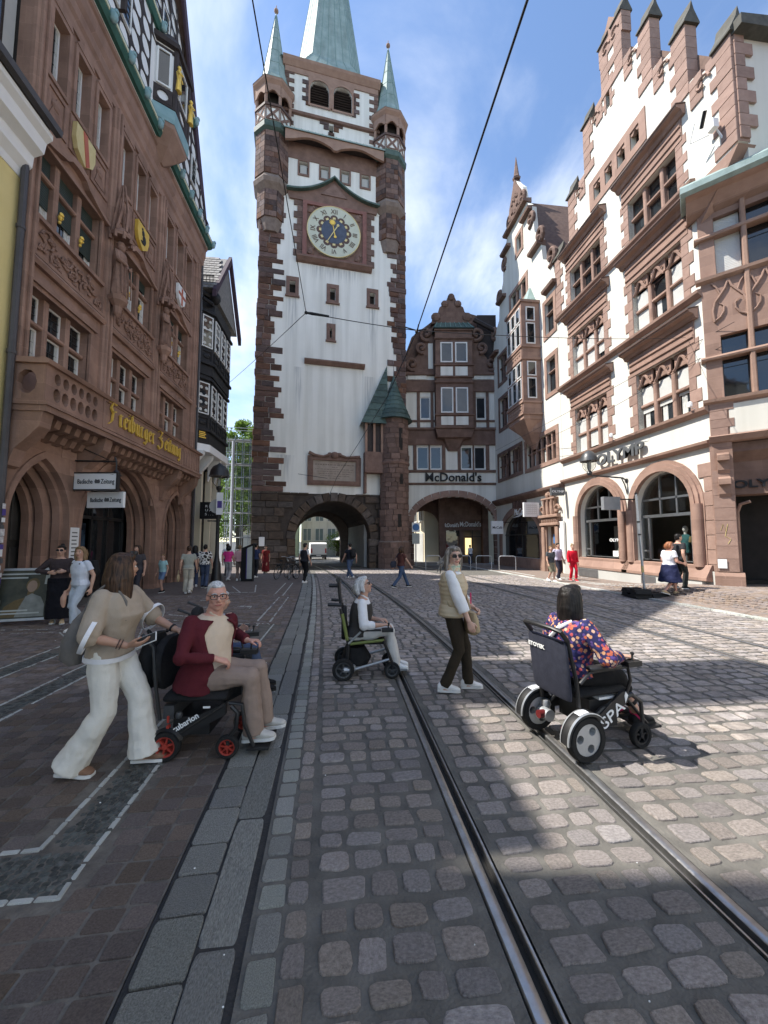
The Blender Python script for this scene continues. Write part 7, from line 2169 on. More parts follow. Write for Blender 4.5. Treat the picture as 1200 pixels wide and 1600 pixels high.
class Person:
 def __init__(s, label, loc, rz, H=1.7, vox=.02, build=1.0, skin='skin', group=None, name='person'):
  s.t = thing(name, label, 'person', loc, rz, group); s.k = H / 1.7; s.vox = vox; s.b = build; s.skin = skin
  s.M = MB()
 def pose(s, pelvis=(0,0,.92), lean=0.0, side=0.0, twist=0.0, ankL=(-.09,0,.08), ankR=(.09,0,.08), wrL=(-.27,.05,.82), wrR=(.27,.05,.82),
    kneeL=(0,1,0), kneeR=(0,1,0), elL=(-.3,-1,0), elR=(.3,-1,0), yaw=0, pitch=0, torso=.49, toeL=(0,1,0), toeR=(0,1,0), hunch=0.0, roll=0):
  k = s.k
  P = V(pelvis) * k
  up = V((math.sin(side), math.sin(lean) * math.cos(side), math.cos(lean) * math.cos(side)))
  f = V((0, math.cos(lean),-math.sin(lean)))
  rt = f.cross(up).normalized()
  tw = Matrix.Rotation(twist, 3, up); rs = tw @ rt; fs_ = tw @ f
  s.P, s.up, s.rt, s.f, s.rs, s.fs = P, up, rt, f, rs, fs_
  s.chest = P + up * (torso * .62) * k + f * .012 * k
  s.neck = P + up * torso * k + f * hunch * k
  shz = P + up * (torso - .055) * k + f * hunch * .8 * k
  s.shL = shz - rs * .168 * k * s.b ** .5; s.shR = shz + rs * .168 * k * s.b ** .5
  s.hipL = P - rt * .088 * k; s.hipR = P + rt * .088 * k
  s.kL, s.aL = two_bone(s.hipL, V(ankL) * k, .43 * k, .42 * k, kneeL); s.kR, s.aR = two_bone(s.hipR, V(ankR) * k, .43 * k, .42 * k, kneeR)
  s.eL, s.wL = two_bone(s.shL, V(wrL) * k, .285 * k, .25 * k, elL); s.eR, s.wR = two_bone(s.shR, V(wrR) * k, .285 * k, .25 * k, elR)
  s.hr = head_rot(yaw, pitch, roll)
  s.head = s.neck + up * .06 * k + f * .015 * k + s.hr @ V((0,.012,.095)) * k
  s.toeL, s.toeR = V(toeL).normalized(), V(toeR).normalized()
  return s
 def h(s, x, y, z):
  return s.head + s.hr @ V((x, y, z)) * s.k
 def torso_secs(s, g=0.0, z0=-.1, z1=1.0, belly=0.0, bust=0.0, wide=0.0, n=9):
  k = s.k; b = s.b
  prof = [(-.12,.150,.105),(-.03,.168,.118),(.08,.160,.112),(.2,.138,.098),(.32,.140,.104),(.46,.158,.115),(.6,.168,.118),(.74,.176,.110),(.86,.165,.092),(.95,.10,.07),(1.0,.062,.058)]
  T = (s.neck - s.P).length
  out = []
  for t, rx, ry in prof:
   if t < z0 or t > z1: continue
   rr_ = rx * b + g + wide * max(0,1 - abs(t - .0) * 2); ry_ = ry * b + g
   fwd = 0
   if belly: e = math.exp(-((t - .2) / .22) ** 2) * belly; ry_ += e * .5; fwd += e * .5
   if bust: e = math.exp(-((t - .62) / .13) ** 2) * bust; ry_ += e * .45; fwd += e * .5
   q = min(1, max(0, t)); u = s.rt.lerp(s.rs, q); w = s.f.lerp(s.fs, q)
   spine = s.P + (s.neck - s.P) * t
   out.append((spine + w * (fwd + .012 * math.sin(t * 3.1)) * k, u * rr_ * k, w * ry_ * k))
  return out
 def make_body(s, handL=None, handR=None, jaw=0):
  m = s.M; k = s.k; b = s.b
  loft(m, s.torso_secs(),16)
  for sh_, el, wr in ((s.shL, s.eL, s.wL),(s.shR, s.eR, s.wR)):
   mid = el + (wr - el) * .35
   limb(m, [sh_, sh_ + (el - sh_) * .5, el, mid, wr], [.050 * k * b, .044 * k * b, .037 * k * b, .037 * k * b, .025 * k])
  for hp, kn, an in ((s.hipL, s.kL, s.aL),(s.hipR, s.kR, s.aR)):
   limb(m, [hp, hp + (kn - hp) * .45, kn, kn + (an - kn) * .3, an], [.085 * k * b, .076 * k * b, .054 * k, .053 * k, .036 * k])
  for an, toe in ((s.aL, s.toeL),(s.aR, s.toeR)):
   limb(m, [an + V((0,0,-.03)) * k - toe * .02 * k, an + toe * .13 * k + V((0,0,-.055)) * k], [.035 * k, .028 * k])
  # neck and head
  m.tube([s.neck - s.up * .05 * k, s.head - s.hr @ V((0,.0,.06)) * k], [.058 * k * b ** .5,.053 * k * b ** .5], 12)
  for (c, r_) in (((0,-.008,.022),(.073,.092,.090)),((0,.018,-.03),(.062,.070,.082)),((0,.052,-.088),(.032,.030,.026)),((0,.066,.03),(.052,.026,.028)),((0,.06,-.055),(.042,.032,.03))):
   rot = s.hr.to_4x4(); rot.translation = s.h(*c)
   m.ball((0,0,0), tuple(v * k for v in r_),14, M=rot)
  if jaw:
   rot = s.hr.to_4x4(); rot.translation = s.h(0,.028,-.066); m.ball((0,0,0),(.064 * k, .052 * k, .042 * k),14, M=rot)
  m.tube([s.h(0,.084,.022), s.h(0,.094,.0), s.h(0,.107,-.022), s.h(0,.098,-.034)], [.009 * k, .0105 * k, .014 * k, .012 * k], 8)
  for sg in (-1,1):
   rot = s.hr.to_4x4(); rot.translation = s.h(sg * .074,-.005,-.012); m.ball((0,0,0),(.011 * k, .02 * k, .032 * k),8, M=rot)
   m.ball(s.h(sg * .034,.064,-.022),.026 * k, 8)
   m.ball(s.h(sg * .011,.094,-.032),.0095 * k, 6)
  for hd, wr, el, side in ((handL, s.wL, s.eL, 1),(handR, s.wR, s.eR, -1)):
   d = (wr - el).normalized()
   a = dict(d=d, pn=(.9 * (1 if side > 0 else -1),.0,-.1), curl=.35, thumb=.4)
   if hd: a.update(hd)
   sd = a.pop('side', None)
   dd = V(a['d']).normalized(); pn = V(a['pn']); pn = (pn - dd * pn.dot(dd)).normalized(); lat = dd.cross(pn)
   thumb_dir = V(a.pop('thumbdir', (0,.7,.7)))
   sgn = 1 if lat.dot(thumb_dir) > 0 else -1
   hand(m, wr + dd * .01 * k, dd, pn, sgn, a['curl'], a.get('spread', .0), k, a['thumb'])
  o = m.build('body', s.skin, s.t); remesh(o, s.vox, 2)
  s.body = o
  return s
 def face(s, brow='hair_dark', lips=True, glasses=None, smile=0.0):
  k = s.k
  for sg in (-1,1):
   m = MB(); m.ball(s.h(sg * .031,.0725,.006),(.0125 * k, .0125 * k, .008 * k),8); e = m.build('eye', 'eye_white', s.t, True)
   m = MB(); m.ball(s.h(sg * .031,.0805,.006),.0068 * k, 8); m.build('iris', 'iris', e, True)
   m = MB(); m.tube([s.h(sg * .014,.0935,.027), s.h(sg * .032,.0915,.033), s.h(sg * .052,.079,.026)], [.0035 * k, .0045 * k, .003 * k], 6); m.build('eyebrow', brow, s.t, True)
  m = MB(); m.tube([s.h(-.025,.0835,-.060 + smile), s.h(-.01,.0945,-.0615), s.h(.01,.0945,-.0615), s.h(.025,.0835,-.060 + smile)], [.003 * k, .0062 * k, .0062 * k, .003 * k], 6); m.build('lips', 'lips', s.t, True)
  if glasses:
   kind, mt, lm = glasses
   m = MB()
   for sg in (-1,1):
    cx = sg * .034; pts = []
    for q in range(14):
     a = 2 * math.pi * q / 14; ca, sa_ = math.cos(a), math.sin(a); qq = (abs(ca) ** 3 + abs(sa_) ** 3) ** (-1 / 3)
     pts.append(s.h(cx + .027 * ca * qq, .098 - .0012 * abs(cx + .027 * ca * qq) / .01,.006 + .019 * sa_ * qq))
    m.tube(pts, .0028 * k, 6, closed=True)
    m.tube([s.h(sg * .062,.088,.012), s.h(sg * .077,.02,.012), s.h(sg * .078,-.01,.0)], .0026 * k, 5)
   m.tube([s.h(-.008,.099,.01), s.h(.008,.099,.01)], .0028 * k, 5)
   g_ = m.build('glasses', mt, s.t)
   if lm:
    for sg in (-1,1):
     m = MB(); cx = sg * .034
     pts = []
     for q in range(12):
      a = 2 * math.pi * q / 12; pts.append(s.h(cx + .027 * math.cos(a),.096 - .0012 * abs(cx + .027 * math.cos(a)) / .01,.006 + .019 * math.sin(a)))
     m.add(pts + [p + s.hr @ V((0,.003,0)) for p in pts], [tuple(range(12)), tuple(12 + i for i in reversed(range(12)))] + [(i, (i + 1) % 12,12 + (i + 1) % 12,12 + i) for i in range(12)]); m.build('lens', lm, g_)
  return s
 def hair(s, style='short', mt='hair_brown', L=.25, vox=None):
  k = s.k; m = MB()
  def hb(c, r_):
   rot = s.hr.to_4x4(); rot.translation = s.h(*c); m.ball((0,0,0), tuple(v * k for v in r_),12, M=rot)
  hb((0,-.018,.036),(.081,.093,.088))
  if style == 'short':
   hb((0,.035,.085),(.06,.055,.032)); hb((-.05,-.03,.0),(.03,.055,.06)); hb((.05,-.03,.0),(.03,.055,.06)); hb((0,-.06,-.02),(.06,.04,.06))
  elif style == 'crop':
   m = MB(); hb((0,-.026,.04),(.0765,.086,.080)); hb((-.052,-.035,.0),(.022,.05,.05)); hb((.052,-.035,.0),(.022,.05,.05)); hb((0,-.065,-.02),(.055,.035,.055)); hb((0,.03,.082),(.05,.045,.022))
  elif style == 'bob':
   hb((0,.03,.085),(.066,.06,.036))
   for sg in (-1,1):
    m.tube([s.h(sg * .05,.02,.07), s.h(sg * .08,-.005,.0), s.h(sg * .082,-.01,-L * .45), s.h(sg * .07,.0,-L * .75)], [.035 * k, .034 * k, .034 * k, .018 * k], 8)
    m.tube([s.h(sg * .04,-.07,.04), s.h(sg * .06,-.085,-.04), s.h(sg * .06,-.08,-L * .8)], [.05 * k, .045 * k, .024 * k], 8)
   m.tube([s.h(0,-.08,.03), s.h(0,-.1,-.05), s.h(0,-.09,-L * .85)], [.06 * k, .055 * k, .03 * k], 8)
  elif style == 'long':
   hb((0,.03,.085),(.066,.058,.036))
   rg = random.Random(3)
   for i in range(15):
    a = math.pi * (.98 + 1.04 * i / 14); x, y = .074 * math.cos(a),.088 * math.sin(a) - .005
    l = L * rg.uniform(.82,1.05)
    m.tube([s.h(x * .6, y * .6,.09), s.h(x, y, .03), s.h(x * 1.15, y * 1.12 - .006,-.08), s.h(x * 1.1, y * 1.08 - .01,-.03 - l * .7), s.h(x * 1.0 + rg.uniform(-.02,.02), y * 1.0 - .004,-.03 - l)], [.03 * k, .03 * k, .031 * k, .028 * k, .008 * k], 7)
  elif style == 'bun':
   hb((0,.03,.08),(.062,.055,.03)); hb((0,-.06,.12),(.038,.038,.034)); hb((0,-.05,.0),(.07,.05,.06))
  o = m.build('hair', mt, s.t); remesh(o, vox or max(.009, s.vox * .8),2,.012 if s.vox < .012 else 0)
  return o
 def top(s, mt, sleeve=1.0, g=.014, hem=-.06, loose=.014, belly=0, bust=0, name='shirt', wide=0.0, fold=.018, neck_to=.95, flare=0.0, cuff=0.0):
  m = MB(); k = s.k
  secs = s.torso_secs(g, -9, neck_to, belly, bust, wide)
  T = (s.neck - s.P).length
  secs = [q for q in secs if True]
  # cut at the hem
  keep = []
  for (c, u, w) in secs:
   t = (c - s.P).dot(s.up) / T
   if t >= hem - .001: keep.append((c, u, w))
  if hem < -.12:
   c, u, w = keep[0]; keep.insert(0,(c + s.up * (hem + .12) * T, u * (1.05 + flare), w * (1.05 + flare)))
  loft(m, keep, 16)
  for sh_, el, wr in ((s.shL, s.eL, s.wL),(s.shR, s.eR, s.wR)):
   if sleeve <= 0: continue
   r0, r1, r2 = .050 * s.b + g * .55,.043 * s.b + loose, .030 + loose
   pts = [sh_]; rad = [r0 * k]
   if sleeve <= .5:
    e = sh_ + (el - sh_) * (sleeve / .5); pts += [sh_ + (e - sh_) * .5, e]; rad += [(r0 * .97 + cuff * .5) * k, (r1 + cuff) * k]
   else:
    f = (sleeve - .5) / .5; e = el + (wr - el) * f
    pts += [sh_ + (el - sh_) * .5, el, el + (e - el) * .5, e]; rad += [(r0 + r1) / 2 * k, r1 * k, (r1 + r2) / 2 * k, (r1 + (r2 - r1) * f + cuff) * k]
   m.tube(pts, rad, 12)
   for p, r_ in list(zip(pts, rad))[:-1]: m.ball(p, r_ * .99,10)
  o = m.build(name, mt, s.t); remesh(o, max(.009, s.vox * .9),3, fold if s.vox < .012 else fold * .6)
  return o
 def pants(s, mt, rad=(.098,.086,.068,.066,.062), length=1.0, name='trousers', waist=.12, fold=.02, g=.012):
  m = MB(); k = s.k
  secs = s.torso_secs(g, -9, waist); loft(m, secs, 16)
  for hp, kn, an in ((s.hipL, s.kL, s.aL),(s.hipR, s.kR, s.aR)):
   tot = [hp, hp + (kn - hp) * .5, kn, kn + (an - kn) * .5, an + (an - kn).normalized() * .02 * k]
   r_ = list(rad)
   if length < .99:
    if length <= .5: f = length / .5; tot = [hp, hp + (kn - hp) * f * .6, hp + (kn - hp) * f]; r_ = [rad[0], rad[1], (rad[1] + rad[2]) / 2 + .01]
    else: f = (length - .5) / .5; tot = tot[:3] + [kn + (an - kn) * f]; r_ = list(rad[:3]) + [rad[3]]
   m.tube(tot, [q * k * (s.b ** .5) for q in r_], 12)
   for p, q in list(zip(tot, r_))[:-1]: m.ball(p, q * k * (s.b ** .5) * .99,10)
  o = m.build(name, mt, s.t); remesh(o, max(.010, s.vox * .9),3, fold if s.vox < .012 else fold * .6)
  return o
 def skirt(s, mt, z0, r0=.2, flare=.3, name='skirt', top=.1):
  m = MB(); k = s.k
  secs = []
  n = 8
  for i in range(n + 1):
   t = i / n; z = z0 * k + (s.P.z + .06 * k - z0 * k) * t
   c = V((s.P.x, s.P.y, z)); r_ = (flare + (r0 - flare) * t) * k
   secs.append((c, V((r_, 0,0)), V((0, r_ * .8,0))))
  loft(m, secs, 20); o = m.build(name, mt, s.t); remesh(o, max(.012, s.vox),2,.03)
  return o
 def shoes(s, mt, sole='sole_white', name='shoe', high=.0, L=.27):
  k = s.k
  for an, toe in ((s.aL, s.toeL),(s.aR, s.toeR)):
   toe = toe.normalized(); lat = toe.cross(V((0,0,1)))
   if lat.length < 1e-3: lat = V((1,0,0))
   lat.normalize(); upv = lat.cross(toe).normalized()
   base = an - upv * .075 * k
   m = MB()
   for (f, hgt, w, z) in ((0,0,0,0),): pass
   prof = [(-.085,.030,.026,.034),(-.06,.036,.045,.045),(.0,.036,.05,.05),(.05,.038,.040,.038),(.10,.044,.026,.026),(.145,.040,.019,.02),(.172,.024,.012,.013)]
   secs = [(base + toe * (x * L / .27) * k + upv * (.012 + zc) * k, lat * w * k, upv * h_ * k) for x, w, h_, zc in prof]
   loft(m, secs, 12)
   if high: limb(m, [base + upv * .05 * k, base + upv * (.08 + high) * k], [.046 * k, .044 * k])
   o = m.build(name, mt, s.t); remesh(o, max(.007, s.vox * .7),2)
   m = MB(); secs = [(base + toe * (x * L / .27) * k + upv * q * k, lat * (w + .004) * k, toe * .0) for x, w, h_, zc in prof for q in ()]
   pts = [base + toe * (x * L / .27) * k + lat * (w + .004) * k for x, w, h_, zc in prof] + [base + toe * (x * L / .27) * k - lat * (w + .004) * k for x, w, h_, zc in reversed(prof)]
   nn = len(pts); th = .022 * k
   m.add(pts + [p + upv * th for p in pts], [tuple(range(nn)), tuple(nn + i for i in reversed(range(nn)))] + [(i, (i + 1) % nn, nn + (i + 1) % nn, nn + i) for i in range(nn)]); m.build('sole', sole, o)
cloth('sole_white', (.62,.62,.60)); cloth('sole_dark', (.03,.028,.026)); cloth('white_shoe', (.66,.66,.65)); cloth('black_shoe', (.015,.015,.016)); cloth('brown_shoe', (.20,.115,.075)); cloth('beige_shoe', (.42,.37,.30)); cloth('tan_shoe', (.45,.33,.2))
# ------------------------------------------------------------------ wheelchairs and the people in front
mat('wheel_red', (.30,.035,.025),(.38,.05,.035),4,.45)
mat('wheel_silver', (.40,.41,.41),(.5,.51,.51),6,.4, metal=.4)
mat('motor_red', (.10,.012,.014),(.14,.02,.02),4,.4)
mat('lime', (.15,.18,.05),(.20,.235,.07),4,.5)
mat('navy_fabric', (.022,.025,.04),(.035,.038,.058),20,.8,.3,200)
mat('black_fabric', (.010,.010,.011),(.02,.02,.021),20,.85,.3,200)
mat('bag_beige', (.36,.28,.17),(.44,.35,.22),8,.85,.3,120)
mat('bag_grey', (.13,.12,.11),(.19,.175,.16),8,.85,.3,120)
mat('reflector', (.62,.64,.70),(.7,.72,.78),4,.3)
def wheel(par, x, y, r_, w, rim_mt, spokes=5, holes=0, hub=None):
 m = MB(); q = w / 2
 m.lathe([(r_ * .70,-q),(r_ * .92,-q),(r_ * .99,-q * .55),(r_, 0),(r_ * .99, q * .55),(r_ * .92, q),(r_ * .70, q),(r_ * .66,0),(r_ * .70,-q)], (x, y, r_),28, 'x')
 o = m.build('wheel', 'rubber', par, True)
 m = MB()
 if holes:
  m.lathe([(0,-q * .55),(r_ * .2,-q * .6),(r_ * .2, q * .6),(0, q * .55)], (x, y, r_),14, 'x')
  def hl(k):
   a = 2 * math.pi * k / holes + .9; return [(r_ * .42 * math.cos(a) + r_ * .19 * math.cos(2 * math.pi * t / 10), r_ + r_ * .42 * math.sin(a) + r_ * .19 * math.sin(2 * math.pi * t / 10)) for t in range(10)]
  Mx = Matrix.Translation((x, y, 0)) @ Matrix.Rotation(R(90),4, 'Z')
  m.plate([(r_ * .7 * math.cos(2 * math.pi * t / 28), r_ + r_ * .7 * math.sin(2 * math.pi * t / 28)) for t in range(28)], [hl(k) for k in range(holes)], -q * .7, q * .7, M=Mx)
 else:
  m.lathe([(r_ * .58,-q * .7),(r_ * .71,-q * .8),(r_ * .71, q * .8),(r_ * .58, q * .7),(r_ * .58,-q * .7)], (x, y, r_),24, 'x')
  m.lathe([(0,-q * .8),(r_ * .18,-q * .8),(r_ * .18, q * .8),(0, q * .8)], (x, y, r_),12, 'x')
  for k in range(spokes):
   a = 2 * math.pi * k / spokes + .3
   m.add([(x - q * .5, y + r_ * (.1 * math.cos(a) - .07 * math.sin(a)), r_ + r_ * (.1 * math.sin(a) + .07 * math.cos(a))),(x - q * .5, y + r_ * (.62 * math.cos(a) - .05 * math.sin(a)), r_ + r_ * (.62 * math.sin(a) + .05 * math.cos(a))),(x - q * .5, y + r_ * (.62 * math.cos(a) + .05 * math.sin(a)), r_ + r_ * (.62 * math.sin(a) - .05 * math.cos(a))),(x - q * .5, y + r_ * (.1 * math.cos(a) + .07 * math.sin(a)), r_ + r_ * (.1 * math.sin(a) - .07 * math.cos(a))),
     (x + q * .5, y + r_ * (.1 * math.cos(a) - .07 * math.sin(a)), r_ + r_ * (.1 * math.sin(a) + .07 * math.cos(a))),(x + q * .5, y + r_ * (.62 * math.cos(a) - .05 * math.sin(a)), r_ + r_ * (.62 * math.sin(a) + .05 * math.cos(a))),(x + q * .5, y + r_ * (.62 * math.cos(a) + .05 * math.sin(a)), r_ + r_ * (.62 * math.sin(a) - .05 * math.cos(a))),(x + q * .5, y + r_ * (.1 * math.cos(a) + .07 * math.sin(a)), r_ + r_ * (.1 * math.sin(a) - .07 * math.cos(a)))],
     [(0,1,2,3),(7,6,5,4),(0,4,5,1),(1,5,6,2),(2,6,7,3),(3,7,4,0)])
 m.build('rim', rim_mt, o)
 return o
def part(m, name, mt, par, sm=True):
 return m.build(name, mt, par, sm)
def cushion(m, x0, x1, y0, y1, z0, z1):
 b = .02
 loft(m, [(((x0 + x1) / 2, y, (z0 + z1) / 2),((x1 - x0) / 2 - e, 0,0),(0,0,(z1 - z0) / 2 - e)) for y, e in ((y0,.012),(y0 + b, 0),(y1 - b, 0),(y1,.012))], 16)
def joystick(par, x, y, z):
 m = MB(); m.box(x - .04, x + .04, y - .05, y + .09, z - .04, z); b = part(m, 'control_box', 'black_plastic', par)
 m = MB(); m.tube([(x, y + .03, z),(x, y + .035, z + .045)], .008,6); m.ball((x, y + .036, z + .055),.016,8); part(m, 'joystick', 'black_plastic', b)
# --- compact chair with red wheels (man in the maroon jacket)
cA = thing('wheelchair', 'black folding electric wheelchair with small red-rimmed wheels under the man', 'wheelchair', (-1.22,3.46, gz(3.4)), R(-93))
for sx in (-.22,.22):
 wheel(cA, sx, -.10,.112,.065, 'wheel_red', 6)
 wheel(cA, sx * .95,.36,.088,.05, 'wheel_red', 7)
 m = MB(); m.tube([(sx * .92,-.1,.13),(sx * .92,.1,.26),(sx * .92,.33,.40)], .024,8); m.prism([(-.12,.2),(.2,.36),(.34,.42),(.34,.33),(.22,.27),(-.08,.12)], sx * .92 - .02, sx * .92 + .02, 'x'); part(m, 'side_frame', 'black_metal', cA)
 m = MB(); m.tube([(sx * .95,.38,.39),(sx * .95,.43,.34),(sx * .95,.42,.22),(sx * .95,.37,.16),(sx * .95,.36,.09)], .018,8); part(m, 'caster_fork', 'black_metal', cA)
 m = MB(); m.tube([(sx * .9,.36,.41),(sx * .9,.46,.40),(sx * .9,.48,.25),(sx * .8,.55,.07)], .014,8); part(m, 'foot_tube', 'black_metal', cA)
 m = MB(); m.tube([(sx * .95,-.16,.30),(sx * .95,-.2,.55),(sx * .95,-.23,.85),(sx * .95,-.32,.95)], .014,8); part(m, 'back_tube', 'black_metal', cA)
 m = MB(); m.lathe([(.12,-.03),(.135,0),(.12,.03)], (sx, -.10,.112),16, 'x', a0=R(20), a1=R(150)); part(m, 'mudguard', 'black_plastic', cA)
m = MB(); m.box(-.2,.2,.50,.67,.045,.06); part(m, 'foot_plate', 'black_plastic', cA)
m = MB(); cushion(m, -.23,.23,-.14,.34,.41,.50); part(m, 'seat', 'black_fabric', cA)
m = MB(); cushion(m, -.22,.22,-.235,-.17,.48,.9); part(m, 'backrest', 'black_fabric', cA)
m = MB(); m.box(-.16,.16,-.08,.2,.16,.30); part(m, 'battery_box', 'black_plastic', cA)
m = MB(); m.box(-.20,.20,-.14,-.06,.3,.40); m.ball((.2,-.02,.33),.03,8); part(m, 'motor', 'dark_grey_metal', cA)
m = MB(); m.box(.235,.245,-.09,-.075,.29,.34); part(m, 'red_lever', 'wheel_red', cA)
m = MB(); m.box(.2,.23,-.10,-.08,.235,.262); part(m, 'red_lever', 'wheel_red', cA)
for sx in (-.265,):
 m = MB(); m.tube([(sx, -.2,.66),(sx, .0,.68),(sx, .3,.68)], .02,8); cushion(m, sx - .03, sx + .03,-.05,.3,.68,.715); part(m, 'armrest', 'black_plastic', cA)
joystick(cA, -.265,.36,.70)
Mt = Matrix.Rotation(R(30),4, 'X')
o = text('frame_lettering', 'Oscubarion', .062,.001, 'sign_white', cA, (.226,.02,.245), align='CENTER', bold=.0015)
o.rotation_euler = (Matrix.Rotation(R(90),4, 'Z') @ Matrix.Rotation(R(-31),4, 'Y') @ Matrix.Rotation(R(90),4, 'X')).to_euler()
m = MB(); m.box(.223,.227,.17,.225,.385,.40); part(m, 'frame_tag', 'sign_white', cA)
bp = thing('backpack', 'black backpack hanging on the back of the red-wheeled wheelchair', 'bag', (-1.22,3.46, gz(3.4)), R(-93))
m = MB(); loft(m, [((.0,-.33,.50),(.15,0,0),(0,.05,0)),((0,-.34,.56),(.17,0,0),(0,.075,0)),((0,-.34,.72),(.165,0,0),(0,.08,0)),((0,-.32,.86),(.13,0,0),(0,.06,0)),((0,-.3,.92),(.07,0,0),(0,.035,0))], 16); part(m, 'pouch', 'black_fabric', bp)
m = MB(); m.tube([(.1,-.28,.9),(.16,-.3,.97),(.2,-.27,.93)], .012,6); part(m, 'strap', 'black_fabric', bp)
m = MB(); m.tube([(-.1,-.28,.9),(-.16,-.3,.97),(-.2,-.27,.93)], .012,6); part(m, 'strap', 'black_fabric', bp)
m = MB(); m.tube([(.16,-.40,.80),(.175,-.41,.66)], .008,5); part(m, 'zip_pull', 'wheel_red', bp)
def open_jacket(s, mt, g1, g2, gap, z0, z1, sleeve, name='jacket', loose=.018, belly=0, hem_drop=0.0):
 m = MB(); k = s.k
 secs = s.torso_secs(0,-9, z1, belly)
 T = (s.neck - s.P).length
 sel = []
 for (c, u, w) in secs:
  t = (c - s.P).dot(s.up) / T
  if t >= z0: sel.append((c, u, w, t))
 if hem_drop:
  c, u, w, t = sel[0]; sel.insert(0,(c - s.up * hem_drop * k, u * 1.06, w * 1.06, t - .2))
 n = 22; vs_ = []; fs = []
 for (c, u, w, t) in sel:
  gp = gap * (1.0 if t < .76 else 1 - (t - .76) * 2.3)
  for layer in (g1, g2):
   for i in range(n + 1):
    a = math.pi / 2 + gp + (2 * math.pi - 2 * gp) * i / n
    vs_.append(c + u * math.cos(a) + w * math.sin(a) + (u.normalized() * math.cos(a) + w.normalized() * math.sin(a)) * layer * k)
 L = 2 * (n + 1)
 for r_ in range(len(sel) - 1):
  for i in range(n):
   a, b = r_ * L + i, (r_ + 1) * L + i
   fs.append((a, a + 1, b + 1, b)); a2, b2 = a + n + 1, b + n + 1; fs.append((b2, b2 + 1, a2 + 1, a2))
  for e in (0, n): a, b = r_ * L + e, (r_ + 1) * L + e; fs.append((a, b, b + n + 1, a + n + 1))
 for r_ in (0, len(sel) - 1):
  for i in range(n): a = r_ * L + i; fs.append((a, a + 1, a + n + 2, a + n + 1))
 m.add(vs_, fs)
 if sleeve:
  for sh_, el, wr in ((s.shL, s.eL, s.wL),(s.shR, s.eR, s.wR)):
   f = (sleeve - .5) / .5; e = el + (wr - el) * f
   pts = [sh_, sh_ + (el - sh_) * .5, el, el + (e - el) * .5, e]; rad = [.062 * k, .058 * k, .052 * k, .046 * k, .04 * k]
   m.tube(pts, rad, 12)
   for p, q in list(zip(pts, rad))[:-1]: m.ball(p, q, 10)
 o = m.build(name, mt, s.t); remesh(o, .0085,2,.014); return o
def collar(s, mt, name='collar', r_=.066):
 k = s.k; m = MB()
 base = s.neck - s.up * .015 * k
 for sg in (-1,1):
  pts = [base - s.f * .055 * k + s.up * .05 * k, base + s.rt * sg * .062 * k + s.up * .04 * k, base + s.rt * sg * .04 * k + s.f * .065 * k + s.up * .0 * k, base + s.rt * sg * .05 * k + s.f * .085 * k - s.up * .05 * k]
  m.tube(pts, [.011 * k, .012 * k, .013 * k, .006 * k], 8)
 o = m.build(name, mt, s.t); remesh(o, .007,2); return o
# --- man in the wheelchair
cloth('maroon', (.085,.014,.02)); cloth('cream_polo', (.55,.45,.35)); cloth('taupe', (.26,.195,.16)); cloth('sneaker_grey', (.42,.40,.36),(.6,.58,.53))
p = Person('person in a maroon jacket and beige polo sitting in the red-wheeled wheelchair', (-1.22,3.46, gz(3.4)), R(-93),1.74,.0065,1.18, 'skin_red')
p.pose(pelvis=(0,.06,.56), lean=.16, ankL=(-.10,.55,.145), ankR=(.09,.51,.145), wrL=(-.25,.35,.76), wrR=(.20,.24,.735), kneeL=(0,.4,1), kneeR=(.1,.4,1), elL=(-1,-.6,-.3), elR=(1,-.7,-.4),
  yaw=R(-62), pitch=.03, twist=R(-34), toeL=(-.05,1,.10), toeR=(.08,1,.10), torso=.485)
p.make_body(handL=dict(d=(.1,.9,.0), pn=(.2,0,-1), curl=.5, thumbdir=(1,.3,0)), handR=dict(d=(-.45,.75,-.35), pn=(-.3,-.1,-1), curl=.45, thumbdir=(-1,.3,0)), jaw=1)
p.face('hair_grey', glasses=('g', 'black_plastic', None)); p.hair('crop', 'hair_white')
p.top('cream_polo', 0,.008,-.03, neck_to=1.0, belly=.085, name='polo_shirt', fold=.006); collar(p, 'cream_polo')
open_jacket(p, 'maroon', .016,.042, R(46),-.06,.96,.97, belly=.07, hem_drop=.07)
p.pants('taupe', (.098,.092,.074,.074,.076), fold=.014); p.shoes('sneaker_grey')
# --- person and chair half hidden behind him
cD = thing('wheelchair', 'dark wheelchair half hidden behind the man in the maroon jacket', 'wheelchair', (-1.33,4.45, gz(4.3)), R(-80))
for sx in (-.24,.24):
 wheel(cD, sx, -.12,.16,.06, 'dark_grey_metal', 5); wheel(cD, sx, .38,.1,.045, 'dark_grey_metal', 5)
 m = MB(); m.tube([(sx, -.12,.16),(sx, -.15,.5),(sx, -.25,.95),(sx, -.36,1.0)], .015,8); m.tube([(sx, -.14,.4),(sx, .36,.42),(sx, .4,.12)], .015,8); m.tube([(sx, -.18,.66),(sx, .25,.68),(sx, .3,.42)], .015,8); part(m, 'side_frame', 'black_metal', cD)
 m = MB(); cushion(m, sx - .035, sx + .035,-.02,.32,.68,.72); part(m, 'armrest', 'black_plastic', cD)
m = MB(); cushion(m, -.23,.23,-.14,.36,.42,.5); part(m, 'seat', 'black_fabric', cD)
m = MB(); cushion(m, -.22,.22,-.26,-.18,.5,.98); part(m, 'backrest', 'black_fabric', cD)
joystick(cD, .27,.34,.74)
cloth('pale_blue', (.50,.57,.70)); cloth('denim', (.045,.065,.12),(.075,.10,.17)); cloth('denim_light', (.42,.48,.55),(.5,.56,.63))
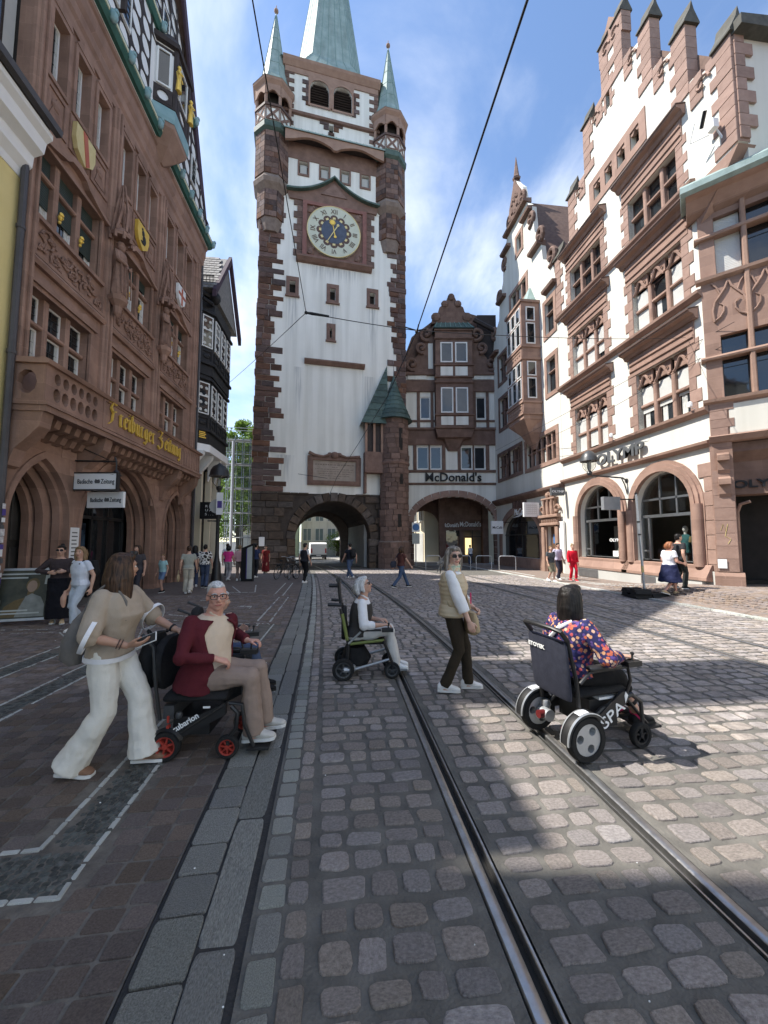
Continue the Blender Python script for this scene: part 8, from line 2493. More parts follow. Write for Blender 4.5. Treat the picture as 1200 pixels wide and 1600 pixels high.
p = Person('person in a pale blue shirt and jeans seated behind the man in maroon', (-1.33,4.45, gz(4.3)), R(-80),1.52,.011,1.0, 'skin')
p.pose(pelvis=(0,-.02,.54), lean=.0, ankL=(-.10,.52,.14), ankR=(.10,.52,.14), wrL=(-.24,.22,.76), wrR=(.25,.25,.76), kneeL=(0,.4,1), kneeR=(0,.4,1), yaw=.2, pitch=.1, torso=.47)
p.make_body(); p.face(); p.hair('short', 'hair_grey'); p.top('pale_blue', .9); p.pants('denim'); p.shoes('black_shoe', 'sole_dark')
# --- walking woman with wide white trousers
cloth('knit_beige', (.36,.30,.235),(.42,.35,.28),60); cloth('white_cloth', (.68,.68,.70)); cloth('offwhite_denim', (.66,.64,.58),(.74,.72,.66))
p = Person('person in a beige knit top and wide white trousers pushing the wheelchair, phone in hand', (-1.70,3.18, gz(3.2)), R(-90),1.64,.0065,.98, 'skin_tan')
p.pose(pelvis=(0,-.03,.885), lean=.07, ankL=(-.07,.22,.085), ankR=(.09,-.22,.095), wrR=(.18,.175,.965), wrL=(-.23,.36,.985), elR=(.6,-1,-.15), elL=(-.8,-.4,-.6), kneeL=(0,1,.1), kneeR=(0,1,0),
  yaw=R(58), pitch=-.03, toeL=(-.04,1,.0), toeR=(.05,1,-.08), twist=R(-8))
p.make_body(handR=dict(d=(-.15,.98,.05), pn=(-.55,.1,.85), curl=.30, thumbdir=(.2,.3,1), thumb=.35), handL=dict(d=(.1,.95,-.1), pn=(0,-.1,-1), curl=.75, thumbdir=(1,.2,0)))
p.face('hair_brown'); p.hair('long', 'hair_brown', .30)
tp = p.top('knit_beige', .52,.028,-.04,.035, bust=.03, name='knit_top', fold=.012, cuff=.038)
# white hem bands
def band_ring(s, c, u, w, h_, name, mt, th=.006):
 m = MB(); n = 24; vs_ = []; fs = []
 up = V(u).cross(V(w)).normalized()
 for zq in (0, h_):
  for q in (1.0,1.0 + th / V(u).length):
   for i in range(n):
    a = 2 * math.pi * i / n; ca, sa_ = math.cos(a), math.sin(a); qq = (abs(ca) ** 2.6 + abs(sa_) ** 2.6) ** (-1 / 2.6)
    vs_.append(V(c) + up * zq + V(u) * ca * qq * q + V(w) * sa_ * qq * q)
 for i in range(n):
  j = (i + 1) % n
  fs += [(i, j, n + j, n + i),(2 * n + i, 2 * n + j, 3 * n + j, 3 * n + i),(n + i, n + j, 3 * n + j, 3 * n + i),(i, j, 2 * n + j, 2 * n + i)]
 m.add(vs_, fs); return m.build(name, mt, s.t, True)
k = p.k
band_ring(p, p.P + p.up * -.045 * k, p.rt * .190 * k, p.f * .142 * k, .035 * k, 'hem_band', 'white_cloth')
for sh_, el, wr in ((p.shL, p.eL, p.wL),(p.shR, p.eR, p.wR)):
 d = (wr - el).normalized(); u = d.orthogonal().normalized(); band_ring(p, el + d * -.016, u * .107 * k, d.cross(u) * .107 * k, .03 * k, 'sleeve_band', 'white_cloth')
p.pants('offwhite_denim', (.108,.098,.088,.098,.120), fold=.016, g=.016)
p.shoes('brown_shoe', 'sole_white')
m = MB(); a = p.eR + (p.wR - p.eR) * .78; d = (p.wR - p.eR).normalized()
for q in (0,.02): m.lathe([(.034,-.004),(.037,0),(.034,.004)], (0,0,0),14, 'z', M=Matrix.Translation(a + d * q) @ d.to_track_quat('Z', 'Y').to_matrix().to_4x4())
m.build('bracelet', 'brown_frame', p.t)
m = MB(); a = p.eL + (p.wL - p.eL) * .85; d = (p.wL - p.eL).normalized(); m.lathe([(.031,-.008),(.034,0),(.031,.008)], (0,0,0),14, 'z', M=Matrix.Translation(a) @ d.to_track_quat('Z', 'Y').to_matrix().to_4x4()); m.build('bracelet', 'ink', p.t)
m = MB(); m.tube([p.h(-.05,.06,.105), p.h(0,.075,.11), p.h(.05,.06,.105)], .008,6); m.tube([p.h(.065,.04,.10), p.h(.075,-.03,.06)], .005,5); m.ball(p.h(-.028,.082,.112),(.028,.012,.02),8); m.ball(p.h(.028,.082,.112),(.028,.012,.02),8); m.build('sunglasses', 'black_plastic', p.t)
ph = thing('phone', 'black smartphone held in the hand of the person in white trousers', 'phone', (-1.70,3.18, gz(3.2)), R(-90))
c = p.wR + V((-.035,.115,.028)); Mx = Matrix.Translation(c) @ Matrix.Rotation(R(22),4, 'X') @ Matrix.Rotation(R(50),4, 'Y')
m = MB(); m.M = Mx; m.box(-.036,.036,-.075,.075,-.005,.004); m.build('case', 'sign_white', ph)
m = MB(); m.M = Mx; m.box(-.033,.033,-.071,.071,.0042,.0055); m.build('display', 'black_plastic', ph)
bg_ = thing('shoulder_bag', 'grey backpack on the back of the person in white trousers', 'bag', (-1.70,3.18, gz(3.2)), R(-90))
m = MB(); loft(m, [((.02,-.24,.78),(.09,0,0),(0,.04,0)),((.02,-.26,.83),(.13,0,0),(0,.07,0)),((.02,-.25,.96),(.13,0,0),(0,.07,0)),((.02,-.21,1.1),(.10,0,0),(0,.05,0)),((.02,-.16,1.2),(.05,0,0),(0,.02,0))], 16); part(m, 'pouch', 'bag_grey', bg_)
q = p.neck.lerp(p.shR, .62); m = MB(); m.tube([q + V(v) for v in ((-.02,-.17,-.14),(0,-.11,-.01),(0,-.02,.062),(0,.06,.035),(0,.125,-.06),(.01,.13,-.2))], .010,8); part(m, 'strap', 'bag_grey', bg_)
# --- chair with lime posts and the grey-haired woman
cB = thing('wheelchair', 'electric wheelchair with lime green posts and headrest handle in mid street', 'wheelchair', (.20,5.08, gz(5.0)), R(-92))
for sx in (-.26,.26):
 wheel(cB, sx, -.16,.135,.06, 'dark_grey_metal', 5); wheel(cB, sx * .8,.44,.10,.045, 'dark_grey_metal', 5)
 m = MB(); m.tube([(sx * .85,-.12,.2),(sx * .85,-.1,.42),(sx * .85,-.17,.72),(sx * .85,-.2,.86)], .02,8); part(m, 'back_post', 'black_metal', cB)
 m = MB(); m.tube([(sx * .88,-.115,.48),(sx * .88,-.18,.80)], .021,8); part(m, 'lime_sleeve', 'lime', cB)
 m = MB(); m.tube([(sx * .85,-.08,.43),(sx * .85,.34,.47)], .018,8); part(m, 'seat_rail', 'lime', cB)
 m = MB(); m.tube([(sx * .9,-.06,.12),(sx * .9,.40,.24)], .016,8); part(m, 'lower_rail', 'zinc', cB)
 m = MB(); m.tube([(sx * .85,.33,.47),(sx * .85,.40,.30),(sx * .85,.44,.20),(sx * .8,.44,.1)], .018,8); part(m, 'front_leg', 'black_metal', cB)
 m = MB(); m.tube([(sx, -.16,.135),(sx * .9,-.05,.13)], .035,8); m.ball((sx * .85,-.05,.14),.05,8); part(m, 'motor', 'zinc', cB)
 m = MB(); m.tube([(sx * .95,-.1,.44),(sx * .95,.05,.58)], .013,8); part(m, 'arm_strut', 'zinc', cB)
m = MB(); m.tube([(sx * 0,-.2,.85),(0,-.22,1.0),(0,-.24,1.22)], .022,8); m.tube([(-.1,-.24,1.2),(.1,-.24,1.2)], .03,8); part(m, 'headrest_post', 'black_metal', cB)
m = MB(); m.tube([(-.2,-.2,.90),(-.2,-.34,.91)], .02,8); m.tube([(.2,-.2,.90),(.2,-.36,.91)], .022,8); m.tube([(-.2,-.2,.9),(.2,-.2,.9)], .016,8); part(m, 'push_handle', 'black_plastic', cB)
m = MB(); m.tube([(0,-.25,1.12),(0,-.36,1.12)], .025,8); part(m, 'head_bracket', 'black_plastic', cB)
m = MB(); cushion(m, -.21,.21,-.1,.36,.40,.455); part(m, 'seat', 'black_fabric', cB)
m = MB(); cushion(m, -.21,.21,-.19,-.13,.44,.86); part(m, 'backrest', 'black_fabric', cB)
m = MB(); loft(m, [((0,.0,.14),(.16,0,0),(0,.15,0)),((0,.0,.22),(.18,0,0),(0,.19,0)),((0,-.02,.36),(.15,0,0),(0,.12,0))], 14); part(m, 'under_bag', 'black_fabric', cB)
m = MB(); m.box(-.15,.15,.47,.64,.07,.085); part(m, 'foot_plate', 'grey_metal', cB)
m = MB(); m.tube([(.25,.04,.6),(.25,.3,.60)], .016,8); part(m, 'armrest', 'black_plastic', cB)
joystick(cB, .25,.36,.62)
cloth('vest_grey', (.05,.046,.043)); cloth('white_shirt', (.70,.70,.71)); cloth('white_trousers', (.58,.56,.53)); cloth('burgundy_strap', (.08,.02,.02))
p = Person('grey-haired person in a dark vest and white shirt seated in the lime-post wheelchair', (.20,5.08, gz(5.0)), R(-92),1.67,.008,1.04, 'skin')
p.pose(pelvis=(0,-.0,.52), lean=.07, ankL=(-.08,.52,.14), ankR=(.08,.50,.14), wrL=(-.17,.30,.66), wrR=(.20,.32,.66), kneeL=(0,.4,1), kneeR=(0,.4,1), elL=(-.6,-1,-.3), elR=(.6,-1,-.3), yaw=R(-6), pitch=-.32, torso=.47, hunch=.05)
p.make_body(handR=dict(d=(-.25,.95,.0), pn=(0,0,-1), curl=.4, thumbdir=(-1,0,.3)), handL=dict(d=(.3,.95,0), pn=(0,0,-1), curl=.5, thumbdir=(1,0,.3)))
p.face('hair_grey', glasses=('g', 'brown_frame', 'black_plastic')); p.hair('bob', 'hair_white', .11)
p.top('white_shirt', .78,.012,.0,.02, name='shirt', fold=.012); p.top('vest_grey', 0,.028,-.06, name='vest', neck_to=.93, fold=.008); collar(p, 'white_shirt')
p.pants('white_trousers', (.092,.084,.07,.07,.074)); p.shoes('white_shoe')
m = MB(); m.tube([p.neck + p.rt * -.06 + p.f * .05, p.chest + p.f * .14 + p.rt * .02, p.P + p.rt * .14 + p.f * .15 + p.up * .16], .012,6); m.build('bag_strap', 'burgundy_strap', p.t)
# --- standing woman in the padded vest
mat('vest_tan', (.46,.37,.245),(.54,.445,.31),6,.45,.1,60, spec=.4); cloth('olive_dark', (.033,.026,.018)); mat('scarf', (.5,.16,.07),(.18,.42,.36),22,.8, c3=(.62,.55,.40)); cloth('pink_case', (.7,.05,.16))
p = Person('person in a padded beige vest, dark trousers and white shoes standing between the rails', (1.28,4.36, gz(4.3)), R(-104),1.665,.0065,1.05, 'skin_pale')
p.pose(pelvis=(0,-.02,.905), lean=.02, ankR=(.07,-.11,.095), ankL=(-.10,.16,.085), wrR=(.25,.16,.83), wrL=(-.16,.24,.93), elR=(.5,-1,0), elL=(-.8,-.6,0), yaw=R(-68), pitch=.04, toeL=(-.12,1,0), toeR=(-.02,1,0), twist=R(-10))
p.make_body(handR=dict(d=(.0,.35,-.95), pn=(-1,.1,-.1), curl=.35, thumbdir=(0,1,0)), handL=dict(d=(.5,.6,-.3), pn=(.3,-.6,-.5), curl=.7, thumbdir=(0,.2,1)))
p.face('hair_ash', glasses=('g', 'brown_frame', 'ink'), smile=.006); p.hair('long', 'hair_ash', .17)
m = MB()
for i in range(9):
 a = R(150) + i * .22; m.tube([p.h(.05,-.05,.02 - .006 * i), p.h(.10 + .006 * i, -.07 + .004 * i, -.03 - .012 * i), p.h(.16 + .012 * (i % 4),-.08 + .006 * i, -.05 - .02 * i)], [.02,.016,.004], 6)
m.build('loose_hair', 'hair_ash', p.t, True)
p.top('white_shirt', .80,.010,.0,.028, name='shirt', fold=.014)
# quilted vest: bulging rings
m = MB(); k = p.k; secs = []
T = (p.neck - p.P).length
base = p.torso_secs(.03,-9,.97,0,.02)
def samp(t):
 for (a, b) in zip(base[:-1], base[1:]):
  ta, tb = (a[0] - p.P).dot(p.up) / T, (b[0] - p.P).dot(p.up) / T
  if ta <= t <= tb + 1e-6:
   q = (t - ta) / (tb - ta); return (a[0].lerp(b[0], q), a[1].lerp(b[1], q), a[2].lerp(b[2], q))
 return base[0] if t < 0 else base[-1]
nq = 44
for i in range(nq + 1):
 t = -.10 + 1.0 * i / nq; c, u, w = samp(t); f = .97 + .035 * abs(math.sin(math.pi * i / 4.4)) - (.08 if i == 0 else 0)
 if t > .84: f *= 1 + (t - .84) * .3
 secs.append((c, u * f, w * f * 1.04))
loft(m, secs, 28); m.build('padded_vest', 'vest_tan', p.t, True)
for sh_ in (p.shL, p.shR):
 sg = 1 if sh_ is p.shR else -1
 m = MB(); m.lathe([(.075,-.02),(.088,0),(.075,.02)], (0,0,0),16, 'x', M=Matrix.Translation(sh_ + p.rs * sg * -.012 - p.up * .035)); m.build('armhole', 'vest_tan', p.t, True)
m = MB(); m.lathe([(.06,-.05),(.085,-.03),(.078,0),(.085,.03),(.065,.05)], (0,0,0),18, 'z', M=Matrix.Translation(p.neck + p.f * .012 + p.up * .015)); m.build('scarf', 'scarf', p.t, True)
p.pants('olive_dark', (.094,.084,.066,.062,.06), fold=.012, waist=.05); p.shoes('white_shoe')
hb_ = thing('handbag', 'beige shoulder bag carried by the person in the padded vest', 'bag', (1.28,4.36, gz(4.3)), R(-104))
m = MB(); loft(m, [((.06,.19,.66),(.09,.03,0),(-.01,.035,0)),((.06,.20,.70),(.13,.05,0),(-.02,.055,0)),((.05,.19,.82),(.13,.05,0),(-.02,.05,0)),((.05,.18,.90),(.12,.04,0),(-.01,.03,0))], 16); part(m, 'pouch', 'bag_beige', hb_)
m = MB(); m.tube([(-.06,.19,.9),(-.12,.14,1.1),(-.13,.09,1.32),(-.1,.0,1.42),(.05,-.16,1.2),(.17,-.05,.98),(.16,.15,.9)], .014,8); part(m, 'strap', 'bag_beige', hb_)
m = MB(); m.lathe([(0,-.006),(.018,-.006),(.018,.006),(0,.006)], (.16,.23,.78),10, 'x'); part(m, 'clasp', 'dark_grey_metal', hb_)
m = MB(); m.box(-.02,.03,.19,.2,.98,1.1); part(m, 'pink_phone_case', 'pink_case', hb_)
# --- right-hand power chair with silver wheels
cC = thing('wheelchair', 'black power wheelchair with silver three-hole wheels and chrome mudguards on the right rail', 'wheelchair', (1.98,3.17, gz(3.0)), R(-79))
for sx in (-.27,.27):
 wheel(cC, sx, -.17,.172,.075, 'wheel_silver', holes=3)
 wheel(cC, sx * .88,.42,.10,.05, 'black_plastic', 5)
 m = MB(); m.lathe([(.178,-.045),(.195,-.04),(.2,0),(.195,.04),(.178,.045)], (sx, -.17,.172),18, 'x', a0=R(35), a1=R(185)); mg = part(m, 'mudguard', 'black_plastic', cC)
 m = MB(); m.lathe([(.197,-.047),(.203,-.04),(.2035,-.03)], (sx, -.17,.172),18, 'x', a0=R(35), a1=R(185)); m.lathe([(.2,.03),(.203,.04),(.197,.047)], (sx, -.17,.172),18, 'x', a0=R(35), a1=R(185)); part(m, 'chrome_edge', 'zinc', mg)
 m = MB(); m.lathe([(.2015,-.03),(.2045,0),(.2015,.03)], (sx, -.17,.172),6, 'x', a0=R(85), a1=R(112)); part(m, 'reflector', 'reflector', mg)
 m = MB(); m.tube([(sx * .82,-.17,.18),(sx * .4,-.17,.18)], .05,12); m.ball((sx * .8,-.13,.24),.05,8); part(m, 'motor', 'zinc', cC)
 m = MB(); m.lathe([(0,-.03),(.033,-.03),(.033,.03),(0,.03)], (sx * .55,-.23,.19),12, 'y'); part(m, 'motor_cap', 'motor_red', cC)
 m = MB(); m.tube([(sx * .8,-.1,.25),(sx * .8,.05,.34),(sx * .8,.38,.42)], .018,8); m.tube([(sx * .8,-.16,.3),(sx * .8,-.19,.6),(sx * .8,-.26,.9)], .016,8); part(m, 'side_frame', 'black_metal', cC)
 m = MB(); m.prism([(-.06,.20),(.02,.20),(.30,.38),(.30,.46),(.24,.46),(-.06,.27)], sx * .86 - .012, sx * .86 + .012, 'x'); part(m, 'side_plate', 'black_plastic', cC)
 m = MB(); m.tube([(sx * .8,.36,.42),(sx * .88,.44,.36),(sx * .88,.45,.22),(sx * .88,.42,.1)], .016,8); part(m, 'caster_fork', 'black_metal', cC)
 m = MB(); m.tube([(sx * 1.0,-.2,.58),(sx * 1.0,-.1,.66),(sx * 1.0,.28,.665),(sx * .95,.32,.55),(sx * .85,.3,.44)], .014,8); part(m, 'arm_tube', 'black_metal', cC)
 m = MB(); cushion(m, sx - .035, sx + .035,-.12,.2,.665,.705); part(m, 'armrest', 'black_plastic', cC)
 m = MB(); m.tube([(sx * .5,.36,.40),(sx * .5,.5,.25),(sx * .5,.62,.12)], .014,8); part(m, 'foot_tube', 'black_metal', cC)
m = MB(); m.tube([(-.215,-.255,.89),(-.215,-.32,.97),(-.16,-.35,.985),(.16,-.35,.985),(.215,-.32,.97),(.215,-.255,.89)], .02,8); part(m, 'push_bar', 'black_plastic', cC)
m = MB()
loft(m, [((0,-.225,.42),(.20,0,0),(0,.028,0)),((0,-.235,.46),(.215,0,0),(0,.034,0)),((0,-.272,.85),(.225,0,0),(0,.034,0)),((0,-.276,.885),(.21,0,0),(0,.028,0))], 18); part(m, 'backrest', 'navy_fabric', cC)
m = MB(); cushion(m, -.22,.22,-.18,.33,.42,.50); part(m, 'seat', 'black_fabric', cC)
m = MB(); m.box(-.17,.17,-.02,.26,.17,.40); part(m, 'battery_box', 'black_plastic', cC)
m = MB(); m.box(-.06,.2,.05,.3,.402,.42); part(m, 'papers', 'sign_white', cC)
m = MB(); m.box(-.17,.17,.55,.73,.085,.1); m.tube([(-.17,.73,.095),(0,.76,.095),(.17,.73,.095)], .014,6); part(m, 'foot_plate', 'black_plastic', cC)
joystick(cC, .27,.30,.71)
o = text('frame_lettering', 'SPA', .13,.001, 'sign_white', cC, (.246,.155,.262), align='CENTER', bold=.001, wide=1.25)
o.rotation_euler = (Matrix.Rotation(R(90),4, 'Z') @ Matrix.Rotation(R(-32),4, 'Y') @ Matrix.Rotation(R(90),4, 'X')).to_euler()
m = MB(); m.prism([(.27,.372),(.30,.43),(.275,.46),(.262,.43)], .245,.248, 'x'); part(m, 'frame_arrow', 'sign_white', cC, False)
o = text('back_lettering', 'ETOYEK', .045,.001, 'sign_white', cC, (-.09,-.307,.78), align='CENTER', bold=.002, wide=1.2); o.rotation_euler = (R(90 + 5),0,0)
def floral_mat():
 m = mat('floral', (.02,.02,.075),(.03,.03,.1),4,.85); t = m.node_tree; b = t.nodes['Principled BSDF']
 tcn = N(t, 'ShaderNodeTexCoord')
 vo = N(t, 'ShaderNodeTexVoronoi'); vo.inputs['Scale'].default_value = 34; link(t, tcn.outputs['Object'], vo.inputs['Vector'])
 ns = N(t, 'ShaderNodeTexNoise'); ns.inputs['Scale'].default_value = 45; link(t, tcn.outputs['Object'], ns.inputs['Vector'])
 ad = N(t, 'ShaderNodeMath', operation='MULTIPLY_ADD'); ad.inputs[1].default_value = .5; link(t, ns.outputs['Fac'], ad.inputs[0]); link(t, vo.outputs['Distance'], ad.inputs[2])
 st = N(t, 'ShaderNodeMapRange'); st.inputs['From Min'].default_value = .80; st.inputs['From Max'].default_value = .70; link(t, ad.outputs[0], st.inputs['Value'])
 sp_ = N(t, 'ShaderNodeSeparateColor'); link(t, vo.outputs['Color'], sp_.inputs[0])
 ra = N(t, 'ShaderNodeValToRGB'); cr = ra.color_ramp; cr.interpolation = 'CONSTANT'
 cols = [(.50,.13,.07),(.58,.30,.16),(.48,.09,.10),(.10,.06,.22),(.60,.38,.27),(.03,.035,.13)]
 cr.elements[0].color = (*cols[0], 1); cr.elements[1].position = .2; cr.elements[1].color = (*cols[1], 1)
 for i, c in enumerate(cols[2:]): e = cr.elements.new(.4 + i * .15); e.color = (*c, 1)
 link(t, sp_.outputs[0], ra.inputs[0])
 mxn = N(t, 'ShaderNodeMixRGB'); mxn.inputs['Color1'].default_value = (.022,.022,.085,1); link(t, st.outputs[0], mxn.inputs['Fac']); link(t, ra.outputs[0], mxn.inputs['Color2']); link(t, mxn.outputs[0], b.inputs['Base Color'])
floral_mat(); cloth('black_leggings', (.010,.010,.011))
p = Person('dark-haired person in a floral blouse seated in the silver-wheeled wheelchair', (1.98,3.17, gz(3.0)), R(-79),1.64,.0065,1.1, 'skin')
p.pose(pelvis=(0,-.05,.605), lean=.05, ankL=(-.09,.58,.18), ankR=(.09,.60,.18), wrL=(-.22,.22,.72), wrR=(.235,.27,.765), kneeL=(0,.4,1), kneeR=(.1,.4,1), elL=(-.8,-1,-.3), elR=(.7,-1,-.3), yaw=R(4), pitch=-.05, torso=.47)
p.make_body(handR=dict(d=(.1,.95,-.1), pn=(0,0,-1), curl=.5, thumbdir=(-1,0,.3)))
p.face('hair_dark'); p.hair('long', 'hair_dark', .36)
p.top('floral', .93,.018,-.10,.022, name='blouse', fold=.014, belly=.02)
p.pants('black_leggings', (.104,.098,.078,.07,.07),.66, fold=.008); p.shoes('black_shoe', 'sole_dark', high=.0)
m = MB(); m.tube([p.neck + p.rt * .09 - p.f * .06 - p.up * .03, p.chest + p.rt * .02 - p.f * .150 + p.up * .08, p.chest - p.rt * .1 - p.f * .155 - p.up * .05], [.016,.016,.016], 6); m.build('bag_strap', 'white_shirt', p.t)
for an, kn in ((p.aL, p.kL),(p.aR, p.kR)):
 d = (kn - an).normalized(); m = MB(); m.lathe([(.046,-.03),(.05,0),(.046,.03)], (0,0,0),12, 'z', M=Matrix.Translation(an + d * .02) @ d.to_track_quat('Z', 'Y').to_matrix().to_4x4()); m.build('sock', 'pink_case', p.t, True)
 m = MB(); m.lathe([(.052,-.015),(.056,0),(.052,.015)], (0,0,0),12, 'z', M=Matrix.Translation(an + d * .16) @ d.to_track_quat('Z', 'Y').to_matrix().to_4x4()); m.build('calf_strap', 'black_fabric', p.t, True)
# ------------------------------------------------------------------ passers-by
CL = {}
def cl(c, c2=None):
 key = 'cloth_%d' % len(CL)
 if c not in CL:
  CL[c] = key; cloth(key, c, c2)
 return CL[c]
def passer(label, x, y, rz, H, hair, top, bottom, shoe='white_shoe', phase=0.0, stride=.5, sleeve=.28, build=1.0, skin='skin', vox=.013, length=1.0, glasses=None, yaw=0, pitch=0, wr=None, skirt=None, z=None, legs=None, bag=None, hem=-.08, group=None, toplab='shirt'):
 """walking figure; phase +1: left leg forward, -1: right leg forward, 0: standing"""
 p = Person(label, (x, y, gz(y) if z is None else z), R(rz), H, vox, build, skin, group)
 f = stride * .42 * phase
 a = dict(ankL=(-.075, f, .085 + (.05 if f < -.1 else 0)), ankR=(.075,-f, .085 + (.05 if f > .1 else 0)), wrL=(-.25,.06 - f * .7,.83), wrR=(.25,.06 + f * .7,.83), lean=.03, pelvis=(0,0,.915 - abs(f) * .12), yaw=yaw, pitch=pitch,
    toeL=(-.1,1,-.25 if f < -.1 else 0), toeR=(.1,1,-.25 if f > .1 else 0))
 if wr: a.update(wr)
 p.pose(**a); p.make_body(); p.face(glasses=glasses); p.hair(*hair)
 p.top(top, sleeve, .016, hem, .018, fold=.014, name=toplab)
 if skirt: p.skirt(bottom, *skirt)
 else: p.pants(bottom, legs or (.096,.086,.066,.064,.062), length)
 p.shoes(shoe)
 return p
GR_ = None
mat('giraffe', (.66,.65,.62),(.7,.69,.66),4,.85)
t = MATS['giraffe'].node_tree; b_ = t.nodes['Principled BSDF']; vo = N(t, 'ShaderNodeTexVoronoi'); vo.feature = 'DISTANCE_TO_EDGE'; vo.inputs['Scale'].default_value = 9; tcn = N(t, 'ShaderNodeTexCoord'); link(t, tcn.outputs['Object'], vo.inputs['Vector'])
ra = N(t, 'ShaderNodeValToRGB'); ra.color_ramp.interpolation = 'CONSTANT'; ra.color_ramp.elements[0].color = (.66,.65,.62,1); ra.color_ramp.elements[1].position = .13; ra.color_ramp.elements[1].color = (.03,.025,.022,1); link(t, vo.outputs['Distance'], ra.inputs[0]); link(t, ra.outputs[0], b_.inputs['Base Color'])
# by the newspaper house
passer('person in dark knitwear and long black skirt with glasses by the poster frame', -5.95,8.95,-150,1.68,('bun', 'hair_dark'), cl((.045,.034,.036)), cl((.009,.009,.013)), 'tan_shoe', .35, sleeve=.98, glasses=('g', 'black_plastic', 'ink'), yaw=-.25,
  wr=dict(wrL=(-.10,.26,1.12), wrR=(.17,.20,1.10), elL=(-1,-.2,-.3), elR=(1,-.4,-.5)), skirt=(.12,.19,.22), vox=.010)
p = passer('person in a white t-shirt and pale jeans with black backpack straps', -5.12,8.28,155,1.66,('bob', 'hair_fair', .22), cl((.58,.62,.70)), 'denim_light', 'white_shoe', .55, stride=.6, length=.9, yaw=.5, vox=.010, wr=dict(wrR=(.25,.04,.82)))
m = MB()
for sg in (-1,1): m.tube([p.shL.lerp(p.shR, .5 + sg * .3) + V((0,.1,-.03)), p.shL.lerp(p.shR, .5 + sg * .3) + V((0,.02,.045)), p.shL.lerp(p.shR, .5 + sg * .32) + V((0,-.12,-.05)), p.shL.lerp(p.shR, .5 + sg * .3) + V((0,-.12,-.3))], .018,6)
loft(m, [((0,-.2,1.0),(.12,0,0),(0,.05,0)),((0,-.22,1.1),(.15,0,0),(0,.09,0)),((0,-.2,1.34),(.13,0,0),(0,.06,0))], 14); m.build('backpack', 'black_fabric', p.t, True)
passer('child in a bright red t-shirt at the shop doorway', -6.35,11.8,165,1.42,('short', 'hair_fair'), cl((.35,.015,.035)), cl((.25,.2,.15)), 'sneaker_grey', .2, length=.5, yaw=.1, pitch=-.1)
passer('person in dark grey behind the child in red', -6.25,12.7,170,1.68,('long', 'hair_brown', .2), cl((.06,.055,.06)), cl((.04,.04,.05)), 'black_shoe', .1, yaw=-.2)
passer('child in a turquoise t-shirt and blue shorts by the narrow arch', -6.2,14.3,150,1.36,('short', 'hair_fair'), cl((.36,.58,.58)), cl((.16,.24,.38)), 'black_shoe', .35, length=.42, yaw=.6)
# group walking away left of the lamp
p = passer('person in a grey-green top and cream wide trousers carrying a straw bag', -5.15,13.75,14,1.66,('short', 'hair_brown'), cl((.30,.31,.27)), cl((.46,.43,.36)), 'white_shoe', .5, stride=.6, legs=(.1,.092,.085,.09,.1))
m = MB(); loft(m, [((-.30,.0,.42),(.03,0,0),(0,.08,0)),((-.30,0,.5),(.05,0,0),(0,.14,0)),((-.30,0,.62),(.045,0,0),(0,.12,0)),((-.30,0,.66),(.03,0,0),(0,.08,0))], 12); m.tube([(-.3,-.08,.65),(-.3,0,.8),(-.3,.08,.65)], .012,6)
sbg = m.build('straw_bag', 'bag_beige', p.t, True)
passer('person in navy top and jeans beside the grey-green top', -5.72,15.9,25,1.66,('long', 'hair_dark', .2), cl((.02,.022,.04)), 'denim', 'white_shoe', -.4, skin='skin_tan')
passer('person in a black and white spotted blouse behind the lamp post', -5.25,15.6,5,1.70,('short', 'hair_dark'), 'giraffe', 'denim', 'black_shoe', .3, sleeve=.4, build=1.12)
passer('person in a bright pink top and grey trousers walking away', -5.2,18.5,-5,1.66,('bob', 'hair_dark', .16), cl((.55,.04,.20)), cl((.36,.34,.35)), 'white_shoe', .5)
passer('person in a pale pink shirt and taupe trousers walking away', -4.72,18.6,4,1.68,('short', 'hair_fair'), cl((.58,.36,.36)), cl((.2,.15,.13)), 'white_shoe', -.4, sleeve=.7)
passer('person in a white shirt far behind the pink top', -5.95,21.0,0,1.76,('short', 'hair_brown'), cl((.62,.62,.64)), cl((.05,.05,.06)), 'black_shoe', .3)
passer('person in a navy waistcoat with white sleeves behind the parking pylon', -4.35,20.2,-20,1.75,('short', 'hair_dark'), cl((.03,.04,.09)), cl((.03,.03,.035)), 'white_shoe', .3, sleeve=.3)
passer('person in a long dark red dress by the tower base', -4.4,23.2,170,1.64,('bun', 'hair_dark'), cl((.17,.02,.02)), cl((.15,.018,.02)), 'tan_shoe', .1, skirt=(.1,.17,.23), skin='skin_tan')
p = passer('person in dark vest, white sleeves and black trousers beside the parked bicycles', -1.62,17.2,-38,1.76,('short', 'hair_dark'), cl((.55,.55,.56)), cl((.012,.012,.014)), 'white_shoe', .45, yaw=-.3, vox=.012)
p.top(cl((.022,.022,.028)),0,.03,-.06, name='vest')
p = passer('person in a navy t-shirt and jeans with backpack heading into the arch', .42,18.9,35,1.80,('short', 'hair_dark'), cl((.018,.02,.028)), cl((.07,.10,.17)), 'white_shoe', -.75, stride=.9, build=1.1)
m = MB(); loft(m, [((0,-.2,1.02),(.12,0,0),(0,.05,0)),((0,-.24,1.12),(.15,0,0),(0,.1,0)),((0,-.22,1.38),(.14,0,0),(0,.08,0)),((0,-.18,1.46),(.09,0,0),(0,.04,0))], 14); m.build('backpack', 'black_fabric', p.t, True)
p = passer('person in a brown top and blue jeans striding past the tower with a dark bag', 2.25,14.6,-68,1.66,('bob', 'hair_brown', .2), cl((.09,.035,.03)), cl((.055,.085,.15)), 'black_shoe', .9, stride=1.0, yaw=.5, vox=.012)
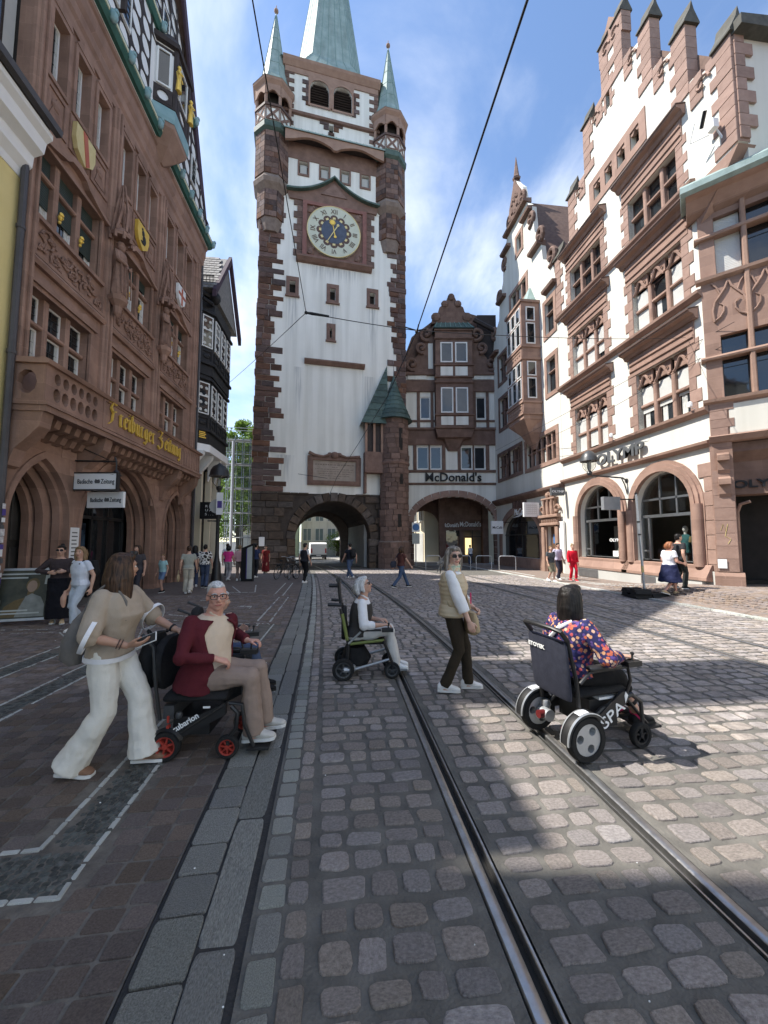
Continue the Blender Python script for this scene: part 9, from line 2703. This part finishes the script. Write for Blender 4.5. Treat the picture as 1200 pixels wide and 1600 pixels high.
m = MB(); loft(m, [((-.1,-.28,.78),(.05,0,0),(0,.1,0)),((-.1,-.28,.9),(.07,0,0),(0,.13,0)),((-.1,-.26,1.02),(.05,0,0),(0,.1,0))], 12); m.tube([(-.1,-.25,1.0),(-.05,-.1,1.3),(.1,.02,1.4)], .015,6); m.build('bag', 'navy_fabric', p.t, True)
passer('person in a white top standing at the restaurant doorway', 10.6,31.0,20,1.66,('short', 'hair_dark'), cl((.6,.6,.62)), 'denim', 'black_shoe', .2)
# right pavement
passer('person in a dark patterned shirt and olive shorts near the carved portal', 9.25,16.3,-170,1.62,('short', 'hair_fair'), cl((.022,.024,.03),(.12,.13,.14)), cl((.22,.2,.14)), 'white_shoe', .5, length=.52, yaw=-.2, build=1.1)
passer('person in a lavender t-shirt and dark trousers near the carved portal', 10.05,17.1,-165,1.76,('short', 'hair_dark'), cl((.42,.40,.50)), cl((.03,.03,.045)), 'white_shoe', -.5, build=1.12)
passer('person in a bright red suit walking past the shop', 10.35,16.4,178,1.70,('bun', 'hair_fair'), cl((.55,.012,.03)), cl((.5,.011,.028)), cl((.4,.02,.03)),.45, sleeve=.95, length=.92)
p = passer('person in white top, sunglasses and wide navy skirt passing the shop window', 9.9,10.75,-92,1.66,('bob', 'hair_red', .14), cl((.60,.60,.64)), cl((.018,.022,.06)), 'tan_shoe', .75, stride=.8, build=1.22, skirt=(.40,.21,.33), z=pz(9.9,10.75) + .04, glasses=('g', 'brown_frame', 'ink'), yaw=-.5, wr=dict(wrR=(.2,.28,.98), wrL=(-.2,.2,.95)), skin='skin_red')
passer('person in dark grey with a cap walking beside the navy skirt', 10.5,11.05,-88,1.76,('short', 'hair_dark'), cl((.03,.03,.033)), cl((.025,.028,.026)), 'black_shoe', -.5, build=1.15, z=pz(10.5,11.05) + .04, yaw=-.2)
# ------------------------------------------------------------------ street furniture
# black lamp post with poster, left of the tower
lp_ = thing('street_lamp', 'black cast iron street lamp post with bell-shaped hood beside the walking group', 'lamp', (-5.55,18.0, gz(18)),0)
m = MB(); m.lathe([(.24,-.1),(.24,.15),(.2,.3),(.17,.8),(.12,.95),(.1,1.1),(.085,1.3),(.075,3.3),(.1,3.35),(.075,3.45),(.07,4.1),(.12,4.15),(.13,4.25),(.08,4.3)], (0,0,0),14); m.build('post', 'black_metal', lp_, True)
m = MB(); m.lathe([(.10,4.3),(.14,4.32),(.24,4.55),(.26,4.8)], (0,0,0),14, ring=True); m.build('glass_bowl', 'clear_glass', lp_, True)
m = MB(); m.lathe([(.0,5.38),(.04,5.36),(.1,5.3),(.27,5.2),(.38,5.02),(.42,4.82),(.46,4.74),(.3,4.8)], (0,0,0),18); m.build('hood', 'black_metal', lp_, True)
for k in range(4):
 a = k * math.pi / 2 + .5; m = MB(); m.tube([(.1 * math.cos(a),.1 * math.sin(a),4.25),(.3 * math.cos(a),.3 * math.sin(a),4.5),(.33 * math.cos(a),.33 * math.sin(a),4.8)], .013,5); m.build('bracket', 'black_metal', lp_)
m = MB(); m.lathe([(.05,4.3),(.07,4.5),(.05,4.62),(0,4.64)], (0,0,0),10); m.build('bulb', 'frosted', lp_, True)
m = MB(); m.box(-.06,.22,-.12,-.09,3.0,4.0); pz_ = m.build('poster', 'sign_white', lp_)
mat('purple_print', (.07,.05,.22),(.1,.07,.28),3,.5)
m = MB(); m.box(-.02,.18,-.124,-.121,3.3,3.62); m.build('print', 'purple_print', pz_)
m = MB(); m.tube([(-.45,0,2.72),(.45,0,2.72)], .03,6); m.build('cross_arm', 'black_metal', lp_)
m = MB(); m.lathe([(0,-.02),(.33,-.02),(.33,.02),(0,.02)], (-.1,.12,3.4),20, 'y'); m.build('round_sign_back', 'plaster_grey', lp_)
# wall lamp on the clothes shop
wl = thing('wall_lamp', 'grey bell-shaped lantern on a long bracket at the clothes shop front', 'lamp', (12.5,15.55,0), R(-90))
WY = -1.75
m = MB(); m.tube([(0,0,4.3),(0,-.2,4.42),(0, WY + .1,4.5),(0, WY, 4.62)], .035,8); m.tube([(0,0,3.7),(0,-.1,4.1),(0,-.25,4.42)], .025,6); m.lathe([(.1,-.03),(.1,.0)], (0,0,4.3),10, 'y'); m.build('bracket', 'dark_grey_metal', wl, True)
m = MB(); m.lathe([(.06,4.5),(.12,4.6),(.08,4.7)], (0, WY, 0),10); m.build('socket', 'dark_grey_metal', wl, True)
m = MB(); m.lathe([(.08,4.7),(.13,4.74),(.22,4.95),(.25,5.15)], (0, WY, 0),14, ring=True); m.build('glass_bowl', 'clear_glass', wl, True)
m = MB(); m.lathe([(.0,5.62),(.05,5.6),(.14,5.55),(.26,5.44),(.33,5.28),(.37,5.12),(.26,5.16)], (0, WY, 0),18); m.build('hood', 'dark_grey_metal', wl, True)
m = MB(); m.lathe([(.05,4.72),(.09,4.85),(.08,5.1),(0,5.12)], (0, WY, 0),10); m.build('bulb', 'frosted', wl, True)
for k in range(4):
 a = k * math.pi / 2 + .7; m = MB(); m.tube([(.1 * math.cos(a), WY + .1 * math.sin(a),4.66),(.25 * math.cos(a), WY + .25 * math.sin(a),4.85),(.28 * math.cos(a), WY + .28 * math.sin(a),5.15)], .012,5); m.build('bracket_rib', 'dark_grey_metal', wl)
# temporary sign pole on rubber feet
sp = thing('sign_pole', 'tall bare grey pole in black recycled-rubber feet in front of the shop', 'pole', (9.35,11.1, pz(9.35,11.1) + .03), R(-8))
m = MB(); m.tube([(0,0,.05),(-.12,0,3.2)], .035,10); m.build('pole', 'zinc', sp, True)
m = MB(); m.tube([(-.123,0,3.2),(-.125,0,3.24)], .045,10); m.build('cap', 'black_plastic', sp, True)
for z in (1.9,2.3): m = MB(); m.tube([(-.12 * z / 3.2,0, z),(-.12 * (z + .05) / 3.2,0, z + .05)], .045,10); m.build('clamp', 'black_plastic', sp, True)
m = MB(); m.tube([(-.035,0,.75),(-.042,0,.95)], .037,10); m.build('sticker', 'graffiti', sp)
for (dx_, dz) in ((-.26,0),(.26,0),(-.26,.13)):
 m = MB(); m.prism([(-.4, dz),(.4, dz),(.32, dz + .13),(.12, dz + .13),(.07, dz + .08),(-.07, dz + .08),(-.12, dz + .13),(-.32, dz + .13)], dx_ - .24, dx_ + .24, 'x'); m.build('rubber_foot', 'rubber', sp)
# poster A-frame at the left edge
af = thing('poster_stand', 'metal A-frame poster stand with a portrait poster at the left edge', 'stand', (-6.55,8.75, gz(8.7)), R(14))
Mx = Matrix.Rotation(R(-17),4, 'X')
mat('poster_print', (.03,.035,.03),(.10,.10,.07),2.2,.35); mat('poster_skin', (.26,.18,.13),(.32,.22,.16),6,.5); mat('poster_pale', (.36,.38,.36),(.46,.48,.45),3,.5); mat('poster_ochre', (.10,.07,.03),(.15,.11,.05),6,.5); mat('poster_coat', (.16,.17,.155),(.27,.28,.26),6,.5)
m = MB(); m.M = Mx; m.plate(rect(-.62,.62,.1,1.2), [rect(-.57,.57,.15,1.15)], -.02,.02); m.build('frame', 'zinc', af)
for sx in (-.6,.6): m = MB(); m.M = Mx; m.tube([(sx, 0,-.02),(sx, 0,.12)], .02,6); m.build('leg', 'zinc', af)
m = MB(); m.M = Mx; m.box(-.57,.57,-.005,.01,.15,1.15); ps_ = m.build('poster', 'poster_print', af)
m = MB(); m.M = Mx; m.prism([(-.1,.18),(.38,.18),(.36,.42),(.28,.58),(.12,.66),(.02,.6),(-.06,.4)], -.009,-.006, 'y'); m.build('printed_coat', 'poster_coat', ps_)
m = MB(); m.M = Mx; m.prism([(-.35,.18),(-.1,.18),(-.04,.4),(.02,.58),(-.15,.52),(-.3,.4)], -.009,-.006, 'y'); m.build('printed_sleeve', 'poster_ochre', ps_)
m = MB(); m.M = Mx; m.prism([(.1 + .085 * math.cos(2 * math.pi * q / 14),.81 + .125 * math.sin(2 * math.pi * q / 14)) for q in range(14)], -.010,-.007, 'y'); m.build('printed_face', 'poster_skin', ps_)
m = MB(); m.M = Mx; m.prism([(.11 + .115 * math.cos(2 * math.pi * q / 14),.84 + .145 * math.sin(2 * math.pi * q / 14)) for q in range(14)], -.0085,-.0062, 'y'); m.box(.04,.15,-.0089,-.0063,.6,.75); m.build('printed_hair', 'poster_ochre', ps_)
m = MB(); m.M = Mx; m.box(.3,.53,-.009,-.006,.85,1.12); m.build('printed_panel', 'poster_pale', ps_)
for z, w in ((1.06,.7),(.98,.5),(.24,.8),(.3,.6)): m = MB(); m.M = Mx; m.box(-.5,-.5 + w, -.012,-.0095, z, z + .03); m.build('printed_line', 'poster_pale', ps_)
for sx in (-.6,.6): m = MB(); m.tube([(sx, .36,1.13),(sx, .72,0)], .018,6); m.build('rear_leg', 'zinc', af)
af2 = thing('menu_stand', 'second pale poster stand cut by the left edge, behind the portrait poster', 'stand', (-7.0,8.5, gz(8.5)), R(30))
m = MB(); m.box(-.3,.06,-.02,.02,.6,1.15); m.build('sheet', 'poster_pale', af2)
m = MB(); m.tube([(.06,0,0),(.06,0,1.2)], .015,6); m.build('leg', 'zinc', af2)
# stickers on the yellow house's downpipe
sk_ = thing('sticker_board', 'narrow strip of torn stickers on the downpipe at the left edge', 'stickers', (-7.1,8.66,0), R(90))
rg = random.Random(8)
for i in range(15):
 m = MB(); m.box(-.05 + rg.uniform(-.02,.02),.05 + rg.uniform(-.02,.02),-.2,-.195 - .001 * (i % 3),.35 + i * .14,.35 + i * .14 + rg.uniform(.08,.15)); m.build('sticker', ('sticker_paper', 'sign_grey', 'sign_white', 'purple_print', 'sticker_paper')[i % 5], sk_)
# parking pylon
py = thing('info_pylon', 'slanted black and white pylon standing on the left pavement', 'pylon', (-4.25,18.2, gz(18.2)), R(-6))
m = MB(); m.prism([(-.27,0),(.27,0),(.27,1.72),(-.27,1.5)], -.1,.1, 'y'); m.build('body', 'sign_black', py)
m = MB(); m.prism([(.0,.12),(.23,.12),(.23,1.6),(.0,1.5)], -.106,-.101, 'y'); m.build('panel', 'poster_pale', py)
m = MB(); m.box(-.04,-.004,-.107,-.101,.12,1.46); m.build('stripe', 'purple_print', py)
# bicycles
def bicycle(x, y, rz, label, lean=8):
 t = thing('bicycle', label, 'bicycle', (x, y, gz(y)), R(rz), 'bicycles parked by the tower'); t.rotation_euler = (R(lean),0, R(rz))
 for wx in (-.52,.52):
  m = MB(); m.tube([(wx + .33 * math.cos(2 * math.pi * q / 24),0,.34 + .33 * math.sin(2 * math.pi * q / 24)) for q in range(24)], .018,6, closed=True); w = m.build('wheel', 'rubber', t)
  m = MB()
  for q in range(10): m.tube([(wx, 0,.34),(wx + .32 * math.cos(2 * math.pi * q / 10),0,.34 + .32 * math.sin(2 * math.pi * q / 10))], .004,4)
  m.tube([(wx + .305 * math.cos(2 * math.pi * q / 20),0,.34 + .305 * math.sin(2 * math.pi * q / 20)) for q in range(20)], .009,5, closed=True); m.build('rim', 'zinc', w)
  m = MB(); m.tube([(wx + .36 * math.cos(R(a)),0,.34 + .36 * math.sin(R(a))) for a in range(20,170,15)], .02,5); m.build('mudguard', 'black_metal', t)
 m = MB()
 for a, b in (((-.52,0,.34),(-.08,0,.30)),((-.08,0,.30),(-.2,0,.82)),((-.52,0,.34),(-.19,0,.72)),((-.08,0,.3),(.36,0,.66)),((-.18,0,.66),(.36,0,.74)),((.52,0,.34),(.34,0,.88))): m.tube([a, b], .017,6)
 m.build('frame', 'black_metal', t)
 m = MB(); m.tube([(.34,0,.88),(.32,0,1.02),(.36,-.18,1.04),(.25,-.29,1.02)], .013,6); m.tube([(.32,0,1.02),(.36,.18,1.04),(.25,.29,1.02)], .013,6); m.build('handlebar', 'zinc', t)
 m = MB(); loft(m, [((-.36,0,.88),(0,.08,0),(0,0,.025)),((-.26,0,.89),(0,.075,0),(0,0,.03)),((-.1,0,.87),(0,.02,0),(0,0,.02))], 10); m.tube([(-.2,0,.8),(-.23,0,.88)], .014,6); m.build('saddle', 'black_fabric', t)
 m = MB(); m.lathe([(0,-.01),(.09,-.01),(.09,.01),(0,.01)], (-.08,.05,.30),14, 'y'); m.tube([(-.08,.06,.3),(-.02,.08,.16)], .012,5); m.build('crank', 'dark_grey_metal', t)
 m = MB(); m.box(-.7,-.3,-.09,.09,.72,.74); m.build('rack', 'black_metal', t)
 m = MB(); m.ball((.42,0,.86),.05,8); m.build('front_lamp', 'frosted', t, True)
 return t
bicycle(-2.95,19.6,72, 'black bicycle leaning by the tower base, leftmost of the three'); bicycle(-2.45,19.4,84, 'black bicycle in the middle of the three by the tower'); bicycle(-2.0,19.7,70, 'black bicycle nearest the arch with a white bag', -6)
# hoop railings before the restaurant
for i, (x, y, rz) in enumerate(((6.0,25.0,5),(7.9,24.6,-4),(9.2,24.3,-6),(10.4,23.4,-20))):
 t = thing('hoop_rail', ('steel hoop rail beside the tower turret', 'steel hoop rail second from the turret', 'steel hoop rail third from the turret', 'steel hoop rail nearest the cafe window')[i], 'railing', (x, y, gz(y)), R(rz), 'hoop rails before the restaurant')
 m = MB(); m.tube([(-.5,0,-.05),(-.5,0,.8),(-.46,0,.88),(-.38,0,.92),(.38,0,.92),(.46,0,.88),(.5,0,.8),(.5,0,-.05)], .028,8); m.build('hoop', 'zinc', t, True)
# traffic signs seen in the restaurant passage
ts = thing('traffic_sign', 'blue and white traffic signs on a post at the restaurant passage', 'sign', (5.55,28.6, gz(28)),0)
m = MB(); m.tube([(0,0,0),(0,0,3.3)], .04,8); m.build('post', 'zinc', ts)
m = MB(); m.box(-.3,.3,-.06,-.04,2.6,3.3); m.build('plate', 'sign_white', ts)
m = MB(); m.lathe([(0,-.075),(.26,-.075),(.26,-.061),(0,-.061)], (0,0,2.95),20, 'y'); m.build('blue_disc', 'blue_poster', ts)
m = MB(); m.box(-.28,.28,-.06,-.04,1.7,2.5); m.build('plate', 'poster_pale', ts)
# mannequins in the shop window (things standing inside)
def mannequin(y, x, mt, label):
 t = thing('mannequin', label, 'mannequin', (x, y, .85), R(90), 'shop window mannequins')
 m = MB(); loft(m, [((0,0,.35),(.15,0,0),(0,.1,0)),((0,0,.6),(.15,0,0),(0,.1,0)),((0,0,.85),(.2,0,0),(0,.11,0)),((0,0,.98),(.19,0,0),(0,.09,0)),((0,0,1.05),(.07,0,0),(0,.06,0))], 14)
 for sg in (-1,1): m.tube([(sg * .19,0,.95),(sg * .25,.0,.75)], [.07,.065], 8)
 m.build('shirt', mt, t, True)
 m = MB(); m.ball((0,0,1.25),(.085,.1,.13),12); m.tube([(0,0,1.0),(0,0,1.2)], .05,8); m.build('head', 'white_paint', t, True)
 m = MB(); m.tube([(0,0,-.05),(0,0,.4)], .03,8); m.lathe([(.16,-.05),(.16,-.03),(0,-.03)], (0,0,0),14); m.build('stand', 'zinc', t)
mannequin(13.45,13.15, cl((.05,.14,.15)), 'mannequin in a dark teal shirt in the right shop window'); mannequin(12.95,13.1, cl((.26,.2,.10)), 'mannequin in an ochre shirt in the right shop window')
# ------------------------------------------------------------------ overhead wires
def wire(pts, r_, label, name='overhead_wire', mt='ink', sag=0.0):
 pts = [V(p) for p in pts]
 if sag and len(pts) == 2:
  pts = [pts[0].lerp(pts[1], i / 12) - V((0,0, sag * 4 * (i / 12) * (1 - i / 12))) for i in range(13)]
 m = MB(); m.tube(pts, r_, 6); o = m.build(name, mt); tag(o, label, 'wire'); return o
JX = (-.75,7.52,6.22); JC = (1.52,7.58,6.02)
wire([(1.36,-3,5.9),(1.42,2.6,5.9),(1.45,4,5.92),(1.5,7.6,5.96),(1.3,11.0,5.9),(.7,16,5.8),(-.3,21.5,5.2),(-1.2,27.5,4.2)], .011, 'black tram contact wire running overhead along the near track')
wire([JX, JC], .008, 'short span wire between the two overhead junctions before the tower', sag=.02)
wire([JC, (12.35,12.15,9.0)], .008, 'span wire from the contact wire to the gabled shop house', sag=.1)
wire([JX, (-6.5,20.3,9.35)], .007, 'thin span wire from the junction to the black timbered house', sag=.05)
wire([JX, (-.78,2.9,6.16)], .007, 'thin wire rising from the left junction towards the top of the picture')
wire([(12.9,10.9,8.9),(11.0,14.5,7.9),(12.3,29.4,8.9)], .009, 'upper of two cables along the right facades')
wire([(12.7,11.2,8.2),(11.4,15.0,7.3),(12.3,29.0,7.9)], .009, 'lower of two cables along the right facades')
wire([(-3.0,26.4,6.2),(-1.0,26.2,5.9)], .015, 'short cable on the tower face left of the plaque')
ins = thing('wire_insulator', 'black insulator rod on the span wire in front of the tower', 'insulator', JX, 0)
m = MB(); d = (V(JC) - V(JX)).normalized(); m.tube([d * 0, d * .12, d * .18, d * .46], [.02,.03,.028,.022], 8); m.ball((0,0,0),.035,8); m.build('rod', 'ink', ins, True)
hg = thing('wire_hanger', 'contact wire hanger where the span wire meets the tram wire', 'hanger', JC, 0)
m = MB(); m.tube([(0,-.2,.02),(0,.0,-.05),(0,.2,.02)], .015,6); m.tube([(-.25,0,.06),(0,0,0),(.2,0,.05)], .014,6); m.ball((0,0,-.03),.04,8); m.build('clamp', 'ink', hg, True)
# specks of litter on the paving
lm_ = MB(); rg = random.Random(21)
for i in range(90):
 x, y = rg.uniform(-6,3), rg.uniform(1.3,14); s_ = rg.uniform(.002,.004) * (1 + y * .25)
 lm_.ball((x, y, gz(y) + .008),(s_, s_ * .7,.003),6)
lo_ = lm_.build('litter_specks', 'sign_white'); tag(lo_, 'tiny pale specks of litter scattered over the paving', 'litter', kind='stuff')
